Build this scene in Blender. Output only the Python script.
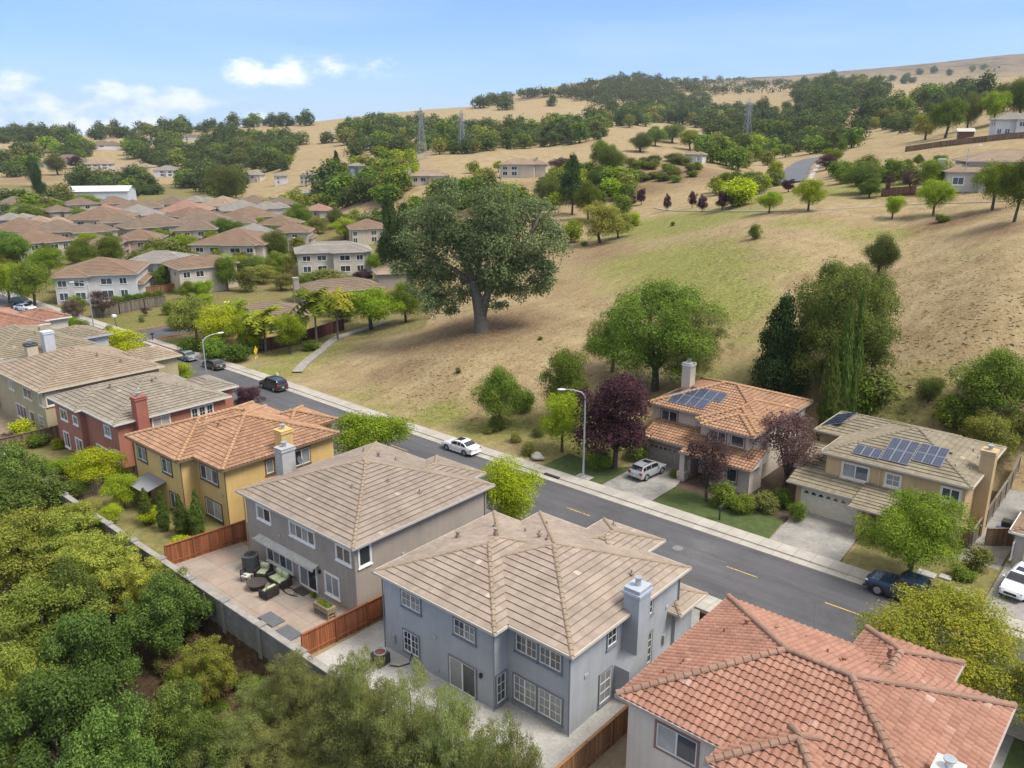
import bpy, math, random
import numpy as np
from mathutils import Vector, Matrix
R = math.radians
for o in list(bpy.data.objects): bpy.data.objects.remove(o)
scene = bpy.context.scene
col = scene.collection

# ------------------------------------------------------------------ camera, sky, sun, exposure
# world axes: +X runs down the street, +Y runs across it, Z up, metres; the drone hovers at (0,0,31)
HEAD, PITCH, CAMH = 41.07, 16.70, 31.0
cam = bpy.data.cameras.new('camera'); cam.sensor_width = 36; cam.lens = 820/1024*36
cam.clip_start = 1; cam.clip_end = 12000
camo = bpy.data.objects.new('camera', cam); col.objects.link(camo)
camo.location = (0, 0, CAMH); camo.rotation_euler = (R(90-PITCH), 0, R(HEAD))
scene.camera = camo

SUN_EL, SUN_AZ = 57, 20       # azimuth: world angle of the sun's direction, anticlockwise from +X
world = bpy.data.worlds.new('World'); scene.world = world; world.use_nodes = True
def build_sky():
    nt = world.node_tree; nt.nodes.clear(); N = nt.nodes.new; L = nt.links.new
    out = N('ShaderNodeOutputWorld'); bg = N('ShaderNodeBackground'); bg.inputs[1].default_value = 0.10
    sky = N('ShaderNodeTexSky'); sky.sky_type = 'NISHITA'; sky.sun_disc = False
    sky.sun_elevation = R(SUN_EL); sky.sun_rotation = R(90-SUN_AZ)
    sky.air_density = 1.0; sky.dust_density = 0.15; sky.ozone_density = 4.0
    tc = N('ShaderNodeTexCoord'); sep = N('ShaderNodeSeparateXYZ'); L(tc.outputs['Generated'], sep.inputs[0])
    # cloud deck coordinates: azimuth and elevation of the direction
    at = N('ShaderNodeMath'); at.operation = 'ARCTAN2'; L(sep.outputs[1], at.inputs[0]); L(sep.outputs[0], at.inputs[1])
    asn = N('ShaderNodeMath'); asn.operation = 'ARCSINE'; L(sep.outputs[2], asn.inputs[0])
    def math_(op, a, b=None, clamp=False):
        m = N('ShaderNodeMath'); m.operation = op; m.use_clamp = clamp
        for i, v in enumerate((a, b)):
            if v is None: continue
            if isinstance(v, (int, float)): m.inputs[i].default_value = v
            else: L(v, m.inputs[i])
        return m.outputs[0]
    az, el = at.outputs[0], asn.outputs[0]
    cv = N('ShaderNodeCombineXYZ'); L(math_('MULTIPLY', az, 13.0), cv.inputs[0]); L(math_('MULTIPLY', el, 24.0), cv.inputs[1])
    n1 = N('ShaderNodeTexNoise'); n1.inputs['Scale'].default_value = 1.6; n1.inputs['Detail'].default_value = 7; n1.inputs['Roughness'].default_value = .58
    L(cv.outputs[0], n1.inputs['Vector'])
    # cumulus banks: (azimuth deg, elevation deg, half width, half height, strength)
    banks = CLOUDS
    tot = None
    for (a, e, wa, we, k) in banks:
        da = math_('DIVIDE', math_('SUBTRACT', az, R(a)), R(wa)); de = math_('DIVIDE', math_('SUBTRACT', el, R(e)), R(we))
        # flat base: distances below the centre count double
        dd = math_('ADD', math_('MULTIPLY', da, da), math_('MULTIPLY', de, de))
        v = math_('MULTIPLY', math_('SUBTRACT', 1.0, dd), k)
        v = math_('MAXIMUM', v, -1.0)
        tot = v if tot is None else math_('MAXIMUM', tot, v)
    dens = math_('ADD', math_('MULTIPLY', math_('SUBTRACT', n1.outputs[0], .5), 3.4), tot)
    mr = N('ShaderNodeMapRange'); mr.interpolation_type = 'SMOOTHSTEP'
    L(dens, mr.inputs[0]); mr.inputs[1].default_value = -.15; mr.inputs[2].default_value = .75
    # thin high veil over everything
    cv2 = N('ShaderNodeCombineXYZ'); L(math_('MULTIPLY', az, 3.0), cv2.inputs[0]); L(math_('MULTIPLY', el, 22.0), cv2.inputs[1])
    n2 = N('ShaderNodeTexNoise'); n2.inputs['Scale'].default_value = 1.1; n2.inputs['Detail'].default_value = 6; L(cv2.outputs[0], n2.inputs['Vector'])
    mr2 = N('ShaderNodeMapRange'); L(n2.outputs[0], mr2.inputs[0]); mr2.inputs[1].default_value = .42; mr2.inputs[2].default_value = .8; mr2.inputs[3].default_value = .0; mr2.inputs[4].default_value = .22
    # milky band near the horizon
    mr3 = N('ShaderNodeMapRange'); L(el, mr3.inputs[0]); mr3.inputs[1].default_value = R(0); mr3.inputs[2].default_value = R(14); mr3.inputs[3].default_value = .36; mr3.inputs[4].default_value = 0
    veil = math_('ADD', mr2.outputs[0], mr3.outputs[0], True)
    tint = N('ShaderNodeMix'); tint.data_type = 'RGBA'; tint.blend_type = 'MULTIPLY'; tint.inputs[0].default_value = 1; L(sky.outputs[0], tint.inputs[6]); tint.inputs[7].default_value = (.42, .65, .97, 1)
    mixv = N('ShaderNodeMix'); mixv.data_type = 'RGBA'; L(veil, mixv.inputs[0]); L(tint.outputs[2], mixv.inputs[6]); mixv.inputs[7].default_value = (*VEIL, 1)
    # the cloud sheet overhead: bright, even, out of the picture's view
    mr4 = N('ShaderNodeMapRange'); mr4.interpolation_type = 'SMOOTHSTEP'; L(el, mr4.inputs[0]); mr4.inputs[1].default_value = R(15); mr4.inputs[2].default_value = R(36); mr4.inputs[3].default_value = 0; mr4.inputs[4].default_value = .85
    mixo = N('ShaderNodeMix'); mixo.data_type = 'RGBA'; L(mr4.outputs[0], mixo.inputs[0]); L(mixv.outputs[2], mixo.inputs[6]); mixo.inputs[7].default_value = (*OVERC, 1)
    mixv = mixo
    mixc = N('ShaderNodeMix'); mixc.data_type = 'RGBA'; L(mr.outputs[0], mixc.inputs[0]); L(mixv.outputs[2], mixc.inputs[6]); mixc.inputs[7].default_value = (*CLOUDC, 1)
    L(mixc.outputs[2], bg.inputs[0]); L(bg.outputs[0], out.inputs[0])
VEIL = (4.4, 5.5, 7.4); CLOUDC = (7.2, 7.5, 8.1); OVERC = (7.2, 7.0, 6.7)
CLOUDS = [(163, 1.7, 5.5, 1.6, .5), (154.5, 2.2, 4.5, 1.1, .55), (147.5, 3.9, 3.6, .85, .5), (143.0, 4.4, 3.0, .6, .25), (172, 3, 7, 2.0, .5), (147, 1.1, 2.2, .4, .3), (157, .7, 8, .6, .35)]
build_sky()
sun = bpy.data.lights.new('sun', 'SUN'); sun.energy = 2.6; sun.angle = R(22); sun.color = (1, .95, .87)
suno = bpy.data.objects.new('sun', sun); col.objects.link(suno)
sd = Vector((math.cos(R(SUN_EL))*math.cos(R(SUN_AZ)), math.cos(R(SUN_EL))*math.sin(R(SUN_AZ)), math.sin(R(SUN_EL))))
suno.rotation_euler = sd.to_track_quat('Z', 'Y').to_euler()
suno.location = (0, 0, 300)
scene.view_settings.view_transform = 'Standard'; scene.view_settings.look = 'None'
scene.view_settings.exposure = 0.86; scene.view_settings.gamma = 1
scene.render.resolution_x, scene.render.resolution_y = 1024, 768

# ------------------------------------------------------------------ helpers
def link(o, parent=None):
    col.objects.link(o)
    if parent is not None: o.parent = parent
    return o
def tag(o, label=None, cat=None, group=None, kind=None):
    for k, v in (('label', label), ('category', cat), ('group', group), ('kind', kind)):
        if v: o[k] = v
    return o
def thing(name, label, cat, loc=(0, 0, 0), rz=0, group=None):
    o = link(bpy.data.objects.new(name, None)); o.location = loc; o.rotation_euler = (0, 0, rz)
    o.empty_display_size = .3
    return tag(o, label, cat, group)
def copy_tree(o, parent=None):
    c = o.copy(); link(c, parent)
    for ch in o.children: copy_tree(ch, c)
    return c
class MB:
    """collects shapes of ONE mesh"""
    def __init__(s): s.v = []; s.f = []; s.m = []; s.r = []
    def add(s, vs, fs, mi=0, r=None):
        n = len(s.v); s.v.extend(vs)
        for f in fs:
            s.f.append(tuple(i+n for i in f)); s.m.append(mi); s.r.append(random.random() if r is None else r)
    def quad(s, a, b, c, d, mi=0, r=None): s.add([a, b, c, d], [(0, 1, 2, 3)], mi, r)
    def box(s, x0, x1, y0, y1, z0, z1, mi=0):
        s.add([(x0,y0,z0),(x1,y0,z0),(x1,y1,z0),(x0,y1,z0),(x0,y0,z1),(x1,y0,z1),(x1,y1,z1),(x0,y1,z1)],
              [(0,3,2,1),(4,5,6,7),(0,1,5,4),(1,2,6,5),(2,3,7,6),(3,0,4,7)], mi)
    def bbox(s, c, size, b=.02, mi=0, ax=None):
        """box with bevelled edges (top/bottom rims), optional rotation about z"""
        hx, hy, hz = (q/2 for q in size); b = min(b, hx*.6, hy*.6, hz*.6)
        rings = []
        for (z, i) in ((-hz, b), (-hz+b, 0), (hz-b, 0), (hz, b)):
            rings.append([(-hx+i+(b if 1 else 0)*0, -hy+i, z), (hx-i, -hy+i, z), (hx-i, hy-i, z), (-hx+i, hy-i, z)])
        vs = [p for r in rings for p in r]; fs = [(3,2,1,0), (12,13,14,15)]
        for k in range(3):
            for j in range(4): a = k*4+j; d = k*4+(j+1) % 4; fs.append((a, d, d+4, a+4))
        ca, sa = (math.cos(ax), math.sin(ax)) if ax else (1, 0)
        s.add([(c[0]+x*ca-y*sa, c[1]+x*sa+y*ca, c[2]+z) for x, y, z in vs], fs, mi)
    def beam(s, a, b, w, h, mi=0):
        """square bar from a to b"""
        a = Vector(a); b = Vector(b); d = (b-a).normalized()
        up = Vector((0, 0, 1)) if abs(d.z) < .95 else Vector((1, 0, 0))
        x = d.cross(up).normalized()*w/2; y = x.cross(d).normalized()*h/2
        vs = [tuple(p+q) for p in (a, b) for q in (-x-y, x-y, x+y, -x+y)]
        s.add(vs, [(0,1,2,3),(7,6,5,4),(0,4,5,1),(1,5,6,2),(2,6,7,3),(3,7,4,0)], mi)
    def tube(s, pts, rads, n=8, mi=0, cap=True):
        pts = [Vector(p) for p in pts]; vs = []; fs = []
        for i, p in enumerate(pts):
            d = (pts[min(i+1, len(pts)-1)]-pts[max(i-1, 0)]).normalized()
            up = Vector((0, 0, 1)) if abs(d.z) < .9 else Vector((1, 0, 0))
            x = d.cross(up).normalized(); y = d.cross(x).normalized(); r = rads[i] if hasattr(rads, '__len__') else rads
            for k in range(n):
                a = 2*math.pi*k/n; vs.append(tuple(p+x*math.cos(a)*r+y*math.sin(a)*r))
        for i in range(len(pts)-1):
            for k in range(n):
                a = i*n+k; b = i*n+(k+1) % n; fs.append((a, a+n, b+n, b))
        if cap: fs.append(tuple(range(n))); fs.append(tuple(reversed(range((len(pts)-1)*n, len(pts)*n))))
        s.add(vs, fs, mi)
    def disc(s, c, r, n=16, mi=0): s.add([(c[0]+r*math.cos(2*math.pi*k/n), c[1]+r*math.sin(2*math.pi*k/n), c[2]) for k in range(n)], [tuple(range(n))], mi)
    def cyl(s, c, r, h, n=16, mi=0, r2=None): s.tube([c, (c[0], c[1], c[2]+h)], [r, r if r2 is None else r2], n, mi)
    def blob(s, c, rad, seed=0, nu=12, nv=8, amp=.15, mi=0):
        rg = random.Random(seed); ph = [rg.uniform(0, 6) for _ in range(6)]; vs = []; fs = []
        for j in range(nv+1):
            th = math.pi*j/nv
            for i in range(nu):
                a = 2*math.pi*i/nu
                d = (math.sin(th)*math.cos(a), math.sin(th)*math.sin(a), math.cos(th))
                k = 1+amp*(math.sin(3*d[0]+ph[0])+math.sin(4*d[1]+ph[1])+math.sin(3.5*d[2]+ph[2]))/2
                vs.append((c[0]+d[0]*rad[0]*k, c[1]+d[1]*rad[1]*k, c[2]+d[2]*rad[2]*k))
        for j in range(nv):
            for i in range(nu): fs.append((j*nu+i, (j+1)*nu+i, (j+1)*nu+(i+1) % nu, j*nu+(i+1) % nu))
        s.add(vs, fs, mi)
    def build(s, name, mats, parent=None, off=(0, 0, 0), smooth=False, rnd=False):
        me = bpy.data.meshes.new(name)
        v = [(x-off[0], y-off[1], z-off[2]) for x, y, z in s.v]
        me.from_pydata(v, [], s.f)
        for m in (mats if isinstance(mats, (list, tuple)) else [mats]): me.materials.append(m)
        if any(s.m): me.polygons.foreach_set('material_index', s.m)
        if smooth: me.polygons.foreach_set('use_smooth', [True]*len(s.f))
        if rnd:
            at = me.attributes.new('rnd', 'FLOAT', 'FACE'); at.data.foreach_set('value', s.r)
        me.update()
        return link(bpy.data.objects.new(name, me), parent)

# ------------------------------------------------------------------ camera geometry used while surveying
_c, _s = math.cos(R(PITCH)), math.sin(R(PITCH)); _ch, _sh = math.cos(R(HEAD)), math.sin(R(HEAD))
def ray(px, py):
    u = (px-512)/820; v = (py-384)/820
    f = _c-v*_s; z = -(v*_c+_s)
    return (u*_ch-f*_sh, u*_sh+f*_ch, z)
def at(px, py, z=0):
    r = ray(px, py); k = (z-CAMH)/r[2]; return (r[0]*k, r[1]*k)
def depth(x, y): return -x*_sh+y*_ch
def lateral(x, y): return x*_ch+y*_sh
# ------------------------------------------------------------------ materials
def nmat(name):
    m = bpy.data.materials.new(name); m.use_nodes = True; nt = m.node_tree
    return m, nt, nt.nodes['Principled BSDF'], nt.nodes.new, nt.links.new
def ramp(N, L, src, stops):
    r = N('ShaderNodeValToRGB'); e = r.color_ramp.elements
    while len(e) < len(stops): e.new(.5)
    for q, (p, c) in zip(e, stops): q.position = p; q.color = (*c, 1)
    L(src, r.inputs[0]); return r.outputs[0]
def noise(N, L, vec, scale, detail=4, rough=.55):
    n = N('ShaderNodeTexNoise'); n.inputs['Scale'].default_value = scale; n.inputs['Detail'].default_value = detail; n.inputs['Roughness'].default_value = rough
    if vec is not None: L(vec, n.inputs['Vector'])
    return n.outputs[0]
def mixc(N, L, fac, a, b, mode='MIX'):
    m = N('ShaderNodeMix'); m.data_type = 'RGBA'; m.blend_type = mode
    for i, v in ((0, fac), (6, a), (7, b)):
        if isinstance(v, (int, float)): m.inputs[i].default_value = v
        elif isinstance(v, tuple): m.inputs[i].default_value = (*v, 1)
        else: L(v, m.inputs[i])
    return m.outputs[2]
def sc(c, k): return tuple(min(1, x*k) for x in c)
_plain = {}
def plain(name, c, rough=.7, metal=0, var=.12, scale=3, bump=0, coat=0, spec=.5):
    """one colour with soft wear and grain"""
    if name in _plain: return _plain[name]
    m, nt, b, N, L = nmat(name); _plain[name] = m
    tc = N('ShaderNodeTexCoord').outputs['Object']
    n = noise(N, L, tc, scale, 6, .6)
    L(ramp(N, L, n, [(.25, sc(c, 1-var)), (.75, sc(c, 1+var))]), b.inputs['Base Color'])
    b.inputs['Roughness'].default_value = rough; b.inputs['Metallic'].default_value = metal
    b.inputs['Coat Weight'].default_value = coat; b.inputs['Specular IOR Level'].default_value = spec
    if bump:
        bp = N('ShaderNodeBump'); bp.inputs['Strength'].default_value = bump; bp.inputs['Distance'].default_value = .02
        L(noise(N, L, tc, scale*14, 5), bp.inputs['Height']); L(bp.outputs[0], b.inputs['Normal'])
    return m
def stucco(name, c):
    if name in _plain: return _plain[name]
    m, nt, b, N, L = nmat(name); _plain[name] = m
    tc = N('ShaderNodeTexCoord').outputs['Object']
    big = ramp(N, L, noise(N, L, tc, .35, 5, .6), [(.3, sc(c, .86)), (.5, c), (.7, sc(c, 1.08))])
    # faint rain streaks run down the wall
    mp = N('ShaderNodeMapping'); mp.inputs['Scale'].default_value = (2.2, 2.2, .12); L(tc, mp.inputs['Vector'])
    st = ramp(N, L, noise(N, L, mp.outputs[0], 1.5, 5, .65), [(.36, (.90, .893, .88)), (.62, (1, 1, 1))])
    L(mixc(N, L, .8, big, st, 'MULTIPLY'), b.inputs['Base Color']); b.inputs['Roughness'].default_value = .92
    b.inputs['Specular IOR Level'].default_value = .25
    bp = N('ShaderNodeBump'); bp.inputs['Strength'].default_value = .35; bp.inputs['Distance'].default_value = .02
    L(noise(N, L, tc, 22, 4), bp.inputs['Height']); L(bp.outputs[0], b.inputs['Normal'])
    return m
def tile(name, stops, pale=None):
    """roof tiles: every tile its own shade (face attribute), weathered by broad stains; a few pale replaced tiles"""
    if name in _plain: return _plain[name]
    m, nt, b, N, L = nmat(name); _plain[name] = m
    tc = N('ShaderNodeTexCoord').outputs['Object']
    a = N('ShaderNodeAttribute'); a.attribute_name = 'rnd'
    mean = [sum(c[k] for c in stops)/len(stops) for k in range(3)]
    stops = [tuple(m_+(c_-m_)*.5 for c_, m_ in zip(c, mean)) for c in stops]
    base = ramp(N, L, a.outputs['Fac'], [(i/(len(stops)-1)*.93, c) for i, c in enumerate(stops)] + [(.9955, stops[-1]), (.997, pale or sc(stops[-1], 1.3))])
    st = ramp(N, L, noise(N, L, tc, .45, 6, .65), [(.3, (.82, .81, .80)), (.68, (1.10, 1.08, 1.06))])
    fine = ramp(N, L, noise(N, L, tc, 9, 4, .7), [(.3, (.86, .85, .84)), (.7, (1.08, 1.08, 1.08))])
    c1 = mixc(N, L, 1, base, st, 'MULTIPLY')
    L(mixc(N, L, 1, c1, fine, 'MULTIPLY'), b.inputs['Base Color']); b.inputs['Roughness'].default_value = .85
    b.inputs['Specular IOR Level'].default_value = .3
    return m
def leafmat(name, stops, trans=.3, hue=.5, NSC=5.0):
    if name in _plain: return _plain[name]
    if 'plum' not in name and 'dry' not in name: stops = [(r_, g_, b_*.55) for r_, g_, b_ in stops]
    m, nt, b, N, L = nmat(name); _plain[name] = m
    oi = N('ShaderNodeObjectInfo'); geo = N('ShaderNodeNewGeometry')
    tc = N('ShaderNodeTexCoord').outputs['Object']
    n = noise(N, L, tc, NSC, 4, .6)
    ad = N('ShaderNodeMath'); ad.operation = 'MULTIPLY_ADD'; L(geo.outputs['Random Per Island'], ad.inputs[0]); ad.inputs[1].default_value = .6
    sb = N('ShaderNodeMath'); sb.operation = 'MULTIPLY_ADD'; L(n, sb.inputs[0]); sb.inputs[1].default_value = 1.1; sb.inputs[2].default_value = -.38
    L(sb.outputs[0], ad.inputs[2])
    cr = ramp(N, L, ad.outputs[0], [(i/(len(stops)-1), c) for i, c in enumerate(stops)])
    hs = N('ShaderNodeHueSaturation'); L(cr, hs.inputs['Color'])
    mr = N('ShaderNodeMapRange'); L(oi.outputs['Random'], mr.inputs[0]); mr.inputs[3].default_value = .7; mr.inputs[4].default_value = 1.3
    L(mr.outputs[0], hs.inputs['Value'])
    w = N('ShaderNodeTexWhiteNoise'); w.noise_dimensions = '1D'; L(oi.outputs['Random'], w.inputs['W'])
    mr2 = N('ShaderNodeMapRange'); L(w.outputs['Value'], mr2.inputs[0]); mr2.inputs[3].default_value = .482; mr2.inputs[4].default_value = .515
    L(mr2.outputs[0], hs.inputs['Hue'])
    b.inputs['Roughness'].default_value = .7; b.inputs['Specular IOR Level'].default_value = .12
    L(hs.outputs[0], b.inputs['Base Color'])
    tr = N('ShaderNodeBsdfTranslucent'); L(hs.outputs[0], tr.inputs[0])
    mx = N('ShaderNodeMixShader'); mx.inputs[0].default_value = trans
    L(b.outputs[0], mx.inputs[1]); L(tr.outputs[0], mx.inputs[2])
    L(mx.outputs[0], nt.nodes['Material Output'].inputs['Surface'])
    return m
def glass(name, c, rough=.06):
    return plain(name, c, rough, 0, .25, 1.2, spec=.9)
WHITE = plain('white_paint', (.72, .71, .68), .5)
GLASS = [glass('window_glass_dark', (.03, .035, .04)), glass('window_glass_curtain', (.22, .23, .23), .15), glass('window_glass_blue', (.06, .08, .10)), glass('window_glass_blind', (.36, .37, .37), .2)]
def woodmat(name, c):
    if name in _plain: return _plain[name]
    m, nt, b, N, L = nmat(name); _plain[name] = m
    a = N('ShaderNodeAttribute'); a.attribute_name = 'rnd'; tc = N('ShaderNodeTexCoord').outputs['Object']
    base = ramp(N, L, a.outputs['Fac'], [(0, sc(c, .62)), (.5, c), (1, sc(c, 1.35))])
    mp = N('ShaderNodeMapping'); mp.inputs['Scale'].default_value = (6, 6, .5); L(tc, mp.inputs['Vector'])
    st = ramp(N, L, noise(N, L, mp.outputs[0], 2, 5, .6), [(.3, (.72, .7, .68)), (.7, (1.15, 1.15, 1.15))])
    L(mixc(N, L, 1, base, st, 'MULTIPLY'), b.inputs['Base Color']); b.inputs['Roughness'].default_value = .85
    return m
STEEL = plain('galvanised_steel', (.45, .47, .48), .4, .6)
CONC = plain('concrete', (.36, .345, .32), .9, 0, .2, 1.1, .3)
DARKMETAL = plain('dark_metal', (.03, .03, .032), .5, .3)
# ------------------------------------------------------------------ terrain: one height function, one sheet
def prof(rows):   # rows: (distance, z)
    return np.array(rows, float)
COLS = [  # bearing given by the horizon pixel it passes through; ground height by distance
 (-500, [(0,0),(520,0),(700,6),(950,20),(1400,30),(1900,20),(4600,5)]),
 (0,   [(0,0),(520,0),(560,2),(640,5),(750,12),(900,22),(1300,33),(1600,22),(2600,10),(4600,5)]),
 (100, [(0,0),(520,0),(560,2),(680,6),(900,25),(1300,36),(1600,24),(2600,12),(4600,5)]),
 (200, [(0,0),(480,0),(530,1),(620,5),(750,12.5),(950,29),(1150,45),(1400,40),(1800,25),(4600,10)]),
 (300, [(0,0),(330,0),(380,4),(420,7),(480,9.5),(550,17),(620,13),(700,17),(800,26),(950,36),(1150,48.5),(1400,46),(1900,30),(4600,20)]),
 (400, [(0,0),(90,0),(115,2.0),(140,.8),(230,.8),(270,3),(300,15),(340,17),(400,18),(480,23.5),(560,19),(750,29),(950,45),(1150,66),(1350,62),(1900,50),(4600,40)]),
 (450, [(0,0),(84,0),(105,4.0),(130,4),(160,2.0),(230,3),(270,11),(300,16.5),(350,18),(480,25),(560,20),(750,29),(950,50),(1150,71),(1350,66),(1900,70),(4600,60)]),
 (500, [(0,0),(82,0),(98,2.6),(115,5.2),(140,5.6),(170,6.4),(220,9),(290,18),(350,18),(480,26),(560,21),(750,29),(950,54),(1150,75),(1300,73),(1600,110),(1900,112),(4600,90)]),
 (560, [(0,0),(78,0),(95,2.6),(120,5.2),(150,6.5),(180,7.6),(220,10.5),(290,18),(350,18),(480,24),(560,22),(720,36),(950,55),(1150,74),(1250,74),(1600,122),(1900,140),(2400,120),(4600,120)]),
 (620, [(0,0),(72,0),(90,2.6),(120,6),(150,8.5),(200,10.8),(228,11.6),(240,12),(270,17.5),(320,25),(360,20),(480,24),(600,33),(700,38),(900,48),(1150,64),(1400,92),(1900,166),(2300,160),(3000,190),(4600,190)]),
 (700, [(0,0),(64,0),(80,2.4),(110,8),(150,12.8),(190,15.1),(203,15.5),(215,15.2),(240,17),(280,22.5),(320,27),(360,18),(480,20),(650,30),(900,39),(1150,58),(1400,84),(1900,144),(2300,150),(3000,229),(3600,240),(4600,200)]),
 (760, [(0,0),(60,0),(75,2),(100,8.5),(140,15),(175,17.5),(188,18),(200,17.6),(250,18),(320,19.5),(400,21),(520,22),(680,34),(900,45),(1300,90),(1700,120),(2200,150),(3000,232),(3600,246),(4600,200)]),
 (800, [(0,0),(60,0),(74,2),(100,9.5),(115,12),(140,16),(165,18.6),(177,18.9),(200,19),(300,21),(400,23.6),(520,25),(700,39),(900,60),(1300,104),(1700,135),(2200,171),(3000,240),(3600,252),(4600,200)]),
 (860, [(0,0),(62,0),(78,3),(100,8.6),(128,13.5),(157,18.3),(170,18.6),(200,21),(270,26),(400,28),(560,38),(700,52),(850,66),(1300,110),(1700,135),(2200,170),(3000,262),(3600,268),(4600,200)]),
 (900, [(0,0),(68,0),(84,4),(100,8),(128,13),(153,18),(166,18.6),(210,23.6),(260,27.5),(360,31),(500,38),(600,46),(760,60),(900,76),(1150,95),(1700,120),(2200,165),(3000,272),(3600,280),(4600,200)]),
 (1024,[(0,0),(66,0),(78,6),(90,14),(110,17.5),(126,20),(140,20.6),(150,21),(165,22),(178,25.5),(190,28.5),(222,31),(300,38),(420,46),(600,58),(800,82),(1000,104),(1300,110),(2000,150),(3000,318),(3600,330),(4600,240)]),
 (1300,[(0,0),(60,0),(75,6),(90,14),(126,21),(200,30),(420,48),(800,85),(1300,120),(3000,330),(4600,250)]),
]
_ca = np.array([(c[0]-512)/850 for c in COLS])
_LD = np.linspace(math.log(6), math.log(5000), 520)
_AA = np.linspace(-1.7, 1.7, 420)
_tab = np.array([np.interp(np.exp(_LD), prof(c[1])[:, 0], prof(c[1])[:, 1]) for c in COLS])       # columns x distances
_G = np.array([np.interp(_AA, _ca, _tab[:, j]) for j in range(len(_LD))])                         # distances x bearings
def _smooth(g, axis, k):
    w = np.hanning(2*k+1); w /= w.sum(); p = [(0, 0), (0, 0)]; p[axis] = (k, k)
    return np.apply_along_axis(lambda v: np.convolve(v, w, 'valid'), axis, np.pad(g, p, mode='edge'))
_G = _smooth(_smooth(_G, 0, 5), 1, 9)
_rg = np.random.RandomState(4)
_W = [( _rg.uniform(-1, 1, 2)*k, _rg.uniform(0, 6.28), 1/np.hypot(*(_rg.uniform(.6, 1, 2)*k))) for k in (.012, .02, .03, .05, .08, .13, .2, .3)]
def hnoise(x, y):
    return sum(np.sin(w[0]*x+w[1]*y+p)*.16*min(a, 30)**.8*.25 for w, p, a in _W)
def sstep(t): t = np.clip(t, 0, 1); return t*t*(3-2*t)
def hgt(x, y):
    x = np.asarray(x, float); y = np.asarray(y, float)
    D = np.maximum(depth(x, y), 6.5); a = np.clip(lateral(x, y)/D, -1.69, 1.69)
    fi = (np.log(D)-_LD[0])/(_LD[1]-_LD[0]); fj = (a-_AA[0])/(_AA[1]-_AA[0])
    i = np.clip(fi.astype(int), 0, len(_LD)-2); j = np.clip(fj.astype(int), 0, len(_AA)-2)
    u = np.clip(fi-i, 0, 1); v = fj-j
    z = (_G[i, j]*(1-u)+_G[i+1, j]*u)*(1-v)+(_G[i, j+1]*(1-u)+_G[i+1, j+1]*u)*v
    wild = np.clip((D-60)/300, 0, 1)*np.clip(z/8, 0, 1)
    z = z+hnoise(x, y)*wild
    # level ground of the street and of the house lots across it
    t_end = 58.8+22*sstep((x+42)/7)*(1-sstep((x-14)/8))
    t_end = np.where(x < -66, 58.8+sstep((-66-x)/40)*1.5, t_end)
    z = z*sstep((y-t_end)/11)
    # the gully below the block wall
    return z-np.where(y < 24.1, sstep((24.1-y)/1.0)*2.2+np.clip((23-y)/14, 0, 1)*2.6, 0)
def hz(x, y): return float(hgt(x, y))
def ground(px, py, d0=15, d1=4500):
    """where the line of sight through this point of the survey photograph meets the ground"""
    r = ray(px, py); f = depth(r[0], r[1])
    D = np.exp(np.linspace(math.log(d0), math.log(d1), 3000)); k = D/f
    zz = CAMH+r[2]*k; g = hgt(r[0]*k, r[1]*k); hit = np.nonzero(zz <= g)[0]
    i = hit[0] if len(hit) else len(D)-1
    if 0 < i < len(D)-1:
        da, db = zz[i-1]-g[i-1], zz[i]-g[i]; q = k[i-1]+(k[i]-k[i-1])*da/(da-db)
    else: q = k[i]
    x, y = r[0]*q, r[1]*q
    return x, y, hz(x, y)

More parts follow.
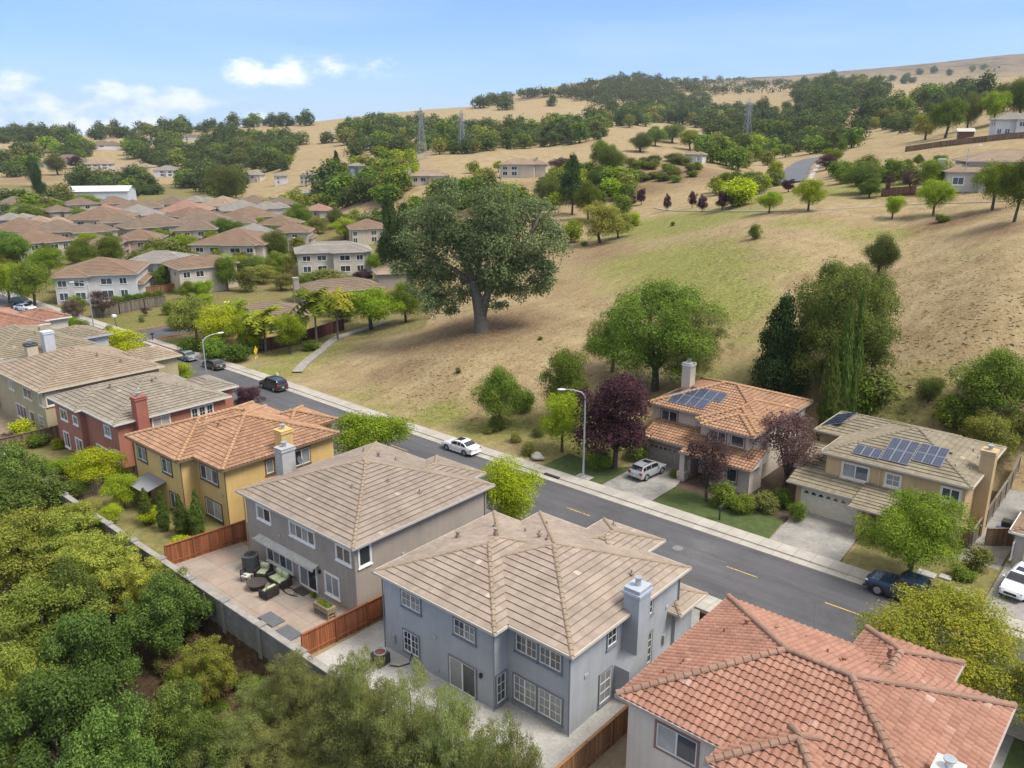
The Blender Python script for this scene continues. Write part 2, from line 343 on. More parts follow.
def terrain():
    D = np.exp(np.linspace(math.log(8), math.log(4600), 400)); A = np.tan(np.linspace(-.98, .98, 520))*1.0
    dd, aa = np.meshgrid(D, A, indexing='ij'); la = dd*aa
    X = la*_ch-dd*_sh; Y = la*_sh+dd*_ch; Z = hgt(X, Y)
    n, m = dd.shape
    V = np.stack([X, Y, Z], -1).reshape(-1, 3)
    idx = np.arange(n*m).reshape(n, m)
    F = np.stack([idx[:-1, :-1], idx[:-1, 1:], idx[1:, 1:], idx[1:, :-1]], -1).reshape(-1, 4)
    me = bpy.data.meshes.new('ground'); me.from_pydata(V.tolist(), [], F.tolist())
    x, y = V[:, 0], V[:, 1]; DD = depth(x, y)
    green = np.zeros(len(V)); brown = np.zeros(len(V)); soil = np.zeros(len(V))
    def spot(arr, px, py, rx, ry, k, ang=0):
        gx, gy, _ = ground(px, py); ex, ey = x-gx, y-gy
        lx = (ex*_ch+ey*_sh); ly = (-ex*_sh+ey*_ch); q = (lx/rx)**2+(ly/ry)**2
        np.maximum(arr, k*np.exp(-q*1.1), out=arr)
    for s in [(690,268,13,26,.9),(722,300,8,14,.95),(640,262,12,14,.7),(655,225,16,18,.85),(700,222,16,14,.9),(600,290,6,12,.35),(740,330,6,10,.5),(760,385,7,8,.45),(610,420,6,8,.3),
              (800,222,9,8,.6),(870,235,9,9,.6),(770,262,8,10,.5),(980,250,6,5,.3),(850,190,30,20,.7),(900,180,25,16,.5),(700,380,6,8,.5),(905,400,7,5,.6),
              (440,415,4,4,.9),(500,430,7,5,.75),(560,430,8,6,.7),(590,450,6,5,.8),(360,395,5,4,.5),(300,355,8,9,.75),(330,350,7,7,.6),(270,372,7,4,.8),(385,408,6,3,.5),(130,320,16,10,.95),(160,316,12,7,.9),(210,352,8,6,.9)]:
        spot(green, *s)
    for s in [(470,330,13,14,.95),(520,320,9,14,.8),(420,345,10,8,.8),(560,285,10,22,.6),(600,255,14,30,.7),(400,370,9,7,.7),(950,222,12,7,1.),(1000,230,8,7,.8),(680,175,40,28,.8),(640,190,24,20,.8),(520,185,26,16,.6),(30,180,60,60,.7),(185,190,80,30,.4),(690,145,40,40,.5),(350,155,60,60,.5),(620,440,4,4,.8)]:
        spot(brown, *s)
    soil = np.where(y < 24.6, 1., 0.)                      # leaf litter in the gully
    town = np.clip((hgt(x, y) < 2.5)*(DD > 125)*(lateral(x, y)/DD < -.05)*(DD < 560), 0, 1)*.5
    green = np.maximum(green, town); soil = np.maximum(soil, town*.7)
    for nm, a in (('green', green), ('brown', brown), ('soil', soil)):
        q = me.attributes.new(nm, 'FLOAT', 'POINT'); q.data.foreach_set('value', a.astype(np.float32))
    me.polygons.foreach_set('use_smooth', [True]*len(F)); me.update()
    o = link(bpy.data.objects.new('ground', me)); tag(o, kind='structure')
    m, nt, b, N, L = nmat('dry_hillside')
    tc = N('ShaderNodeTexCoord').outputs['Object']
    def attr(nm): a = N('ShaderNodeAttribute'); a.attribute_name = nm; return a.outputs['Fac']
    def math_(op, a, bb):
        q = N('ShaderNodeMath'); q.operation = op; q.use_clamp = op != 'SUBTRACT'
        for i, v in enumerate((a, bb)):
            if isinstance(v, (int, float)): q.inputs[i].default_value = v
            else: L(v, q.inputs[i])
        return q.outputs[0]
    n_big = noise(N, L, tc, .035, 6, .6); n_mid = noise(N, L, tc, .22, 6, .65); n_fine = noise(N, L, tc, 2.2, 6, .7)
    mp = N('ShaderNodeMapping'); mp.inputs['Scale'].default_value = (1, .25, 1); mp.inputs['Rotation'].default_value = (0, 0, R(20)); L(tc, mp.inputs['Vector'])
    n_streak = noise(N, L, mp.outputs[0], .8, 6, .7)
    gold = ramp(N, L, n_mid, [(.3, (.27, .198, .108)), (.5, (.355, .275, .160)), (.7, (.425, .34, .212))])
    gold = mixc(N, L, math_('MULTIPLY', n_big, .5), gold, (.30, .222, .128))
    grn = ramp(N, L, n_fine, [(.3, (.155, .17, .045)), (.55, (.235, .24, .07)), (.75, (.32, .295, .11))])
    brn = ramp(N, L, n_fine, [(.3, (.12, .075, .045)), (.6, (.20, .128, .078)), (.8, (.28, .19, .12))])
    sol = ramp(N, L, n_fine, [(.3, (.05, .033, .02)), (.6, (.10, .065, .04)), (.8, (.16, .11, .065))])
    def mask(nm, lo=.35, hi=.75):
        q = N('ShaderNodeMapRange'); q.interpolation_type = 'SMOOTHSTEP'
        s_ = N('ShaderNodeMath'); s_.operation = 'ADD'; L(attr(nm), s_.inputs[0])
        t_ = N('ShaderNodeMath'); t_.operation = 'MULTIPLY_ADD'; L(n_mid, t_.inputs[0]); t_.inputs[1].default_value = .9; t_.inputs[2].default_value = -.45
        L(t_.outputs[0], s_.inputs[1]); L(s_.outputs[0], q.inputs[0]); q.inputs[1].default_value = lo; q.inputs[2].default_value = hi
        return q.outputs[0]
    c = mixc(N, L, math_('MULTIPLY', mask('brown', .3, .95), .85), gold, brn)
    c = mixc(N, L, math_('MULTIPLY', mask('green', .1, .75), .92), c, grn)
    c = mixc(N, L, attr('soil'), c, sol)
    far = N('ShaderNodeSeparateXYZ'); L(tc, far.inputs[0])
    fz = N('ShaderNodeMapRange'); L(far.outputs[2], fz.inputs[0]); fz.inputs[1].default_value = 130; fz.inputs[2].default_value = 230
    scr = ramp(N, L, noise(N, L, tc, .012, 8, .72), [(.40, (.09, .075, .05)), (.52, (.20, .15, .095)), (.7, (.27, .20, .125))])
    c = mixc(N, L, fz.outputs[0], c, scr)
    # clods and dark tufts, and mown streaks
    spk = ramp(N, L, noise(N, L, tc, 1.15, 3, .6), [(.27, (.40, .37, .33)), (.36, (1, 1, 1))])
    c = mixc(N, L, .5, c, spk, 'MULTIPLY')
    stk = ramp(N, L, n_streak, [(.3, (.78, .77, .74)), (.7, (1.12, 1.12, 1.1))])
    c = mixc(N, L, 1, c, stk, 'MULTIPLY')
    n_blade = noise(N, L, tc, 9, 4, .75)
    c = mixc(N, L, .7, c, ramp(N, L, n_blade, [(.3, (.66, .65, .62)), (.7, (1.25, 1.25, 1.24))]), 'MULTIPLY')
    fin = ramp(N, L, n_fine, [(.25, (.72, .72, .7)), (.75, (1.2, 1.2, 1.18))])
    c = mixc(N, L, .8, c, fin, 'MULTIPLY')
    L(c, b.inputs['Base Color']); b.inputs['Roughness'].default_value = 1; b.inputs['Specular IOR Level'].default_value = .1
    bp = N('ShaderNodeBump'); bp.inputs['Strength'].default_value = .8; bp.inputs['Distance'].default_value = .35; L(n_fine, bp.inputs['Height']); L(bp.outputs[0], b.inputs['Normal'])
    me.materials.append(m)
terrain()

# ------------------------------------------------------------------ street, kerbs, pavements
ASPH, _nt, _b, N, L = nmat('asphalt')
_tc = N('ShaderNodeTexCoord').outputs['Object']
_c1 = ramp(N, L, noise(N, L, _tc, .16, 6, .62), [(.30, (.052, .051, .057)), (.42, (.074, .073, .079)), (.58, (.086, .085, .091)), (.72, (.11, .107, .11))])
_mp = N('ShaderNodeMapping'); _mp.inputs['Scale'].default_value = (.06, .9, 1); L(_tc, _mp.inputs['Vector'])
_c2 = ramp(N, L, noise(N, L, _mp.outputs[0], 1.0, 4, .6), [(.3, (.8, .8, .8)), (.7, (1.2, 1.19, 1.18))])
_c3 = ramp(N, L, noise(N, L, _tc, 14, 3, .7), [(.3, (.85, .85, .85)), (.7, (1.15, 1.15, 1.15))])
_vo = N('ShaderNodeTexVoronoi'); _vo.feature = 'DISTANCE_TO_EDGE'; _vo.inputs['Scale'].default_value = .16; 
_wz = N('ShaderNodeMix'); _wz.data_type = 'RGBA'; _wz.blend_type = 'ADD'; _wz.inputs[0].default_value = 1; L(_tc, _wz.inputs[6])
_nz = N('ShaderNodeTexNoise'); _nz.inputs['Scale'].default_value = .5; _nz.inputs['Detail'].default_value = 5; L(_tc, _nz.inputs['Vector']); L(_nz.outputs[1], _wz.inputs[7]); L(_wz.outputs[2], _vo.inputs['Vector'])
_c4 = ramp(N, L, _vo.outputs[0], [(.0, (.8, .8, .8)), (.003, (.85, .85, .85)), (.006, (1, 1, 1))])
_q = mixc(N, L, 1, mixc(N, L, 1, mixc(N, L, 1, _c1, _c2, 'MULTIPLY'), _c3, 'MULTIPLY'), _c4, 'MULTIPLY')
L(_q, _b.inputs['Base Color']); _b.inputs['Roughness'].default_value = .88
SIDEWALK, _nt, _b, N, L = nmat('pavement_concrete')
_tc = N('ShaderNodeTexCoord').outputs['Object']
_br = N('ShaderNodeTexBrick'); _br.offset = 0; _br.inputs['Scale'].default_value = 1; _br.inputs['Brick Width'].default_value = 1.4; _br.inputs['Row Height'].default_value = 1.5; _br.inputs['Mortar Size'].default_value = .016
_br.inputs[1].default_value = (.41, .38, .335, 1); _br.inputs[2].default_value = (.36, .335, .295, 1); _br.inputs[3].default_value = (.2, .18, .155, 1); L(_tc, _br.inputs[0])
_st = ramp(N, L, noise(N, L, _tc, .7, 6, .65), [(.3, (.8, .79, .77)), (.65, (1.05, 1.05, 1.05))])
L(mixc(N, L, 1, _br.outputs[0], _st, 'MULTIPLY'), _b.inputs['Base Color']); _b.inputs['Roughness'].default_value = .92
def worn_paint(name, c):
    m, nt, b, N, L = nmat(name); tc = N('ShaderNodeTexCoord').outputs['Object']
    n = ramp(N, L, noise(N, L, tc, 6, 6, .75), [(.38, (.07, .07, .07)), (.5, c)])
    L(n, b.inputs['Base Color']); b.inputs['Roughness'].default_value = .8; return m
YPAINT = worn_paint('yellow_road_paint', (.52, .36, .09)); WPAINT = worn_paint('white_road_paint', (.62, .62, .58)); RPAINT = worn_paint('red_kerb_paint', (.36, .13, .10))

YN, YF = 47.4, 56.7          # near and far gutters
def struct(name, mb, mats, **k): return tag(mb.build(name, mats, **k), kind='structure')
def strip(mb, path, y0, y1, z, mi=0):
    for (a, da), (b, db) in zip(path, path[1:]): mb.quad((a, y0+da, z), (b, y0+db, z), (b, y1+db, z), (a, y1+da, z), mi)
XS = [(-330, 1.5), (-200, .8), (-165, .5), (-138, .4), (-126, .4), (-100, .7), (-75, .2), (-60, 0), (40, 0), (90, 0)]
mb = MB(); strip(mb, XS, YN-.02, YF+.02, .03); struct('road', mb, ASPH)
# side street at the crossing, bending away behind the corner trees
SIDE = [(-131.5, 56.0), (-131.4, 62), (-131, 68), (-129.5, 76), (-127, 86), (-126, 110)]
mb = MB()
for (xa, ya), (xb, yb) in zip(SIDE, SIDE[1:]): mb.quad((xa-3.8, ya, .034), (xa+3.8, ya, .034), (xb+3.8, yb, .034), (xb-3.8, yb, .034))
struct('side_road', mb, ASPH)
def kerb(mb, path, yk, side, z1=.14):
    """kerb + pavement beyond it: side=+1 towards +Y"""
    for (a, da), (b, db) in zip(path, path[1:]):
        q = [(0, .034), (.35*side, .05), (.37*side, z1), (.52*side, z1+.004), (1.75*side, z1+.02), (1.77*side, -.1)]
        for (o0, z0), (o1, zz) in zip(q, q[1:]):
            mb.quad((a, yk+da+o0, z0), (b, yk+db+o0, z0), (b, yk+db+o1, zz), (a, yk+da+o1, zz), 0)
def gutter_pan(x0, x1, yk, sd):
    mb = MB(); P = seg(x0, x1)
    for (a, da), (b, db) in zip(P, P[1:]): mb.quad((a, yk+da-sd*.42, .036), (b, yk+db-sd*.42, .036), (b, yk+db+sd*.02, .036), (a, yk+da+sd*.02, .036))
    struct('gutter_pan', mb, SIDEWALK)
def seg(x0, x1):
    xs = [x0]+[x for x, _ in XS if x0 < x < x1]+[x1]
    return [(x, float(np.interp(x, [q[0] for q in XS], [q[1] for q in XS]))) for x in xs]
mb = MB(); kerb(mb, seg(-127.4, 60), YF, 1); struct('pavement', mb, SIDEWALK)
mb = MB(); kerb(mb, seg(-330, -135.6), YF, 1); struct('pavement', mb, SIDEWALK)
mb = MB(); kerb(mb, seg(-330, 60), YN, -1); struct('pavement', mb, SIDEWALK)
gutter_pan(-127.4, 60, YF, 1); gutter_pan(-330, -135.6, YF, 1); gutter_pan(-330, 60, YN, -1)
mb = MB()   # red kerb at the corner
for (a, da), (b, db) in zip(seg(-127.4, -116), seg(-127.4, -116)[1:]): mb.box(a, b, YF+da+.33, YF+da+.5, .03, .17)
for (xa, ya), (xb, yb) in zip(SIDE[1:], SIDE[2:4]): mb.beam((xa+3.95, ya-3, .1), (xb+3.95, yb-3, .1), .16, .2); mb.beam((xa-3.95, ya-3, .1), (xb-3.95, yb-3, .1), .16, .2)
struct('red_kerb', mb, RPAINT)
mb = MB()
for (x, y) in [(-15.4, 52.25), (-22.9, 52.35), (-38.2, 52.6)] + [(-52.3-9.2*k, 52.6+.02*k) for k in range(14)]:
    if x > -60 and x < -42: continue
    mb.box(x-1.25, x+1.25, y-.055, y+.055, .032, .036)
struct('centre_line', mb, YPAINT)
mb = MB()
for k in range(9): mb.box(-123.6+.0, -119.4, 48.6+k*.95, 49.15+k*.95, .034, .0375)
struct('crosswalk', mb, WPAINT)
# ------------------------------------------------------------------ house builder
class Roof:
    def __init__(s, kind='flat', cw=.44, tw=.34):
        s.mb = MB(); s.cap = MB(); s.caps = []; s.kind = kind; s.cw = cw; s.tw = tw
    def slope(s, A, B, C, D):
        """one roof plane: A-B eave (left to right seen from outside), C-D top right / left"""
        A, B, C, D = (Vector(p) for p in (A, B, C, D))
        u = (B-A).normalized(); n = u.cross(((C+D)/2-(A+B)/2)).normalized()
        v = n.cross(u); W_ = (B-A).length; top = ((C+D)/2-A).dot(v); uD = (D-A).dot(u); uC = (C-A).dot(u)
        if s.kind == 'plain':
            k = max(1, int(top/.6))
            for i in range(k):
                f0, f1 = i/k, (i+1)/k
                P = lambda uu, vv, nn: tuple(A+u*uu+v*vv+n*nn)
                a0, b0, a1, b1 = uD*f0, W_+(uC-W_)*f0, uD*f1, W_+(uC-W_)*f1
                s.mb.quad(P(a0, top*f0, .07), P(b0, top*f0, .07), P(b1, top*f1, .01), P(a1, top*f1, .01))
                s.mb.quad(P(a0, top*f0, .0), P(b0, top*f0, .0), P(b0, top*f0, .07), P(a0, top*f0, .07))
            return
        rows = max(1, round(top/(s.cw if s.kind == 'flat' else s.cw*.95))); h = .065 if s.kind == 'flat' else .07
        sub = 1 if s.kind == 'flat' else 6
        for i in range(rows):
            v0, v1 = top*i/rows, top*(i+1)/rows; f0, f1 = v0/top, v1/top
            L0, L1, R0, R1 = uD*f0, uD*f1, W_+(uC-W_)*f0, W_+(uC-W_)*f1
            lo, hi = min(L0, L1), max(R0, R1)
            off = (.5*s.tw if (i % 2 and s.kind == 'flat') else 0)
            k0 = math.floor((lo-off)/s.tw); k1 = math.ceil((hi-off)/s.tw)
            for k in range(k0, k1):
                rr = random.random(); jit = random.uniform(-.008, .008)
                for q in range(sub):
                    ua, ub = (k+q/sub)*s.tw+off, (k+(q+1)/sub)*s.tw+off
                    a0, b0 = min(max(ua, L0), R0), min(max(ub, L0), R0); a1, b1 = min(max(ua, L1), R1), min(max(ub, L1), R1)
                    if b0-a0 < 1e-5 and b1-a1 < 1e-5: continue
                    if sub == 1: na = nb = 0
                    else:
                        na, nb = (.0, .006, .052, .072, .072, .05, .0)[q], (.0, .006, .052, .072, .072, .05, .0)[q+1]
                    P = lambda uu, vv, nn: tuple(A+u*uu+v*vv+n*nn)
                    p0, p1, p2, p3 = P(a0, v0, h+na+jit), P(b0, v0, h+nb+jit), P(b1, v1, .012+nb), P(a1, v1, .012+na)
                    s.mb.add([p0, p1, p2, p3, P(a0, v0+.03, -.0+na*.7), P(b0, v0+.03, -.0+nb*.7)], [(0, 1, 2, 3), (4, 5, 1, 0)], 0, rr)
    def ridge(s, P, Q, r=.12):
        P, Q = Vector(P), Vector(Q)
        if s.kind == 's': r = .17; P.z += .09; Q.z += .09
        d = Q-P; Ln = d.length
        if Ln < .1: return
        d.normalize(); side = d.cross(Vector((0, 0, 1))).normalized(); up = side.cross(d)
        k = max(1, round(Ln/.42)) if s.kind != 'plain' else 1
        for i in range(k):
            a = P+d*(Ln*i/k-.03); b = P+d*(Ln*(i+1)/k); vs = []
            for c, rr, z in ((a, r*1.12, .045), (b, r*.95, .015)):
                for j in range(6):
                    t = math.pi*j/5; vs.append(tuple(c+side*math.cos(t)*rr+up*(math.sin(t)*rr*.85+z-.02)))
            s.cap.add(vs, [(j, j+1, j+7, j+6) for j in range(5)]+[(5, 4, 3, 2, 1, 0)])
    def hip(s, x0, x1, y0, y1, z, pitch, gable=''):
        """hip roof over a rectangle of eaves; letters in gable (N S E W) leave that end a gable. returns ridge ends"""
        w, d = x1-x0, y1-y0; e = 0
        if w >= d:
            h = d/2; zt = z+h*pitch; yc = (y0+y1)/2
            xa = x0 if 'W' in gable else x0+h; xb = x1 if 'E' in gable else x1-h
            if xa > xb: xa = xb = (xa+xb)/2
            Lp, Rp = (xa, yc, zt), (xb, yc, zt)
            s.slope((x0,y0,z), (x1,y0,z), Rp, Lp); s.slope((x1,y1,z), (x0,y1,z), Lp, Rp)
            if 'W' not in gable: s.slope((x0,y1,z), (x0,y0,z), Lp, Lp); s.ridge((x0,y0,z), Lp); s.ridge((x0,y1,z), Lp)
            if 'E' not in gable: s.slope((x1,y0,z), (x1,y1,z), Rp, Rp); s.ridge((x1,y0,z), Rp); s.ridge((x1,y1,z), Rp)
        else:
            h = w/2; zt = z+h*pitch; xc = (x0+x1)/2
            ya = y0 if 'S' in gable else y0+h; yb = y1 if 'N' in gable else y1-h
            if ya > yb: ya = yb = (ya+yb)/2
            Lp, Rp = (xc, ya, zt), (xc, yb, zt)
            s.slope((x1,y0,z), (x1,y1,z), Rp, Lp); s.slope((x0,y1,z), (x0,y0,z), Lp, Rp)
            if 'S' not in gable: s.slope((x0,y0,z), (x1,y0,z), Lp, Lp); s.ridge((x0,y0,z), Lp); s.ridge((x1,y0,z), Lp)
            if 'N' not in gable: s.slope((x1,y1,z), (x0,y1,z), Rp, Rp); s.ridge((x0,y1,z), Rp); s.ridge((x1,y1,z), Rp)
        s.ridge(Lp, Rp)
        if s.kind != 'plain': s.caps.append(s.cap); s.cap = MB()
        return Lp, Rp

class House:
    def __init__(s, name, label, wallm, roofm, kind='flat', pitch=.33, over=.42, capm=None, trimm=None, fasciam=None, cat='house', group=None, org=(0, 0, 0), rz=0, cx=0, cy=0, frame=None):
        s.off = (cx, cy, 0); s.root = thing(name, label, cat, (cx+org[0], cy+org[1], org[2]), rz, group)
        s.wallm, s.roofm, s.capm, s.trimm, s.fm = wallm, roofm, capm or roofm, trimm or WHITE, fasciam or WHITE
        s.framem = frame or WHITE
        s.R = Roof(kind); s.walls = MB(); s.gut = MB(); s.pitch = pitch; s.over = over; s.detail = kind != 'plain'
    def wing(s, x0, x1, y0, y1, z=5.4, base=0, pitch=None, gable='', inset=None):
        """given by its EAVE rectangle"""
        p = pitch or s.pitch; o = s.over if inset is None else inset
        s.R.hip(x0, x1, y0, y1, z, p, gable)
        s.walls.box(x0+o, x1-o, y0+o, y1-o, base-.6, z+.02)
        # gable triangles
        w, d = x1-x0, y1-y0
        for g in gable:
            if g in 'EW' and w >= d:
                x = x1-o if g == 'E' else x0+o; zt = z+d/2*p
                t = [(x, y0+o, z), (x, y1-o, z), (x, (y0+y1)/2, zt-.03)]; s.walls.add(t, [(0, 1, 2)])
            if g in 'NS' and d > w:
                y = y1-o if g == 'N' else y0+o; zt = z+w/2*p
                t = [(x0+o, y, z), (x1-o, y, z), ((x0+x1)/2, y, zt-.03)]; s.walls.add(t, [(0, 1, 2)])
        # eaves: gutter run all round and a boarded soffit
        g = .1; zg = z-.13
        for (a, b, c, d_) in ((x0-g, x1+g, y0-g, y0+.02), (x0-g, x1+g, y1-.02, y1+g), (x0-g, x0+.02, y0+.02, y1-.02), (x1-.02, x1+g, y0+.02, y1-.02)):
            s.gut.box(a, b, c, d_, zg, z+.035)
        s.gut.quad((x0, y0, z-.1), (x0, y1, z-.1), (x1, y1, z-.1), (x1, y0, z-.1))
    def shed(s, x0, x1, y0, y1, zl, zh, side='S'):
        """lean-to roof, low edge on the given side"""
        if side == 'S': s.R.slope((x0,y0,zl), (x1,y0,zl), (x1,y1,zh), (x0,y1,zh)); s.gut.box(x0-.05, x1+.05, y0-.1, y0, zl-.12, zl+.03)
        if side == 'N': s.R.slope((x1,y1,zl), (x0,y1,zl), (x0,y0,zh), (x1,y0,zh)); s.gut.box(x0-.05, x1+.05, y1, y1+.1, zl-.12, zl+.03)
        if side in 'SN':
            t = (y0, y1) if side == 'S' else (y1, y0)
            for x in (x0, x1): s.walls.add([(x, t[0], zl-.02), (x, t[1], zl-.02), (x, t[1], zh-.02)], [(0, 1, 2)])
    def box(s, *a): s.walls.box(*a)
    def win(s, f, p, a0, a1, z0, z1, sash=2, grid=(0, 0), trim=.09, name='window', glass_i=None, sill=True):
        """window in the wall facing f (S N E W) whose plane is at p; a0..a1 along the wall"""
        def pt(a, d, z):   # a along, d out of the wall
            return {'S': (a, p-d, z), 'N': (a, p+d, z), 'E': (p+d, a, z), 'W': (p-d, a, z)}[f]
        def bx(mb, b0, b1, d0, d1, q0, q1, mi=0):
            P, Q = pt(b0, d0, q0), pt(b1, d1, q1)
            mb.box(min(P[0], Q[0]), max(P[0], Q[0]), min(P[1], Q[1]), max(P[1], Q[1]), min(P[2], Q[2]), max(P[2], Q[2]), mi)
        fr, pa, tr = MB(), MB(), MB(); w = .055; n = sash; sw = (a1-a0)/n
        bx(fr, a0, a1, -.02, .05, z1-w, z1); bx(fr, a0, a1, -.02, .05, z0, z0+w)
        for i in range(n+1):
            c = a0+sw*i; l, r = (c, c+w) if i == 0 else (c-w, c) if i == n else (c-w*.7, c+w*.7)
            bx(fr, l, r, -.02, .05, z0+w, z1-w)
        gx, gz = grid
        for i in range(n):
            l, r = a0+sw*i+w, a0+sw*(i+1)-w
            for k in range(1, gx+1): c = l+(r-l)*k/(gx+1); bx(fr, c-.014, c+.014, -.02, .03, z0+w, z1-w)
            for k in range(1, gz+1): c = z0+w+(z1-z0-2*w)*k/(gz+1); bx(fr, l, r, -.02, .031, c-.014, c+.014)
            bx(pa, l-.01, r+.01, -.03, .012, z0+w-.01, z1-w+.01, (glass_i if glass_i is not None else random.choice((0, 0, 1, 2))) if not isinstance(glass_i, (list, tuple)) else glass_i[i % len(glass_i)])
        o = fr.build(name, s.framem, s.root, s.off)
        pa.build('pane', GLASS, o, s.off)
        if trim:
            t = trim
            bx(tr, a0-t, a0, -.02, .07, z0-t, z1+t); bx(tr, a1, a1+t, -.02, .07, z0-t, z1+t); bx(tr, a0, a1, -.02, .07, z1, z1+t)
            bx(tr, a0, a1, -.02, .07, z0-t, z0)
            if sill: bx(tr, a0-t-.05, a1+t+.05, -.02, .12, z0-t-.07, z0-t)
            tr.build('trim', s.trimm, o, s.off)
        return o
    def part(s, name, mb, m, parent=None, **k): return mb.build(name, m, parent or s.root, s.off, **k)
    def chimney(s, x0, x1, y0, y1, z0, z1, m, capm=None, flue=True):
        mb = MB(); mb.box(x0, x1, y0, y1, z0, z1); o = s.part('chimney', mb, m)
        c = MB(); c.box(x0-.08, x1+.08, y0-.08, y1+.08, z1-.22, z1-.1); c.box(x0-.05, x1+.05, y0-.05, y1+.05, z1+.004, z1+.06)
        s.part('chimney_cap', c, capm or m, o)
        if flue:
            f = MB(); cx, cy = (x0+x1)/2, (y0+y1)/2; f.cyl((cx, cy, z1+.06), .16, .28, 12); f.cyl((cx, cy, z1+.38), .26, .07, 12); f.cyl((cx, cy, z1+.30), .1, .1, 8)
            s.part('flue', f, STEEL, o)
        return o
    def vents(s, pts, m=None):
        for (x, y, z) in pts:
            v = MB(); r = random.choice((.05, .05, .1)); v.cyl((x, y, z-.25), r, .5, 8)
            if r > .08: v.cyl((x, y, z+.25), r*1.5, .07, 8)
            v.box(x-.12, x+.12, y-.12, y+.12, z-.1, z+.02); s.part('vent_pipe', v, m or s.roofm, s.roof)
    def fittings(s, f, p, items):
        """small things fixed to a wall: (kind, along, height)"""
        for kind, a, z in items:
            mb = MB(); w, hh, d = {'meter_box': (.38, .6, .16), 'wall_vent': (.32, .22, .05), 'wall_lamp': (.14, .26, .16), 'tap': (.08, .08, .12)}[kind]
            if f == 'S': mb.box(a-w/2, a+w/2, p-d, p+.01, z, z+hh)
            else: mb.box(p-.01, p+d, a-w/2, a+w/2, z, z+hh)
            s.part(kind, mb, {'meter_box': plain('meter_grey', (.30, .31, .31), .5), 'wall_vent': plain('vent_grey', (.36, .36, .35), .6), 'wall_lamp': DARKMETAL, 'tap': STEEL}[kind])
    def spouts(s, pts, m, z1=5.3):
        for x, y in pts: mb = MB(); mb.tube([(x, y, .05), (x, y, z1)], .045, 6); s.part('downpipe', mb, m)
    def done(s, smooth=False):
        s.wall = s.part('wall', s.walls, s.wallm)
        s.roof = s.part('roof', s.R.mb, s.roofm, rnd=True)
        for c in s.R.caps+[s.R.cap]:
            if c.v: s.part('ridge_cap', c, s.capm, s.roof, rnd=True)
        if s.gut.v: s.part('gutter', s.gut, s.fm, s.roof)
        return s
def garage_door(h, y, x0, x1, z0, z1, m, lights=0, f='S'):
    mb = MB(); n = 4; hh = (z1-z0)/n; sg = -1 if f == 'S' else 1; k = round((x1-x0)/.62); w = (x1-x0)/k
    for i in range(n):
        mb.box(x0, x1, *sorted((y, y+sg*.05)), z0+hh*i+.012, z0+hh*(i+1)-.012)
        for j in range(k): mb.box(x0+w*j+.07, x0+w*(j+1)-.07, *sorted((y+sg*.04, y+sg*.075)), z0+hh*i+.09, z0+hh*(i+1)-.09)
    mb.box(x0, x1, *sorted((y, y+sg*.03)), z0, z1)
    o = h.part('garage_door', mb, m)
    if lights:
        g = MB()
        for j in range(lights):
            c = x0+(x1-x0)*(j+.5)/lights; zc = z1-hh+.18
            vs = [(c+.2*math.cos(math.pi*t/8), y+sg*.08, zc+.26*math.sin(math.pi*t/8)) for t in range(9)]
            g.add(vs, [tuple(range(9))])
        h.part('pane', g, GLASS[0], o)
    t = MB(); t.box(x0-.14, x0, *sorted((y, y+sg*.09)), z0, z1+.14); t.box(x1, x1+.14, *sorted((y, y+sg*.09)), z0, z1+.14); t.box(x0, x1, *sorted((y, y+sg*.09)), z1, z1+.14)
    h.part('trim', t, h.trimm, o)
    return o
def solar(h, P0, u, v, nrm, cols, rows, w, l, skip=()):
    """a rack of panels lying on a roof plane, P0 its lower left corner"""
    P0, u, v, nrm = Vector(P0), Vector(u).normalized(), Vector(v).normalized(), Vector(nrm).normalized()
    mb = MB(); fr = MB()
    def cell(mb, a, b, c, d, n0, n1):
        P = lambda x, y, z: tuple(P0+u*x+v*y+nrm*z)
        mb.add([P(a,c,n0),P(b,c,n0),P(b,d,n0),P(a,d,n0),P(a,c,n1),P(b,c,n1),P(b,d,n1),P(a,d,n1)], [(0,3,2,1),(4,5,6,7),(0,1,5,4),(1,2,6,5),(2,3,7,6),(3,0,4,7)])
    for i in range(cols):
        for j in range(rows):
            if (i, j) in skip: continue
            cell(fr, i*w+.01, (i+1)*w-.01, j*l+.01, (j+1)*l-.01, .12, .16)
            nx, ny = 3, 5
            for a in range(nx):
                for b in range(ny):
                    cell(mb, i*w+.04+(w-.08)*a/nx+.006, i*w+.04+(w-.08)*(a+1)/nx-.006, j*l+.04+(l-.08)*b/ny+.006, j*l+.04+(l-.08)*(b+1)/ny-.006, .161, .168)
    o = h.part('solar_panel', mb, SOLAR); h.part('panel_frame', fr, plain('panel_frame_grey', (.30, .32, .34), .4, .5), o)
SOLAR = plain('solar_cell', (.025, .035, .075), .12, 0, .3, 2, spec=.8)

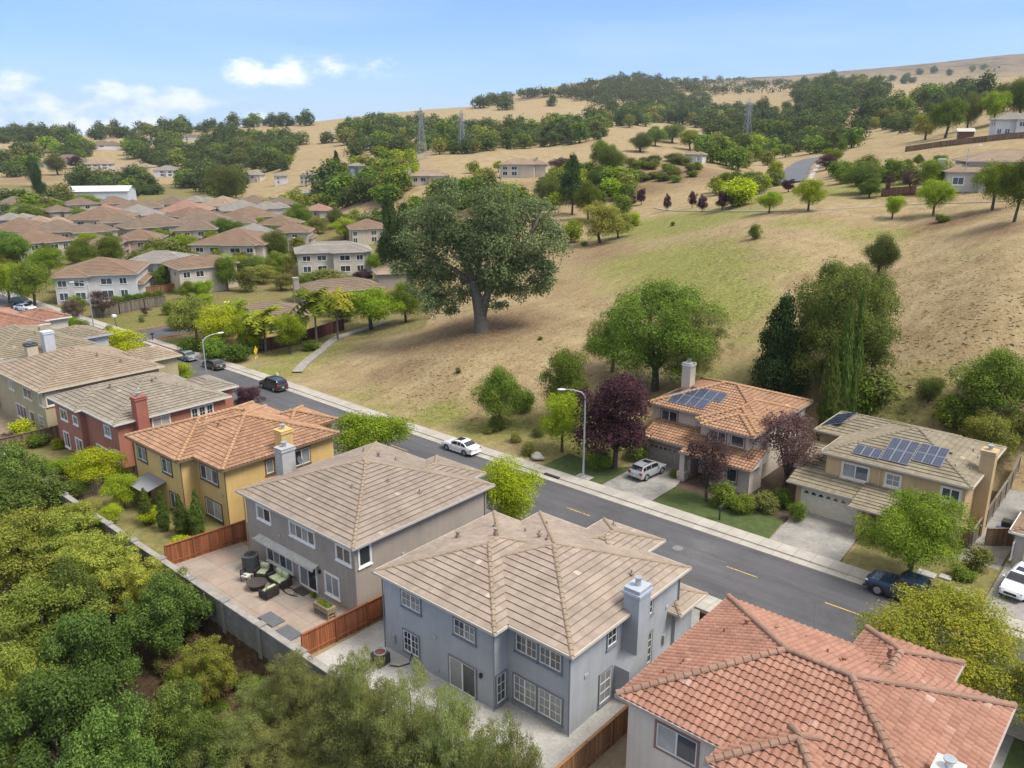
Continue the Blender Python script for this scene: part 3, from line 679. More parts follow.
# ------------------------------------------------------------------ colours of the houses
T_TAN = tile('tan_flat_tile', [(.245, .195, .155), (.29, .235, .19), (.33, .27, .22), (.365, .30, .245)], (.50, .42, .345))
T_TAUPE = tile('taupe_flat_tile', [(.21, .17, .138), (.25, .205, .168), (.285, .235, .194), (.31, .255, .21)], (.42, .35, .29))
T_RED = tile('red_barrel_tile', [(.25, .122, .083), (.315, .16, .112), (.36, .19, .135), (.40, .225, .165)], (.50, .37, .32))
T_ORANGE = tile('orange_barrel_tile', [(.235, .128, .076), (.31, .175, .105), (.365, .215, .132), (.42, .265, .172)], (.56, .40, .28))
T_GREY = tile('grey_flat_tile', [(.19, .165, .13), (.235, .205, .16), (.275, .24, .19), (.31, .275, .22)], (.40, .37, .32))
T_BEIGE = tile('beige_flat_tile', [(.22, .17, .12), (.27, .21, .15), (.31, .245, .18), (.34, .275, .205)], (.44, .37, .29))
T_OLIVE = tile('olive_flat_tile', [(.17, .145, .10), (.21, .18, .125), (.25, .215, .155), (.28, .245, .18)], (.38, .34, .27))
C_TAN = tile('tan_ridge_tile', [(.25, .19, .13), (.29, .225, .16), (.34, .27, .195)])
C_RED = tile('red_ridge_tile', [(.24, .14, .095), (.29, .175, .125), (.34, .215, .16)])
C_ORANGE = tile('orange_ridge_tile', [(.33, .18, .09), (.38, .23, .13), (.44, .28, .17)])
S_BLUE = stucco('blue_grey_stucco', (.36, .38, .412)); S_TAUPE = stucco('taupe_stucco', (.335, .29, .25)); S_YELLOW = stucco('mustard_stucco', (.60, .41, .165))
S_BRICK = stucco('red_brown_stucco', (.37, .158, .11)); S_BEIGE = stucco('beige_stucco', (.40, .34, .21)); S_CREAM = stucco('cream_stucco', (.55, .49, .42)); S_TAN = stucco('tan_stucco', (.50, .365, .20))
S_ROSE = stucco('pale_pink_stucco', (.64, .575, .51)); S_LGREY = stucco('light_grey_stucco', (.44, .45, .47))
TR_BLUE = plain('slate_trim', (.17, .19, .22), .8); TR_BROWN = plain('brown_trim', (.13, .085, .05), .8); TR_ROSE = plain('rose_brown_trim', (.26, .17, .13), .8)
# ------------------------------------------------------------------ the row of houses along the near side
# blue-grey house
h = House('suburban_house', 'blue grey two storey stucco house with tan tiled roof, nearest and in the middle foreground', S_BLUE, T_TAN, 'flat', .33, .42, C_TAN, TR_BLUE, plain('pale_fascia', (.50, .44, .37), .7), cx=-29, cy=35)
h.wing(-36.1, -26.0, 28.4, 39.5); h.wing(-33.6, -21.6, 29.5, 41.6); h.wing(-29.5, -24.7, 38, 43.7, 5.41); h.wing(-24.9, -21.2, 40.0, 43.3, 2.95, inset=.6); h.wing(-34.5, -29.3, 39.5, 44.4, 2.95)
h.done()
yS, yS2, xE = 28.82, 29.92, -22.02
h.win('S', yS, -34.0, -32.35, 3.78, 4.78, 2, (1, 1)); h.win('S', yS, -29.5, -27.85, 3.72, 4.74, 2, (1, 1)); h.win('S', yS, -33.95, -32.6, .62, 2.05, 2, (1, 2))
h.win('S', yS, -29.95, -27.85, .04, 2.02, 2, (0, 0), name='patio_door', glass_i=[1, 0], sill=False)
h.win('E', -26.42, 28.98, 29.72, .35, 2.15, 1, (1, 2))
h.win('S', yS2, -25.75, -24.25, 3.75, 4.82, 2, (1, 1)); h.win('S', yS2, -24.05, -22.6, 3.75, 4.82, 2, (1, 1))
h.win('S', yS2, -25.9, -24.3, .5, 2.1, 2, (1, 2)); h.win('S', yS2, -24.1, -22.5, .5, 2.1, 2, (1, 2))
h.win('E', xE, 33.35, 34.2, 3.75, 4.75, 1, (1, 1)); h.win('E', xE, 37.4, 38.0, 3.8, 4.7, 1, (1, 1)); h.win('E', xE, 32.7, 33.8, .35, 2.3, 1, (1, 2)); h.win('E', xE, 37.0, 38.1, .35, 2.5, 1, (1, 3))
h.win('E', -24.9, 42.2, 42.6, .6, 2.0, 1)
mb = MB(); mb.box(-22.03, -21.0, 34.85, 36.05, -.3, 6.9); mb.add([(-22.03, 34.15, -.3), (-21.0, 34.15, -.3), (-21.0, 34.85, -.3), (-22.03, 34.85, -.3), (-22.03, 34.15, 2.2), (-21.0, 34.15, 2.2), (-21.0, 34.85, 2.9), (-22.03, 34.85, 2.9)], [(0,1,5,4),(4,5,6,7),(1,2,6,5),(0,4,7,3)])
ch = h.part('chimney', mb, S_BLUE)
c = MB(); c.box(-22.12, -20.9, 34.75, 36.15, 6.55, 6.72); c.box(-22.05, -20.98, 34.83, 36.07, 6.904, 6.96); h.part('chimney_cap', c, plain('light_blue_grey', (.36, .40, .45), .7), ch)
c = MB(); c.cyl((-21.5, 35.45, 6.96), .17, .45, 14); c.cyl((-21.5, 35.45, 7.42), .22, .05, 14); h.part('flue', c, STEEL, ch)
h.vents([(-34.6, 34.3, 6.05), (-33.2, 36.4, 6.5), (-31.7, 34.8, 7.05), (-31.6, 37.6, 6.1), (-29.6, 36.6, 7.0), (-30.9, 39.0, 6.3), (-28.6, 36.2, 7.2), (-23.3, 37.6, 6.1), (-28, 42.6, 5.9)])
h.spouts([(-35.72, 28.75), (-26.38, 28.75), (-21.98, 29.85)], TR_BLUE); mb = MB(); mb.tube([(-21.95, 41.1, 2.9), (-21.95, 41.1, 5.3)], .045, 6); h.part('downpipe', mb, TR_BLUE)
h.fittings('S', 28.82, [('wall_vent', -31.2, 2.6), ('wall_lamp', -27.4, 1.75), ('tap', -30.9, .5), ('meter_box', -34.9, .7)]); h.fittings('E', -22.02, [('wall_vent', 31.4, 2.9), ('meter_box', 39.6, .9), ('wall_vent', 39.8, 3.2)])


# taupe house with the patio
h = House('suburban_house', 'taupe two storey house with brown tiled roof and white framed windows above a walled patio', S_TAUPE, T_TAUPE, 'flat', .33, .42, C_TAN, WHITE, plain('grey_fascia', (.42, .38, .34), .7), cx=-46, cy=36)
h.wing(-53.3, -39.35, 29.4, 43.0); h.wing(-47, -41.5, 38, 44.3, 5.39); h.wing(-52.5, -47, 41, 46.4, 2.95)
h.done(); y = 29.82
h.win('S', y, -51.3, -49.6, 3.72, 4.75, 2, (0, 0)); h.win('S', y, -47.1, -44.2, 3.72, 4.75, 4, (0, 0), glass_i=[1, 2, 1, 0]); h.win('S', y, -50.45, -47.2, .5, 1.92, 4, (0, 0), glass_i=[0, 1, 2, 1])
h.win('S', y, -46.3, -44.3, .04, 1.98, 2, name='patio_door', glass_i=[1, 0], sill=False); h.win('S', y, -41.7, -40.2, 3.7, 4.78, 2); h.win('S', y, -43.2, -41.7, .55, 2.1, 2)
h.win('E', -39.77, 30.15, 31.1, 3.6, 4.95, 1)
h.chimney(-53.9, -52.9, 33.3, 34.5, 4, 7.6, plain('pale_grey_chimney', (.37, .365, .35), .85))
mb = MB()   # slatted awning over the patio doors
mb.add([(-51.3, 29.25, 2.2), (-43.9, 29.25, 2.2), (-43.9, 29.8, 2.36), (-51.3, 29.8, 2.36)], [(0, 1, 2, 3)]); mb.box(-51.35, -43.85, 29.18, 29.26, 2.08, 2.22)
h.part('awning', mb, plain('weathered_awning', (.45, .44, .39), .9, 0, .3))
h.spouts([(-52.95, 29.72), (-39.7, 29.75), (-39.7, 42.4)], S_TAUPE); h.fittings('S', 29.82, [('wall_lamp', -43.8, 1.8), ('wall_vent', -48.6, 3.0), ('tap', -51.9, .5)]); h.fittings('E', -39.77, [('wall_vent', 34.0, 2.9), ('meter_box', 38, 1.0)])
h.vents([(-47.5, 38.5, 7.0), (-46.5, 39.4, 6.7), (-43.5, 36.0, 6.8), (-44.6, 33.6, 6.85), (-41.4, 37.2, 6.15), (-50.6, 39.5, 6.4)])
d = MB(); d.tube([(-52.3, 34.8, 5.9), (-52.3, 34.8, 6.6)], .03, 6)
for k in range(12):
    a, b = 2*math.pi*k/12, 2*math.pi*(k+1)/12
    d.add([(-52.3, 34.66, 6.6), (-52.3+.35*math.cos(a), 34.5, 6.6+.35*math.sin(a)), (-52.3+.35*math.cos(b), 34.5, 6.6+.35*math.sin(b))], [(0, 1, 2)])
h.part('satellite_dish', d, plain('dish_grey', (.3, .3, .31), .5))

# mustard house
h = House('suburban_house', 'mustard yellow two storey house with orange barrel tile roof and yellow chimney', S_YELLOW, T_ORANGE, 's', .33, .42, C_ORANGE, TR_BROWN, plain('brown_fascia', (.16, .10, .06), .7), cx=-64, cy=36)
h.wing(-71.4, -62.1, 29.3, 42.1); h.wing(-69.4, -57.6, 30.7, 42.3); h.wing(-66.5, -60.8, 39, 44.6, 5.39)
h.done(); y, y2, xe = 29.72, 31.12, -58.02
h.win('S', y, -70.3, -68.7, 3.5, 4.75, 2, glass_i=[2, 1]); h.win('S', y, -65.8, -64.2, 3.5, 4.75, 2, glass_i=[2, 1]); h.win('S', y, -70.2, -69, .4, 1.75, 2)
h.win('S', y2, -61.9, -59.2, 3.55, 4.8, 3, glass_i=[0, 1, 2]); h.win('S', y2, -61.6, -59.1, .3, 1.8, 2, glass_i=[1, 3]); h.win('S', y, -65, -63.6, .3, 1.8, 2)
h.win('E', xe, 37.6, 39.3, 3.5, 4.9, 2); h.win('E', xe, 34.9, 35.6, 3.7, 4.85, 1)
h.chimney(-58.03, -56.95, 35.95, 37.05, -.3, 7.4, S_YELLOW)
mb = MB()
for k in range(11):   # ribbed metal patio cover
    x = -68.8+k*.3; mb.add([(x, 27.7, 2.1), (x+.16, 27.7, 2.16), (x+.3, 27.7, 2.1), (x+.3, 29.7, 2.55), (x+.16, 29.7, 2.61), (x, 29.7, 2.55)], [(0, 1, 4, 5), (1, 2, 3, 4)])
for x in (-68.7, -65.6): mb.tube([(x, 27.8, 0), (x, 27.8, 2.12)], .04, 6)
h.part('patio_cover', mb, plain('ribbed_white_metal', (.22, .225, .23), .6))
h.spouts([(-71.0, 29.65), (-62.45, 29.65), (-57.95, 31.05)], TR_BROWN); h.fittings('S', 31.12, [('wall_vent', -58.8, 2.7)])
h.vents([(-68.5, 36, 6.3), (-66.0, 38, 6.8), (-64.3, 34.4, 6.7), (-61.2, 38.6, 6.6)])

# red-brown house
h = House('suburban_house', 'red brown two storey stucco house with grey tiled roof and white window trim', S_BRICK, T_GREY, 'flat', .33, .42, None, WHITE, plain('white_fascia', (.55, .54, .50), .7), cx=-82, cy=36)
h.wing(-89.1, -82.2, 29.3, 41.5, 5.4); h.wing(-87.2, -75.15, 29.9, 41.9, 5.4); h.wing(-84, -78, 40, 44.4, 5.38)
h.done(); y, y2, xe = 29.72, 30.32, -75.57
h.win('S', y, -87.3, -85.7, 3.45, 4.5, 2); h.win('S', y2, -78.4, -77.2, 3.6, 4.6, 1, (1, 1)); h.win('S', y, -87.35, -86.1, .4, 2.0, 2); h.win('S', y, -84.4, -82.9, .04, 2.0, 2, name='patio_door', sill=False)
h.win('S', y2, -80.9, -77.6, .5, 2.0, 3); h.win('S', y2, -76.9, -75.9, .3, 2.4, 1, (1, 3)); h.win('S', y, -84.2, -83.2, 3.6, 4.4, 1)
h.win('E', xe, 33.7, 35.4, 3.7, 4.95, 2, glass_i=3)
for k in range(3): h.win('E', xe, 37.7+k*.82, 38.35+k*.82, 3.75, 4.95, 1, (1, 1), glass_i=0)
h.chimney(-75.58, -74.6, 31.9, 33.0, -.3, 7.6, stucco('red_chimney_stucco', (.33, .125, .09)))
h.vents([(-82, 37.5, 7.0), (-79.4, 38.4, 6.5), (-83.5, 33.4, 6.7), (-78.6, 39.5, 6.2), (-80.4, 36.4, 7.2), (-77.5, 40, 5.95)])

# beige house
h = House('suburban_house', 'beige two storey stucco house with brown striped tile roof beside the red brown house', S_BEIGE, T_BEIGE, 'flat', .33, .42, C_TAN, plain('cream_trim', (.60, .54, .42), .7), plain('cream_fascia', (.55, .49, .38), .7), cx=-98, cy=36)
h.wing(-106.5, -91.6, 29.4, 43.0); h.wing(-101, -95, 40, 47, 5.39)
h.done(); y, xe = 29.82, -92.02
h.win('S', y, -101.9, -100.4, 3.7, 4.7, 2); h.win('S', y, -97.6, -95.2, 3.6, 4.7, 2); h.win('S', y, -100.7, -97.8, .7, 2.2, 3); h.win('S', y, -96.7, -95.5, .04, 2.1, 1, name='patio_door', sill=False); h.win('S', y, -94.1, -92.9, .7, 2.2, 1, (1, 2))
h.win('S', y, -93.2, -92.2, 3.6, 4.85, 1); h.win('E', xe, 30.1, 31.4, 3.6, 4.85, 1)
h.chimney(-107.2, -106.2, 33.6, 34.8, -.3, 7.3, stucco('cream_chimney_stucco', (.50, .43, .32)), DARKMETAL)
h.vents([(-96, 37.5, 7.2), (-94, 39.2, 6.3), (-98, 39.6, 6.5)])

# house with the tall grey chimney, behind the beige one
h = House('suburban_house', 'house with olive tiled roof and tall pale grey chimney behind the beige house', S_LGREY, T_OLIVE, 'flat', .34, .42, C_TAN, WHITE, plain('bluish_fascia', (.40, .43, .46), .7), cx=-115, cy=36)
h.wing(-124, -108, 29.4, 42.6); h.wing(-120, -113, 40, 46.5, 5.39); h.done()
h.win('E', -108.42, 33, 34.4, 3.7, 4.8, 2); h.win('E', -108.42, 38.5, 39.8, 3.7, 4.8, 2)
h.chimney(-108.43, -107.3, 36.0, 37.2, -.3, 8.2, plain('pale_blue_grey', (.45, .47, .50), .8), plain('bluish_white', (.55, .57, .60), .7), False)
h.vents([(-113, 37, 7.2), (-111, 39.5, 6.2), (-115.5, 38.4, 7)])
h = House('suburban_house', 'house with dark red barrel tile roof at the far left end of the row', S_CREAM, T_RED, 's', .34, .42, C_RED, WHITE, cx=-134, cy=36)
h.wing(-142, -126.4, 30, 43.5); h.wing(-136, -129, 41, 47.5, 5.39); h.done()
h.win('E', -126.82, 36, 37.6, 3.7, 4.8, 2); h.win('S', 30.42, -137, -135.4, 3.7, 4.8, 2)

# red tiled house, bottom right
h = House('suburban_house', 'pale stucco house with large red barrel tile roof at the lower right', S_ROSE, T_RED, 's', .36, .42, C_RED, TR_ROSE, plain('pinkish_fascia', (.42, .33, .29), .7), cx=-11, cy=34)
h.wing(-18.15, -3.6, 28.5, 40.0); h.wing(-11.0, -6.25, 35.5, 42.0, 5.42); h.wing(-12.75, -7.2, 27.3, 33, 5.39)
h.done()
h.win('S', 28.92, -16.1, -14.0, 3.35, 4.7, 2, trim=.12, glass_i=[3, 2], sill=False)
h.chimney(-5.1, -4.1, 31.5, 32.5, 3, 6.75, plain('white_chimney', (.62, .61, .58), .8))
h.vents([(-14.2, 37.4, 6.2), (-12.8, 38.0, 6.0), (-11.2, 36.5, 6.7), (-10.3, 36.2, 6.75), (-9.6, 37.6, 6.2), (-16.6, 32.0, 6.05), (-16.2, 35.5, 6.2), (-17.0, 30.8, 5.9), (-15.5, 36.6, 6.45), (-8.8, 38.2, 6.9)])

# ------------------------------------------------------------------ across the street
h = House('suburban_house', 'cream two storey house with orange tile roof and solar panels behind dark plum trees', S_CREAM, T_ORANGE, 's', .34, .42, C_ORANGE, TR_ROSE, plain('brown_grey_fascia', (.30, .24, .20), .7), cx=-35, cy=73)
h.wing(-41.4, -29.0, 68.4, 79.5); h.wing(-35.2, -28.97, 66.9, 76, 5.41); h.wing(-34.2, -28.94, 66.0, 71, 5.36, inset=.6)
h.box(-40.0, -35.1, 66.3, 69.2, -.5, 2.95); h.shed(-40.5, -34.9, 65.8, 68.85, 2.85, 3.9)
h.box(-32.5, -28.6, 65.2, 67.8, -.5, 2.9); h.shed(-35.3, -28.1, 64.3, 67.35, 2.85, 3.9)
h.done()
garage_door(h, 66.28, -39.6, -35.6, .02, 2.2, plain('taupe_garage_door', (.27, .235, .20), .6), 8)
h.win('S', 68.82, -40.0, -38.2, 3.85, 4.95, 2, trim=.14); h.win('S', 68.82, -35.9, -35.3, 4.1, 4.8, 1)
h.win('S', 66.58, -33.4, -31.8, 3.9, 4.95, 2, glass_i=0); h.win('S', 66.58, -31.3, -30.0, 3.9, 4.95, 1, glass_i=0); h.win('S', 65.18, -30.8, -29.8, 1.0, 2.3, 1)
h.win('E', -29.42, 76.5, 77.6, 3.7, 4.8, 1)
mb = MB(); mb.box(-35.3, -34.8, 64.5, 65.0, -.2, 2.8); mb.box(-35.45, -34.65, 64.35, 65.15, -.2, .9); h.part('porch_column', mb, S_CREAM)
h.chimney(-41.2, -40.2, 74.6, 75.7, -.3, 8.3, S_CREAM, WHITE)
sn = (0, -.322, .947); sv = (0, .947, .322)
solar(h, (-39.6, 69.1, 5.4+.7*.34), (1, 0, 0), sv, sn, 5, 2, 1.0, 1.65, {(4, 0), (0, 1)})
solar(h, (-41.0, 73.9, 5.4+.4*.34), (0, -1, 0), (.947, 0, .322), (-.322, 0, .947), 3, 1, 1.0, 1.65)
h.vents([(-36.5, 76.2, 6.5), (-32, 76, 6.4), (-33.5, 73, 7)])

h = House('suburban_house', 'tan two storey house with olive tile roof, solar panels and white double garage', S_TAN, T_OLIVE, 'flat', .34, .42, None, plain('cream_white_trim', (.62, .57, .47), .7), plain('pale_olive_fascia', (.45, .40, .31), .7), cx=-18, cy=72)
h.wing(-25.6, -15, 71.6, 78.35); h.wing(-23.05, -11.4, 66.5, 77.9, 5.41)
h.box(-24.4, -18.2, 65.4, 67.5, -.5, 2.85); h.shed(-25.0, -17.6, 64.75, 67.0, 2.75, 3.45); h.box(-25.1, -22.5, 67.4, 72.5, -.5, 2.9); h.shed(-25.4, -22.4, 66.9, 71.7, 3.4, 4.4)
h.shed(-19.2, -14.2, 63.2, 67.0, 2.75, 3.6)
h.done()
garage_door(h, 65.38, -23.75, -18.75, .02, 2.2, plain('cream_garage_door', (.60, .56, .46), .6), 8)
h.win('S', 66.9, -21.2, -19.1, 3.6, 4.8, 2, trim=.13, glass_i=[1, 2]); h.win('S', 66.9, -17.7, -16.6, 3.8, 4.8, 1, (1, 1), trim=.13); h.win('S', 66.9, -13.5, -12.2, 3.7, 4.8, 2, trim=.13); h.win('S', 66.9, -12.9, -12.1, .9, 2.4, 1, trim=.13)
h.win('W', -25.2, 72.6, 73.8, 3.8, 4.7, 2)
mb = MB(); mb.tube([(-18.2, 66.82, 3.0), (-18.2, 66.82, 5.3)], .05, 6); h.part('downpipe', mb, plain('tan_pipe', (.55, .44, .27), .7))
for x in (-15.6, -18.6): mb = MB(); mb.box(x, x+.4, 63.5, 63.9, -.2, 2.7); h.part('porch_column', mb, S_TAN)
h.chimney(-11.83, -10.8, 70.1, 71.2, -.3, 7.3, S_TAN)
solar(h, (-20.7, 67.1, 5.41+.6*.34), (1, 0, 0), sv, sn, 3, 1, .72, 1.3); solar(h, (-18.45, 67.2, 5.41+.7*.34), (1, 0, 0), sv, sn, 3, 2, .72, 1.6); solar(h, (-16.2, 67.9, 5.41+1.4*.34), (1, 0, 0), sv, sn, 3, 2, .72, 1.25)
solar(h, (-25.3, 76.6, 5.4+.3*.34), (0, -1, 0), (.947, 0, .322), (-.322, 0, .947), 4, 1, 1.0, 1.9)
h.vents([(-14, 70.5, 6.2), (-13, 73.5, 5.95), (-12.4, 72.5, 5.7), (-13.2, 68.6, 6.0), (-12.3, 69.5, 5.7)])

h = House('suburban_house', 'brown tiled house partly cut off by the right edge, beside the tan house', S_CREAM, tile('brown_flat_tile', [(.18, .12, .08), (.23, .155, .105), (.28, .195, .135), (.33, .24, .17)], (.42, .34, .26)), 'flat', .34, .42, None, WHITE, cx=0, cy=70)
h.wing(-8.4, -3.2, 66.2, 70.6, 2.9); h.wing(-8.2, -2.6, 70, 78, 2.9); h.wing(-5, 8, 66.5, 79.5, 5.4); h.done()
h.win('W', -7.98, 66, 67.2, .9, 2.1, 2)
garage_door(h, 66.6, -7.2, -4.0, .02, 2.2, plain('white_garage_door', (.62, .60, .56), .6), 0)
# ------------------------------------------------------------------ vegetation: prototypes of leaf clumps, then copies
def leaf_mesh(name, seed, clumps, n, size, mat, up=.35, aspect=.55, flat=.0, droop=0.0):
    """n leaf faces spread through clumps (centre, radii); leaves sit mostly in each clump's outer shell"""
    rg = np.random.RandomState(seed)
    C_ = np.array([c[0] for c in clumps]); Rr = np.array([c[1] for c in clumps])
    wt = (Rr[:, 0]*Rr[:, 1]+Rr[:, 0]*Rr[:, 2]); wt = wt/wt.sum()
    k = rg.choice(len(clumps), n, p=wt)
    d = rg.normal(size=(n, 3)); d /= np.linalg.norm(d, axis=1)[:, None]
    low = d[:, 2] < -.25; flip = low & (rg.rand(n) < .6); d[flip, 2] *= -1
    rad = rg.uniform(.25, 1, n)**.36*rg.normal(1, .13, n)
    p = C_[k]+d*Rr[k]*rad[:, None]*(1+.22*np.sin(d[:, :1]*7+k[:, None])*np.sin(d[:, 1:2]*6+k[:, None]*2.3))
    nn = d*.7+rg.normal(size=(n, 3))*.5+np.array([0, 0, up]); nn /= np.linalg.norm(nn, axis=1)[:, None]
    t = rg.normal(size=(n, 3)); t[:, 2] -= droop; t -= nn*(t*nn).sum(1)[:, None]; t /= np.linalg.norm(t, axis=1)[:, None]
    b = np.cross(nn, t); sz = size*rg.uniform(.6, 1.35, n)[:, None]
    V = np.stack([p-t*sz, p+b*sz*aspect+nn*sz*.12, p+t*sz, p-b*sz*aspect+nn*sz*.12], 1).reshape(-1, 3)
    me = bpy.data.meshes.new(name); me.vertices.add(4*n); me.vertices.foreach_set('co', V.astype(np.float32).ravel())
    me.loops.add(4*n); me.loops.foreach_set('vertex_index', np.arange(4*n, dtype=np.int32))
    me.polygons.add(n); me.polygons.foreach_set('loop_start', np.arange(0, 4*n, 4, dtype=np.int32)); me.polygons.foreach_set('loop_total', np.full(n, 4, np.int32))
    me.materials.append(mat); me.update(calc_edges=True); me.validate()
    return me
def round_clumps(seed, n, h0=.35, h1=1.0, w=.5, r=(.15, .26), shape='round', uneven=.18, zs=1.0):
    """clump centres of a crown of unit height and unit width standing on the trunk"""
    rg = random.Random(seed); out = []
    zc, hz_ = (h0+h1)/2, (h1-h0)/2
    for i in range(n):
        for _ in range(60):
            q = Vector((rg.uniform(-1, 1), rg.uniform(-1, 1), rg.uniform(-1, 1)))
            if .3 < q.length < 1 and (q.z > -.6 or q.length < .85): break
        rr = rg.uniform(*r)*rg.choice((.65, .9, 1, 1.15)); k = 1+rg.uniform(-uneven, uneven)
        if shape == 'cone': f = .12+.88*(1-(q.z+1)/2)**.85; q.x *= f; q.y *= f; rr *= .45+.7*f
        if shape == 'spread': q.z = q.z*.7+.15
        x, y, z = q.x*(w-rr*.75)*k, q.y*(w-rr*.75)*k, zc+q.z*(hz_-rr*.6)
        out.append(((x, y, z), (rr, rr, rr*rg.uniform(.62, .9)*(h1-h0)*1.25*zs)))
    return out
BARK = plain('bark', (.085, .065, .048), .95, 0, .35, 5, .6); PALEBARK = plain('pale_bark', (.17, .15, .125), .95, 0, .3, 5, .5)
def trunk_mesh(seed, clumps, r=.028, fork=.3, limbs=7, lean=.04):
    rg = random.Random(seed); mb = MB(); lx, ly = rg.uniform(-lean, lean), rg.uniform(-lean, lean)
    top = (lx, ly, fork)
    mb.tube([(0, 0, -.06), (0, 0, 0), (lx*.5, ly*.5, fork*.5), top], [r*1.7, r*1.35, r*1.05, r*.95], 8)
    for c in sorted(clumps, key=lambda q: -q[1][0])[:limbs]:
        p = Vector(c[0]); m = Vector(top).lerp(p, .5)+Vector((rg.uniform(-.04, .04), rg.uniform(-.04, .04), .05))
        mb.tube([top, m, p], [r*.7, r*.42, r*.12], 6)
    o = mb.build('t', BARK); me = o.data; bpy.data.objects.remove(o); me.polygons.foreach_set('use_smooth', [True]*len(me.polygons)); return me
L_OAK = leafmat('oak_leaf', [(0.048, 0.070, 0.024), (0.094, 0.124, 0.041), (0.146, 0.174, 0.057), (0.210, 0.233, 0.086)])
L_FAROAK = leafmat('far_oak_leaf', [(0.048, 0.073, 0.030), (0.077, 0.109, 0.045), (0.112, 0.146, 0.059), (0.157, 0.189, 0.081)])
L_GREEN = leafmat('green_leaf', [(0.057, 0.095, 0.021), (0.111, 0.170, 0.036), (0.183, 0.249, 0.055), (0.266, 0.325, 0.082)])
L_BRIGHT = leafmat('bright_leaf', [(0.087, 0.143, 0.017), (0.181, 0.263, 0.028), (0.299, 0.374, 0.039), (0.441, 0.496, 0.062)])
L_LIME = leafmat('lime_leaf', [(0.127, 0.177, 0.014), (0.253, 0.316, 0.021), (0.405, 0.455, 0.033), (0.557, 0.557, 0.058)])
L_OLIVE = leafmat('olive_leaf', [(0.108, 0.122, 0.043), (0.190, 0.208, 0.070), (0.278, 0.288, 0.096), (0.378, 0.378, 0.141)])
L_DARK = leafmat('dark_needle', [(0.022, 0.048, 0.022), (0.040, 0.077, 0.033), (0.067, 0.110, 0.048), (0.101, 0.147, 0.067)], .15)
L_CYP = leafmat('cypress_leaf', [(.052, .082, .024), (.086, .125, .036), (.125, .168, .05), (.17, .21, .07)], .15)
L_PLUM = leafmat('plum_leaf', [(0.039, 0.017, 0.025), (0.070, 0.028, 0.039), (0.105, 0.045, 0.056), (0.154, 0.081, 0.078)], .25)
L_RUST = leafmat('plum_rust_leaf', [(0.062, 0.035, 0.035), (0.106, 0.060, 0.056), (0.150, 0.094, 0.080), (0.213, 0.150, 0.122)], .25)
L_FALL = leafmat('turning_leaf', [(.10, .14, .03), (.18, .22, .04), (.27, .28, .05), (.34, .31, .06), (.45, .28, .05)])
L_SCRUB = leafmat('scrub_leaf', [(0.075, 0.092, 0.033), (0.123, 0.145, 0.052), (0.182, 0.195, 0.076), (0.248, 0.248, 0.106)], .2)
L_YELLOW = leafmat('yellow_frond', [(.17, .19, .03), (.27, .28, .045), (.38, .35, .06)])
L_FROND = leafmat('palm_frond', [(.08, .12, .015), (.15, .20, .025), (.24, .28, .035)])
PROTO = {}
def proto(kind, seed, mat, n, size, nclump=22, h0=.3, h1=1., w=.5, r=(.14, .24), shape='round', fork=.3, tr=.028, limbs=7, up=.35, aspect=.55, uneven=.18, droop=0, zs=1.0):
    cl = round_clumps(seed, nclump, h0, h1, w, r, shape, uneven, zs)
    PROTO.setdefault(kind, []).append((leaf_mesh(kind+'_crown', seed, cl, n, size, mat, up, aspect, 0, droop), trunk_mesh(seed, cl, tr, fork, limbs) if tr else None))
for i in range(3): proto('street', 10+i, L_BRIGHT, 24000, .012, 30, .12, 1, .5, (.13, .23), fork=.3)
for i in range(2): proto('lime', 20+i, L_LIME, 24000, .012, 30, .06, 1, .5, (.13, .23), fork=.25)
for i in range(3): proto('green', 30+i, L_GREEN, 30000, .0115, 32, .05, 1, .5, (.13, .23), fork=.28)
for i in range(3): proto('oak', 40+i, L_OAK, 34000, .0105, 30, .0, 1, .5, (.15, .26), fork=.25, tr=.035)
for i in range(5): proto('faroak', 50+i, L_FAROAK, 1500, .05, 16, -.22, 1, .5, (.19, .32), fork=.2, tr=.035, limbs=3)
for i in range(3): proto('fargreen', 60+i, L_GREEN, 1500, .05, 16, -.15, 1, .5, (.19, .32), fork=.2, tr=.035, limbs=3)
for i in range(2): proto('farlime', 65+i, L_BRIGHT, 1500, .048, 16, -.1, 1, .5, (.19, .32), fork=.2, tr=.03, limbs=3)
for i in range(2): proto('farolive', 70+i, L_OLIVE, 1500, .048, 16, -.1, 1, .5, (.19, .32), fork=.2, tr=.03, limbs=3)
for i in range(2): proto('plum', 80+i, L_PLUM, 18000, .0135, 34, .04, 1, .5, (.11, .2), fork=.18, uneven=.25)
for i in range(2): proto('rust', 85+i, L_RUST, 9000, .0135, 30, .14, 1, .5, (.1, .18), fork=.2, uneven=.3)
for i in range(2): proto('conifer', 90+i, L_DARK, 16000, .0145, 56, .02, 1, .5, (.1, .2), 'cone', fork=.5, tr=.022, limbs=0, up=.1)
for i in range(2): proto('shrub', 100+i, L_GREEN, 5200, .03, 18, -.15, 1, .5, (.2, .32), fork=.1, tr=0)
for i in range(2): proto('scrub', 105+i, L_SCRUB, 3200, .034, 14, -.2, 1, .5, (.2, .34), tr=0)
for i in range(2): proto('mound', 110+i, L_SCRUB, 3000, .035, 12, -.25, 1, .5, (.25, .36), tr=0, uneven=.05)
for i in range(2): proto('bushlime', 115+i, L_LIME, 5000, .03, 18, -.15, 1, .5, (.2, .32), tr=0)
proto('fall', 120, L_FALL, 56000, .0078, 64, .05, 1, .5, (.09, .17), fork=.25, uneven=.25)
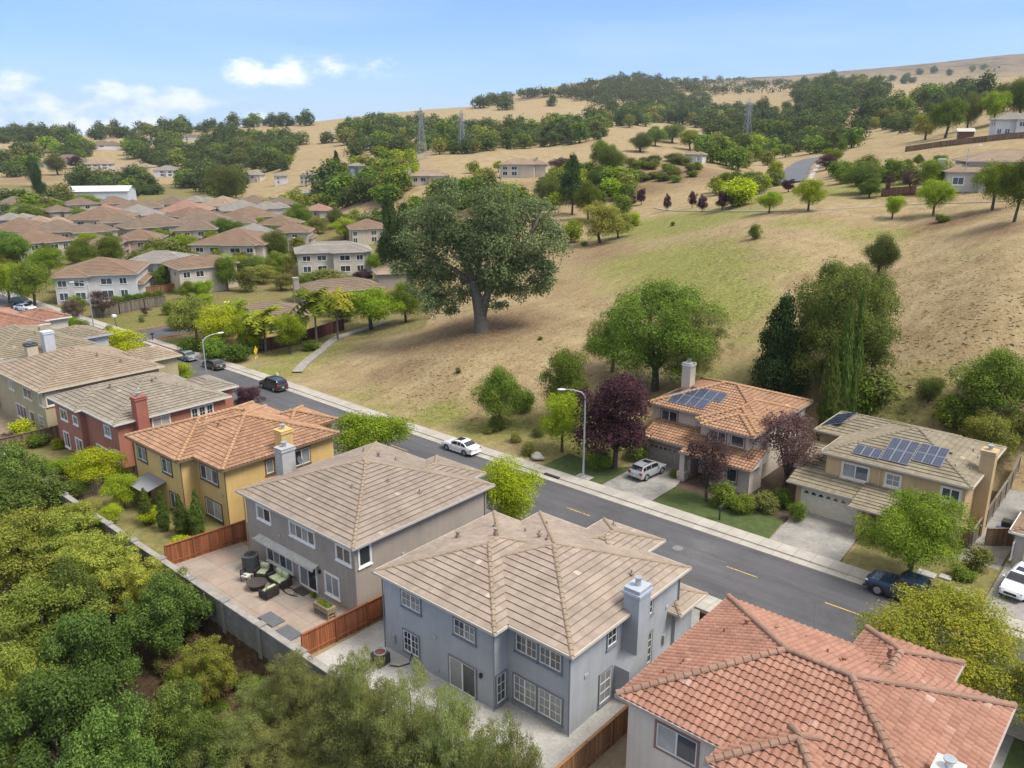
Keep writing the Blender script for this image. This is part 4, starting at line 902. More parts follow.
proto('layered', 121, leafmat('fresh_leaf', [(0.074, 0.124, 0.019), (0.142, 0.209, 0.032), (0.236, 0.304, 0.049), (0.351, 0.405, 0.074)]), 46000, .0085, 54, .14, 1, .5, (.1, .18), fork=.22, uneven=.28)
for i in range(2): proto('bigoak', 150+i, leafmat('airy_oak_leaf', [(0.055, 0.079, 0.026), (0.098, 0.134, 0.043), (0.150, 0.186, 0.065), (0.216, 0.246, 0.102)]), 80000, .0078, 70, .0, 1, .5, (.07, .16), fork=.3, uneven=.3, limbs=16)
for i in range(2): proto('biggreen', 155+i, L_GREEN, 64000, .0072, 70, .0, 1, .5, (.07, .16), fork=.2, uneven=.3, limbs=14)
for i in range(2): proto('olive', 158+i, L_OLIVE, 20000, .013, 34, .0, 1, .5, (.11, .22), fork=.2, uneven=.25)
def column_clumps(seed, n, w):
    rg = random.Random(seed); o = []
    for i in range(n):
        z = i/n; f = math.sin(min(1, z*2.2+.35)*math.pi/2)*(1-max(0, z-.55)/.5)**.8
        for k in range(3):
            a = rg.uniform(0, 6.28); o.append(((math.cos(a)*w*.38*f, math.sin(a)*w*.38*f, z*.97+.03), (w*.62*f+.012, w*.62*f+.012, .055)))
    return o
for i in range(2): PROTO.setdefault('column', []).append((leaf_mesh('column_crown', 130+i, column_clumps(130+i, 26, .5), 9000, .045, L_CYP, .7, .3), None))
# big foreground crowns: fine leaves, many clumps
for i in range(3): proto('gully', 140+i, leafmat('gully_leaf', [(0.116, 0.146, 0.041), (0.217, 0.256, 0.071), (0.340, 0.372, 0.109), (0.493, 0.501, 0.160)]), 44000, .0105, 84, .02, 1, .5, (.06, .15), fork=.25, uneven=.3, limbs=16, up=.5, zs=.7)
for i in range(2): proto('willowy', 145+i, leafmat('willowy_leaf', [(.125, .145, .075), (.215, .24, .125), (.305, .325, .185), (.39, .40, .26)]), 52000, .0085, 150, .0, 1, .5, (.05, .125), fork=.2, zs=.5, uneven=.34, limbs=18, aspect=.3, up=.3)
for i in range(2): proto('darkgully', 160+i, leafmat('dark_gully_leaf', [(0.049, 0.081, 0.033), (0.093, 0.146, 0.052), (0.156, 0.217, 0.077), (0.233, 0.293, 0.111)]), 34000, .0125, 54, .0, 1, .5, (.07, .17), fork=.25, uneven=.35, limbs=16, up=.4)
for i in range(2): proto('dryscrub', 165+i, leafmat('dry_scrub_leaf', [(.07, .045, .025), (.12, .08, .042), (.17, .12, .06), (.15, .14, .05)], .2), 2600, .034, 16, -.2, 1, .5, (.14, .34), tr=0, uneven=.4)
_counts = {}
NAME = dict(street='round_tree', lime='yellow_green_tree', green='leafy_tree', oak='oak_tree', bigoak='oak_tree', biggreen='leafy_tree', olive='olive_tree', faroak='oak_tree', fargreen='leafy_tree', farlime='yellow_green_tree', farolive='olive_tree', plum='plum_tree', rust='plum_tree',
            conifer='conifer', shrub='shrub', scrub='scrub_bush', mound='clipped_shrub', bushlime='yellow_green_shrub', fall='turning_tree', layered='layered_tree', column='cypress', gully='leafy_tree', darkgully='leafy_tree', dryscrub='dry_bush', willowy='willow_like_tree')
CAT = dict(conifer='conifer', shrub='shrub', scrub='bush', dryscrub='bush', mound='shrub', bushlime='shrub', column='cypress')
_tr = random.Random(77); FAROAKS = []
def plant(kind, x, y, z, w, h, label, group=None, name=None, cat=None, var=None, rz=None, now=False):
    """a copy of one of the kind's prototypes: thing > crown, trunk"""
    P = PROTO[kind]; me, tk = P[_counts.get(kind, 0) % len(P) if var is None else var % len(P)]
    if kind == 'faroak' and not now: FAROAKS.append((w/max(1, depth(x, y)), x, y, z, w, h, label, group, var, rz)); return None
    _counts[kind] = _counts.get(kind, 0)+1
    nm = name or NAME[kind]; ct = cat or CAT.get(kind, 'tree')
    rz = _tr.uniform(0, 6.28) if rz is None else rz
    if tk is None:
        o = link(bpy.data.objects.new(nm, me)); tag(o, label, ct, group)
    else:
        o = thing(nm, label, ct, (0, 0, 0), 0, group)
        link(bpy.data.objects.new('crown', me), o); link(bpy.data.objects.new('trunk', tk), o)
    o.location = (x, y, z-.05); o.rotation_euler = (0, 0, rz); o.scale = (w, w, h)
    return o
def tree(kind, px, py, wpx, hpx, label, group=None, D=None, **k):
    """survey point of the foot in the photograph, crown width and full height as seen there"""
    if wpx > 20: kind = dict(farolive='olive', farlime='street', fargreen='green').get(kind, kind)
    if D is None: x, y, z = ground(px, py)
    else:
        r = ray(px, py); f = depth(r[0], r[1]); q = D/f; x, y = r[0]*q, r[1]*q; z = hz(x, y)
    dd = depth(x, y)*_c-(z-CAMH)*_s; m = dd/820
    el = math.atan2(CAMH-z, math.hypot(x, y)); 
    h = hpx*m/max(.5, math.cos(el)); 
    return plant(kind, x, y, z, wpx*m, h*.97, label, group, **k)
# ------------------------------------------------------------------ the neighbourhood in the valley and the houses on the hills
ROOFS = {'redbrown': tile('redbrown_roof', [(.185, .122, .082), (.21, .142, .096), (.235, .162, .112)]), 'brown': tile('brown_roof', [(.165, .122, .088), (.19, .142, .104), (.215, .162, .12)]),
         'grey': tile('grey_roof', [(.22, .205, .18), (.25, .235, .21), (.28, .26, .235)]), 'tan': tile('tan_roof', [(.27, .20, .14), (.31, .235, .165), (.345, .265, .19)]),
         'salmon': tile('salmon_roof', [(.28, .165, .12), (.31, .185, .135), (.34, .20, .15)]), 'white': tile('white_roof', [(.56, .57, .58), (.6, .61, .62), (.62, .63, .64)])}
WALLS = {'white': stucco('white_stucco', (.58, .57, .55)), 'cream': stucco('cream_wall', (.52, .46, .37)), 'yellow': stucco('yellow_wall', (.56, .43, .17)), 'taupe': stucco('taupe_wall', (.34, .29, .24)),
         'greybeige': stucco('greybeige_wall', (.47, .44, .38)), 'blue': stucco('blue_wall', (.22, .29, .40)), 'pink': stucco('pinkish_wall', (.50, .40, .33))}
_hr = random.Random(5)
def far_house(px, py, wpx, roof, wall, label, rz=None, dp=.8, st=2, group=None, plan=None, chim=False, D=None, name='house', chim_side=-1):
    """px,py: middle of the foot of the facing wall; wpx: its width in the photograph"""
    x, y, z = ground(px, py)
    dd = depth(x, y)*_c-(z-CAMH)*_s; m = dd/820; w = wpx*m; d = w*dp
    ang = math.degrees(math.atan2(x, -y)) if False else HEAD+math.degrees(math.atan(-(px-512)/850))
    rz = R(ang+(_hr.uniform(-28, 28) if rz is None else rz)); plan = _hr.randint(0, 2) if plan is None else plan
    ze = (5.3 if wpx > 58 else 4.7) if st == 2 else 2.9
    n = Vector((math.sin(rz), -math.cos(rz), 0))         # the facing wall's outward normal
    o = (x-n.x*d*.5, y-n.y*d*.5, z)
    h = House(name, label, WALLS[wall], ROOFS[roof], 'plain', .34 if wpx > 58 else .42, .5, None, WHITE, plain('far_fascia', (.40, .35, .30), .8), cat='house', group=group, org=o, rz=rz)
    X, Y = w/2, d/2
    if plan == 0: h.wing(-X, X, -Y, Y, ze); h.wing(-X*.1, X*.8, -Y-1.2, Y*.3, ze+.01)
    elif plan == 1: h.wing(-X, X, -Y+.8, Y, ze); h.wing(-X*.95, -X*.1, -Y-.6, 0, ze+.01); h.wing(X*.2, X*1.08, -Y*.7, Y*1.2, ze*.58 if st == 2 else ze+.02)
    else: h.wing(-X, X*.55, -Y, Y*.9, ze); h.wing(-X*.2, X, -Y*.55, Y*1.1, ze+.012)
    h.done()
    yS = {0: -Y+.48, 1: -Y+1.28, 2: -Y+.48}[plan]; yP = {0: -Y-.72, 1: -Y-.12}.get(plan)
    def row(z0, z1):
        for a, b, yy in ((-.82, -.62, yS if plan != 1 else yP), (-.45, -.22, yS if plan != 1 else yP), (.12, .38, yS if plan != 0 else yP), (.55, .72, yS if plan == 1 else yP)):
            if yy is None or b*X-a*X < .3: continue
            if plan == 2 and a > .05 or wpx < 58 and _hr.random() < .3: continue
            h.win('S', yy, a*X, b*X, z0, z1, 2, trim=.08 if wpx > 45 else 0, sill=False, glass_i=_hr.choice((0, 0, 2)))
    row(ze-1.9, ze-.7) if st == 2 else None
    row(.8, 2.2)
    for f, p in (('E', X-.5 if plan == 0 else X*1.08-.5 if plan == 1 else X*.55-.5), ('W', -X+.5)):
        if plan == 1 and f == 'E': continue
        for q in (-.45, .2):
            h.win(f, p, q*Y-.6+(Y*.1 if plan == 1 else 0), q*Y+.7, *((ze-1.8, ze-.7) if st == 2 else (.9, 2.1)), 2, trim=0, glass_i=0)
    if chim: h.chimney(chim_side*X-.5, chim_side*X+.5, -.6, .6, -.3, ze+2.3, h.wallm, None, False)
    return h
G_ = 'houses of the valley neighbourhood'
# the first row, each drawn on its own
def front_row():
    far_house(97, 303, 80, 'redbrown', 'white', 'white house with red brown tile roof beside the wooden fence and small lawn', rz=-12, dp=1.0, plan=1)
    far_house(157, 287, 62, 'grey', 'white', 'bright white house with grey roof behind the red brown roofed white one', rz=-16, plan=0)
    far_house(214, 292, 66, 'redbrown', 'cream', 'cream house with wide red brown roof between two white houses and the round green tree', rz=18, dp=.9, plan=2)
    far_house(336, 275, 76, 'grey', 'greybeige', 'large grey beige house with grey hip roof left of the tall dark conifers', rz=4, dp=.62, plan=0)
    h = far_house(264, 336, 98, 'brown', 'yellow', 'low yellow house with brown hip roof and chimney behind the palms', rz=12, st=1, plan=0, dp=.6, chim=True, chim_side=-.55)
    far_house(345, 305, 84, 'brown', 'taupe', 'low taupe house with flat brown roof right of the yellow house', rz=16, st=1, plan=0, dp=.55, chim=True)
    far_house(399, 287, 44, 'tan', 'taupe', 'low tan roofed house with pale chimney in front of the dark conifers', rz=10, st=1, plan=2, chim=True, chim_side=.3)
front_row()
ROWS = [  # foot px, py, width, roof, wall
 [(262, 249, 36, 'grey', 'white'), (290, 247, 32, 'redbrown', 'greybeige'), (228, 264, 62, 'redbrown', 'cream'), (102, 262, 30, 'brown', 'cream'), (48, 258, 46, 'redbrown', 'cream'), (135, 256, 36, 'redbrown', 'pink'), (370, 243, 32, 'redbrown', 'cream')],
 [(12, 246, 46, 'redbrown', 'cream'), (60, 246, 40, 'brown', 'cream'), (152, 241, 38, 'brown', 'taupe'), (196, 244, 34, 'brown', 'cream'), (275, 238, 32, 'redbrown', 'pink'), (100, 246, 36, 'brown', 'cream')],
 [(13, 232, 28, 'grey', 'blue'), (47, 239, 40, 'tan', 'pink'), (93, 234, 50, 'redbrown', 'cream'), (120, 235, 32, 'brown', 'cream'), (160, 240, 44, 'brown', 'cream'), (205, 236, 44, 'brown', 'white'), (262, 229, 38, 'redbrown', 'cream'), (240, 236, 26, 'brown', 'cream')],
 [(65, 222, 22, 'brown', 'taupe'), (102, 222, 22, 'salmon', 'cream'), (140, 219, 38, 'brown', 'white'), (146, 227, 38, 'grey', 'white'), (181, 223, 40, 'salmon', 'white'), (207, 228, 38, 'redbrown', 'cream'), (246, 221, 36, 'grey', 'cream'), (272, 219, 30, 'grey', 'white'), (320, 222, 22, 'salmon', 'cream'), (300, 227, 26, 'brown', 'cream'), (30, 223, 26, 'grey', 'taupe')],
 [(215, 216, 34, 'tan', 'cream'), (250, 213, 28, 'brown', 'cream'), (168, 214, 28, 'brown', 'cream'), (195, 211, 24, 'grey', 'cream'), (85, 214, 26, 'brown', 'cream'), (120, 213, 26, 'redbrown', 'cream'), (14, 214, 28, 'brown', 'white'), (48, 213, 24, 'grey', 'cream'), (284, 214, 26, 'brown', 'taupe')],
]
RN = ['second', 'third', 'fourth', 'fifth', 'farthest']; ORD = ['first', 'second', 'third', 'fourth', 'fifth', 'sixth', 'seventh', 'eighth', 'ninth', 'tenth', 'last']
RW = dict(redbrown='red brown', brown='brown', grey='grey', tan='tan', salmon='salmon pink', white='white'); WW = dict(cream='cream', white='white', pink='pinkish', taupe='taupe', blue='blue grey', greybeige='grey beige', yellow='yellow')
for k, row in enumerate(ROWS):
    for i, (px, py, w, rf, wl) in enumerate(sorted(row)):
        far_house(px, py+2, w*1.22, rf, wl, f'{WW[wl]} house, {RW[rf]} roof, {ORD[i]} from left in {RN[k]} valley row', group=G_, dp=1.0)
# larger houses up on the hills
far_house(108, 150, 32, 'brown', 'white', 'white hillside mansion with brown roof high among trees at the left', rz=5, plan=2)
far_house(68, 167, 36, 'brown', 'cream', 'wide cream hillside house behind a round dark tree at far left', rz=-5, plan=0)
far_house(44, 168, 16, 'tan', 'white', 'small white hillside house left of the wide cream one', plan=2)
far_house(101, 170, 28, 'tan', 'greybeige', 'beige hillside house above the white barn', plan=0)
far_house(134, 171, 28, 'tan', 'cream', 'low cream house half hidden by oaks right of the beige one', plan=2, st=1)
far_house(167, 177, 26, 'grey', 'white', 'white house with grey roof at the edge of the wooded slope', rz=-8, plan=0)
far_house(190, 141, 18, 'brown', 'white', 'small white house on the ridge below the golden field', plan=2)
far_house(152, 143, 14, 'tan', 'cream', 'cream ridge house between narrow cypresses', plan=2)
far_house(251, 183, 20, 'grey', 'cream', 'cream house with grey roof beyond the valley trees', plan=0)
far_house(281, 185, 14, 'grey', 'white', 'narrow white gabled house beside the curving road', plan=2)
far_house(310, 185, 22, 'grey', 'cream', 'tan hillside house left of the dark pointed tree', plan=1)
far_house(328, 178, 15, 'brown', 'pink', 'pinkish house just behind the tan hillside house', plan=2)
far_house(358, 176, 16, 'grey', 'blue', 'blue house below the golden hillside', plan=0)
far_house(430, 184, 40, 'tan', 'cream', 'cream house with two white chimneys beneath the left pylon', rz=0, dp=.6, plan=0, st=1, chim=True)
far_house(522, 178, 48, 'tan', 'cream', 'large cream house on the knoll behind the big oak', rz=-8, dp=.6, plan=2, chim=True, chim_side=.55)
far_house(565, 169, 18, 'brown', 'cream', 'small house with brown roof just right of the knoll house', plan=2, st=1)
far_house(692, 163, 20, 'tan', 'white', 'small pale house behind the scrub covered knoll', plan=2, st=1)
# the house on the upper street, right
x, y, z = ground(992, 189)
h = House('house', 'tan house with broad hip roof on the upper street at right', WALLS['greybeige'], ROOFS['tan'], 'plain', .34, .5, None, WHITE, plain('far_fascia', (.46, .42, .37), .8), org=(x, y, z), rz=R(26))
h.wing(-5, 14, 1, 13, 5.2); h.wing(-9, 4, -1.5, 10, 3.3); h.wing(-3.5, 3, -3.4, 6, 3.3, gable='S'); h.wing(6, 13, -2.5, 8, 5.21, gable='S'); h.done()
for a, b, q0, q1, yy in ((7.5, 9.2, 3.3, 4.5, -2.0), (10, 11.8, 3.3, 4.5, -2.0), (-2.2, -.2, .5, 2.4, -2.9), (.6, 2.2, .5, 2.4, -2.9), (-7.5, -5.5, .8, 2.2, -1.0), (1, 3, 3.6, 4.6, 1.5)): h.win('S', yy, a, b, q0, q1, 2, trim=.1)
h.chimney(-9.6, -8.4, 3, 4.4, -.5, 5.6, S_CREAM, WHITE, False)
far_house(1014, 137, 38, 'grey', 'white', 'white gabled house high behind the red fence at right', rz=14, plan=0)
# white barn on the flat below the wooded hill
x, y, z = ground(103, 203)
b = thing('barn', 'long white metal barn with low gable roof below the wooded slope', 'barn', (x, y, z), R(HEAD+12))
mb = MB(); mb.box(-14, 14, -9, 9, -.5, 6.2)
for sx in (-14, 14): mb.add([(sx, -9, 6.2), (sx, 9, 6.2), (sx, 0, 8.2)], [(0, 1, 2)])
mb.build('wall', plain('white_ribbed_metal', (.52, .54, .57), .6), b)
mb = MB(); mb.quad((-14.6, -9.6, 6.15), (14.6, -9.6, 6.15), (14.6, 0, 8.4), (-14.6, 0, 8.4)); mb.quad((14.6, 9.6, 6.15), (-14.6, 9.6, 6.15), (-14.6, 0, 8.4), (14.6, 0, 8.4)); mb.build('roof', plain('white_metal_roof', (.6, .61, .63), .5), b)
mb = MB(); mb.box(4, 8, -9.06, -9.0, 0, 4); mb.build('door', plain('grey_barn_door', (.34, .36, .38), .6), b)
# brown shed with a sloping roof behind the red fence
x, y, z = ground(965, 138)
b = thing('shed', 'brown wooden shed with pale sloping roof above the red fence', 'shed', (x, y, z), R(HEAD-20))
mb = MB(); mb.box(-2.2, 2.2, -1.6, 1.6, -.3, 2.0); mb.build('wall', plain('shed_wood', (.12, .075, .05), .9), b)
mb = MB(); mb.quad((-2.6, -2, 1.95), (2.6, -2, 1.95), (2.6, 2, 3.0), (-2.6, 2, 3.0)); mb.quad((-2.6, -2, 1.83), (-2.6, 2, 2.88), (2.6, 2, 2.88), (2.6, -2, 1.83)); mb.build('roof', plain('shed_roof', (.42, .40, .34), .8), b)

# ------------------------------------------------------------------ upper road and far road
def ground_strip(name, pts, w, mat, lift=.15, n=6):
    """road following the terrain through surveyed points"""
    P = [Vector(ground(*p)) for p in pts]; Q = []
    for i in range(len(P)-1):
        a, b, c, d = P[max(i-1, 0)], P[i], P[i+1], P[min(i+2, len(P)-1)]
        for k in range(n):
            t = k/n; Q.append(.5*((2*b)+(c-a)*t+(2*a-5*b+4*c-d)*t*t+(3*b-a-3*c+d)*t**3))
    Q.append(P[-1]); mb = MB(); L_ = []; m = 8
    for i, p in enumerate(Q):
        d = (Q[min(i+1, len(Q)-1)]-Q[max(i-1, 0)]); s = Vector((d.y, -d.x, 0)).normalized()*w/2
        zs = [hz(*(p+s*f).xy) for f in (-1, -.5, 0, .5, 1)]
        L_.append([(p.x+s.x*f, p.y+s.y*f, .5*max(zs)+.5*hz(p.x+s.x*f, p.y+s.y*f)+lift) for f in [2*k/m-1 for k in range(m+1)]])
    for a, b in zip(L_, L_[1:]):
        for k in range(m): mb.quad(a[k], a[k+1], b[k+1], b[k])
        for p, q in ((a[0], b[0]), (a[m], b[m])): mb.quad((p[0], p[1], p[2]-.9), (q[0], q[1], q[2]-.9), q, p)
    return tag(mb.build(name, mat), kind='structure')
ground_strip('upper_pavement', [(655, 208), (700, 211), (745, 211.5), (800, 211), (850, 208), (905, 205), (960, 203), (1010, 201), (1060, 199)], 1.0, plain('worn_path', (.27, .235, .18), .95), .06)
ground_strip('far_road', [(789, 184), (795, 175), (802, 166), (812, 160.5), (826, 157)], 8, plain('far_asphalt', (.10, .105, .115), .9), .2, 12)
ground_strip('far_pavement', [(809, 181), (813, 174), (818, 167), (826, 162)], 1.4, SIDEWALK, .2, 12)
ground_strip('valley_road', [(262, 203), (283, 197), (300, 194), (322, 192.5)], 9, plain('pale_asphalt', (.22, .22, .23), .9), .3)
ground_strip('footpath', [(297, 373), (306, 363), (320, 352), (328, 345), (336, 339), (350, 334), (367, 329), (385, 323)], 1.4, plain('worn_concrete', (.27, .25, .215), .95, 0, .2, 1), .2, 14)
# ------------------------------------------------------------------ trees and plants
def nth_word(n): return ['first', 'second', 'third', 'fourth', 'fifth', 'sixth', 'seventh', 'eighth', 'ninth', 'tenth', 'eleventh', 'twelfth', 'thirteenth', 'fourteenth', 'fifteenth', 'sixteenth', 'seventeenth', 'eighteenth', 'nineteenth', 'twentieth', 'twenty first', 'twenty second', 'twenty third', 'twenty fourth', 'twenty fifth', 'twenty sixth', 'twenty seventh', 'twenty eighth', 'twenty ninth', 'thirtieth'][n-1]
# -- woods on the far hills: sampled inside surveyed areas, every tree a copy of one of five oaks
def wood(area, n, size, kinds, label, group, seed, jit=.42):
    rg = random.Random(seed); pts = []
    xs = [p[0] for p in area]; ys = [p[1] for p in area]
    def inside(px, py):
        c = False
        for (x0, y0), (x1, y1) in zip(area, area[1:]+area[:1]):
            if (y0 > py) != (y1 > py) and px < (x1-x0)*(py-y0)/(y1-y0)+x0: c = not c
        return c
    tries = 0
    while len(pts) < n and tries < n*300:
        tries += 1; px, py = rg.uniform(min(xs), max(xs)), rg.uniform(min(ys), max(ys))
        if not inside(px, py) or any(abs(px-a) < c*.62 and -2 < py-b < 17 for a, b, c in HILLH): continue
        if any(((px-q[0])/size)**2+((py-q[1])/size/.42)**2 < .24*(1-tries/(n*330)) for q in pts): continue
        pts.append((px, py)); s = size*rg.uniform(1-jit, 1+jit)
        k = rg.choice(kinds); x, y, z = ground(px, py); m = (depth(x, y)*_c-(z-CAMH)*_s)/820
        w = max(5, min(22, s*m*1.08)); plant(k, x, y, z, w, w*rg.uniform(.68, .9), label, group)
HILLH = [(108, 150, 32), (68, 167, 36), (44, 168, 16), (101, 170, 28), (134, 171, 28), (167, 177, 26), (190, 141, 18), (152, 143, 14), (251, 183, 20), (281, 185, 16), (310, 185, 22), (328, 178, 15), (358, 176, 16), (430, 184, 40), (522, 178, 48), (103, 203, 50)]
FO = ['faroak']*6+['fargreen', 'farolive']; FM = ['faroak']*4+['fargreen']; GM = ['fargreen']*3+['faroak']*2+['farolive', 'farlime']
wood([(342, 128), (372, 126), (470, 127), (500, 133), (500, 150), (470, 154), (400, 155), (352, 152), (342, 138)], 80, 17, FO, 'dark oak in the wooded band behind the two left pylons', 'oaks behind the left pylons', 1)
wood([(498, 136), (560, 128), (590, 123), (604, 126), (604, 139), (560, 147), (505, 150)], 52, 16, FO, 'dark oak in the hollow below the golden mid hill', 'oaks below the golden mid hill', 2)
wood([(604, 118), (684, 106), (684, 122), (650, 126), (606, 130)], 34, 16, FO, 'dark oak on the slope right of the golden mid hill', 'oaks right of the golden mid hill', 3)
wood([(796, 92), (815, 82), (855, 86), (890, 92), (872, 106), (830, 113), (800, 108)], 34, 22, FO, 'big dark oak on the upper right hillside above the golden strip', 'oaks above the golden strip', 4)
wood([(722, 128), (740, 113), (800, 112), (850, 116), (828, 128), (858, 140), (850, 152), (800, 154), (745, 152), (724, 142)], 90, 18, FM, 'dark oak in the wooded valley around the right pylon', 'oaks around the right pylon', 5)
wood([(862, 128), (872, 114), (900, 112), (914, 124), (905, 133)], 20, 20, FO, 'dark oak of the clump right of the golden strip', 'oak clump right of the golden strip', 6)
wood([(912, 112), (930, 100), (965, 95), (990, 100), (984, 112), (940, 116)], 24, 22, FO, 'large dark oak high on the right beyond the white house', 'oaks high on the right', 7)
wood([(0, 136), (40, 138), (75, 138), (75, 143), (0, 144)], 24, 16, FO, 'distant oak on the low ridge at far left', 'oaks on the left ridge', 8)
wood([(92, 136), (125, 131), (200, 130), (235, 129), (235, 132.5), (200, 134), (125, 138), (92, 141)], 34, 15, FO, 'distant oak along the ridge left of the golden slope', 'oaks along the golden ridge', 9)
wood([(242, 126), (270, 125), (310, 124), (310, 126), (242, 128)], 12, 13, FO, 'distant oak along the ridge right of the golden gap', 'oaks beyond the golden gap', 10)
wood([(0, 165), (35, 160), (40, 170), (20, 177), (0, 177)], 9, 30, FO, 'spreading dark oak on the brown slope at the left edge', 'oaks at the left edge', 11)
wood([(140, 150), (180, 145), (285, 142), (292, 160), (285, 172), (240, 168), (170, 168), (145, 165)], 105, 16, ['faroak']*4+['fargreen', 'farolive'], 'tree in the dense wood on the left hillside', 'trees of the left wooded hillside', 12)
wood([(78, 178), (120, 178), (165, 183), (165, 194), (130, 197), (80, 192)], 42, 18, FM, 'dark tree in the belt behind the white barn', 'trees behind the white barn', 13)
wood([(172, 186), (205, 178), (245, 184), (247, 196), (225, 200), (200, 190)], 28, 20, FM, 'tree in the belt right of the white barn field', 'trees right of the barn field', 14)
wood([(0, 212), (60, 205), (110, 206), (110, 212), (60, 216), (0, 219)], 16, 20, GM, 'garden tree along the back edge of the valley neighbourhood', 'trees edging the neighbourhood', 15)
wood([(262, 208), (300, 204), (345, 206), (345, 212), (300, 213), (265, 214)], 15, 16, ['farolive', 'fargreen', 'farlime'], 'olive green shrubby tree on the bank below the curving road', 'shrubs below the curving road', 16)
wood([(312, 196), (325, 184), (350, 182), (372, 190), (372, 205), (330, 208)], 18, 24, ['fargreen']*2+['faroak'], 'green tree in the thicket right of the curving road', 'thicket right of the curving road', 17)
wood([(366, 188), (395, 178), (425, 184), (425, 196), (395, 205), (370, 200)], 12, 20, ['farolive', 'fargreen'], 'grey green tree on the slope below the left pylon house', 'trees below the pylon house', 18)
wood([(40, 152), (90, 148), (140, 150), (140, 160), (60, 160)], 18, 16, GM, 'garden tree among the left hillside houses', 'trees among the hillside houses', 19)
wood([(345, 222), (392, 215), (392, 235), (350, 238)], 8, 22, GM, 'tree behind the grey roofed house left of the conifers', 'trees left of the conifers', 20)
wood([(470, 172), (560, 172), (590, 176), (590, 186), (470, 186)], 12, 14, ['fargreen', 'farolive', 'farlime'], 'garden shrub around the knoll house', 'shrubs around the knoll house', 21)
wood([(690, 152), (730, 148), (790, 156), (778, 166), (740, 166), (700, 160)], 16, 16, GM, 'green tree in the hollow behind the scrub knoll', 'trees behind the scrub knoll', 22)
wood([(850, 90), (862, 82), (905, 76), (935, 72), (1000, 68), (1000, 72), (930, 80), (880, 90)], 12, 12, FO, 'small dark oak high on the golden right slope', 'oaks high on the golden slope', 23)
wood([(640, 108), (700, 103), (738, 114), (728, 128), (722, 146), (700, 128), (660, 122), (640, 124)], 40, 17, FO, 'dark oak in the valley left of the right pylon', 'oaks left of the right pylon', 24)
wood([(700, 150), (745, 152), (800, 153), (770, 162), (735, 172), (715, 165)], 16, 18, GM, 'green tree in the valley below the right pylon', 'trees below the right pylon', 25)
wood([(400, 206), (470, 196), (520, 196), (560, 200), (560, 210), (480, 212), (400, 216)], 26, 22, GM, 'green tree on the rise behind the big oak', 'trees behind the big oak', 26)
wood([(350, 168), (385, 164), (415, 168), (415, 180), (370, 184), (345, 178)], 20, 17, ['fargreen', 'farolive', 'farlime'], 'yellowish tree below the golden slope left of the pylon house', 'trees left of the pylon house', 27)
wood([(545, 186), (600, 180), (632, 188), (628, 200), (590, 206), (550, 200)], 20, 20, GM, 'green tree between the knoll house and the crest', 'trees below the knoll house', 28)
wood([(700, 186), (760, 178), (780, 186), (770, 198), (715, 200)], 14, 12, ['scrub', 'shrub', 'farlime'], 'low bush on the bank left of the far road', 'bushes left of the far road', 29)
wood([(820, 180), (850, 172), (905, 176), (950, 182), (940, 190), (850, 186)], 16, 12, ['scrub', 'shrub', 'fargreen'], 'low bush on the green field behind the upper street', 'bushes behind the upper street', 30)
# -- one dense far wood on the big hill and its right flank: too many crowns to count
def far_wood():
    rg = random.Random(9); cl = []
    areas = [([(470, 107), (500, 98), (560, 93), (600, 84), (620, 76), (652, 80), (684, 84), (684, 100), (640, 104), (606, 108), (560, 99), (520, 100), (480, 109)], 330), ([(684, 82), (720, 80), (792, 84), (794, 92), (760, 94), (705, 97), (684, 106)], 100)]
    for area, n in areas:
        xs = [p[0] for p in area]; ys = [p[1] for p in area]; k = 0
        while k < n:
            px, py = rg.uniform(min(xs), max(xs)), rg.uniform(min(ys), max(ys)); c = False
            for (x0, y0), (x1, y1) in zip(area, area[1:]+area[:1]):
                if (y0 > py) != (y1 > py) and px < (x1-x0)*(py-y0)/(y1-y0)+x0: c = not c
            if not c: continue
            x, y, z = ground(px, py); r = rg.uniform(7, 13); k += 1
            for _ in range(4): cl.append(((x+rg.uniform(-.7, .7)*r, y+rg.uniform(-.7, .7)*r, z+rg.uniform(.35, .8)*r), (r*.6, r*.6, r*.55)))
    o = link(bpy.data.objects.new('far_wood', leaf_mesh('far_wood', 9, cl, 52000, 1.4, L_FAROAK)))
    tag(o, 'dense dark green wood covering the big far hill', 'wood', kind='stuff')
far_wood()
# -- lone trees on the far golden slopes
for px, py, w, lab in [(506, 110, 18, 'lone dark oak on the crest of the golden mid hill, left one'), (551, 106, 13, 'lone small oak on the crest of the golden mid hill, right one'), (457, 105, 10, 'small dark oak on the skyline left of the big hill, right of its pair'), (445, 106, 8, 'small dark oak on the skyline left of the big hill, left of its pair'),
        (619, 76, 16, 'big dark oak crowning the wooded far hill'), (356, 162, 22, 'dark oak alone on the brown slope left of the pylons'), (300, 145, 20, 'round dark oak on the golden slope at the end of the left wood'), (285, 158, 24, 'broad dark oak on the left golden slope above the houses'), (327, 143, 16, 'grey green oak standing on the left golden slope')]:
    tree('faroak', px, py, w, w*.8, lab)
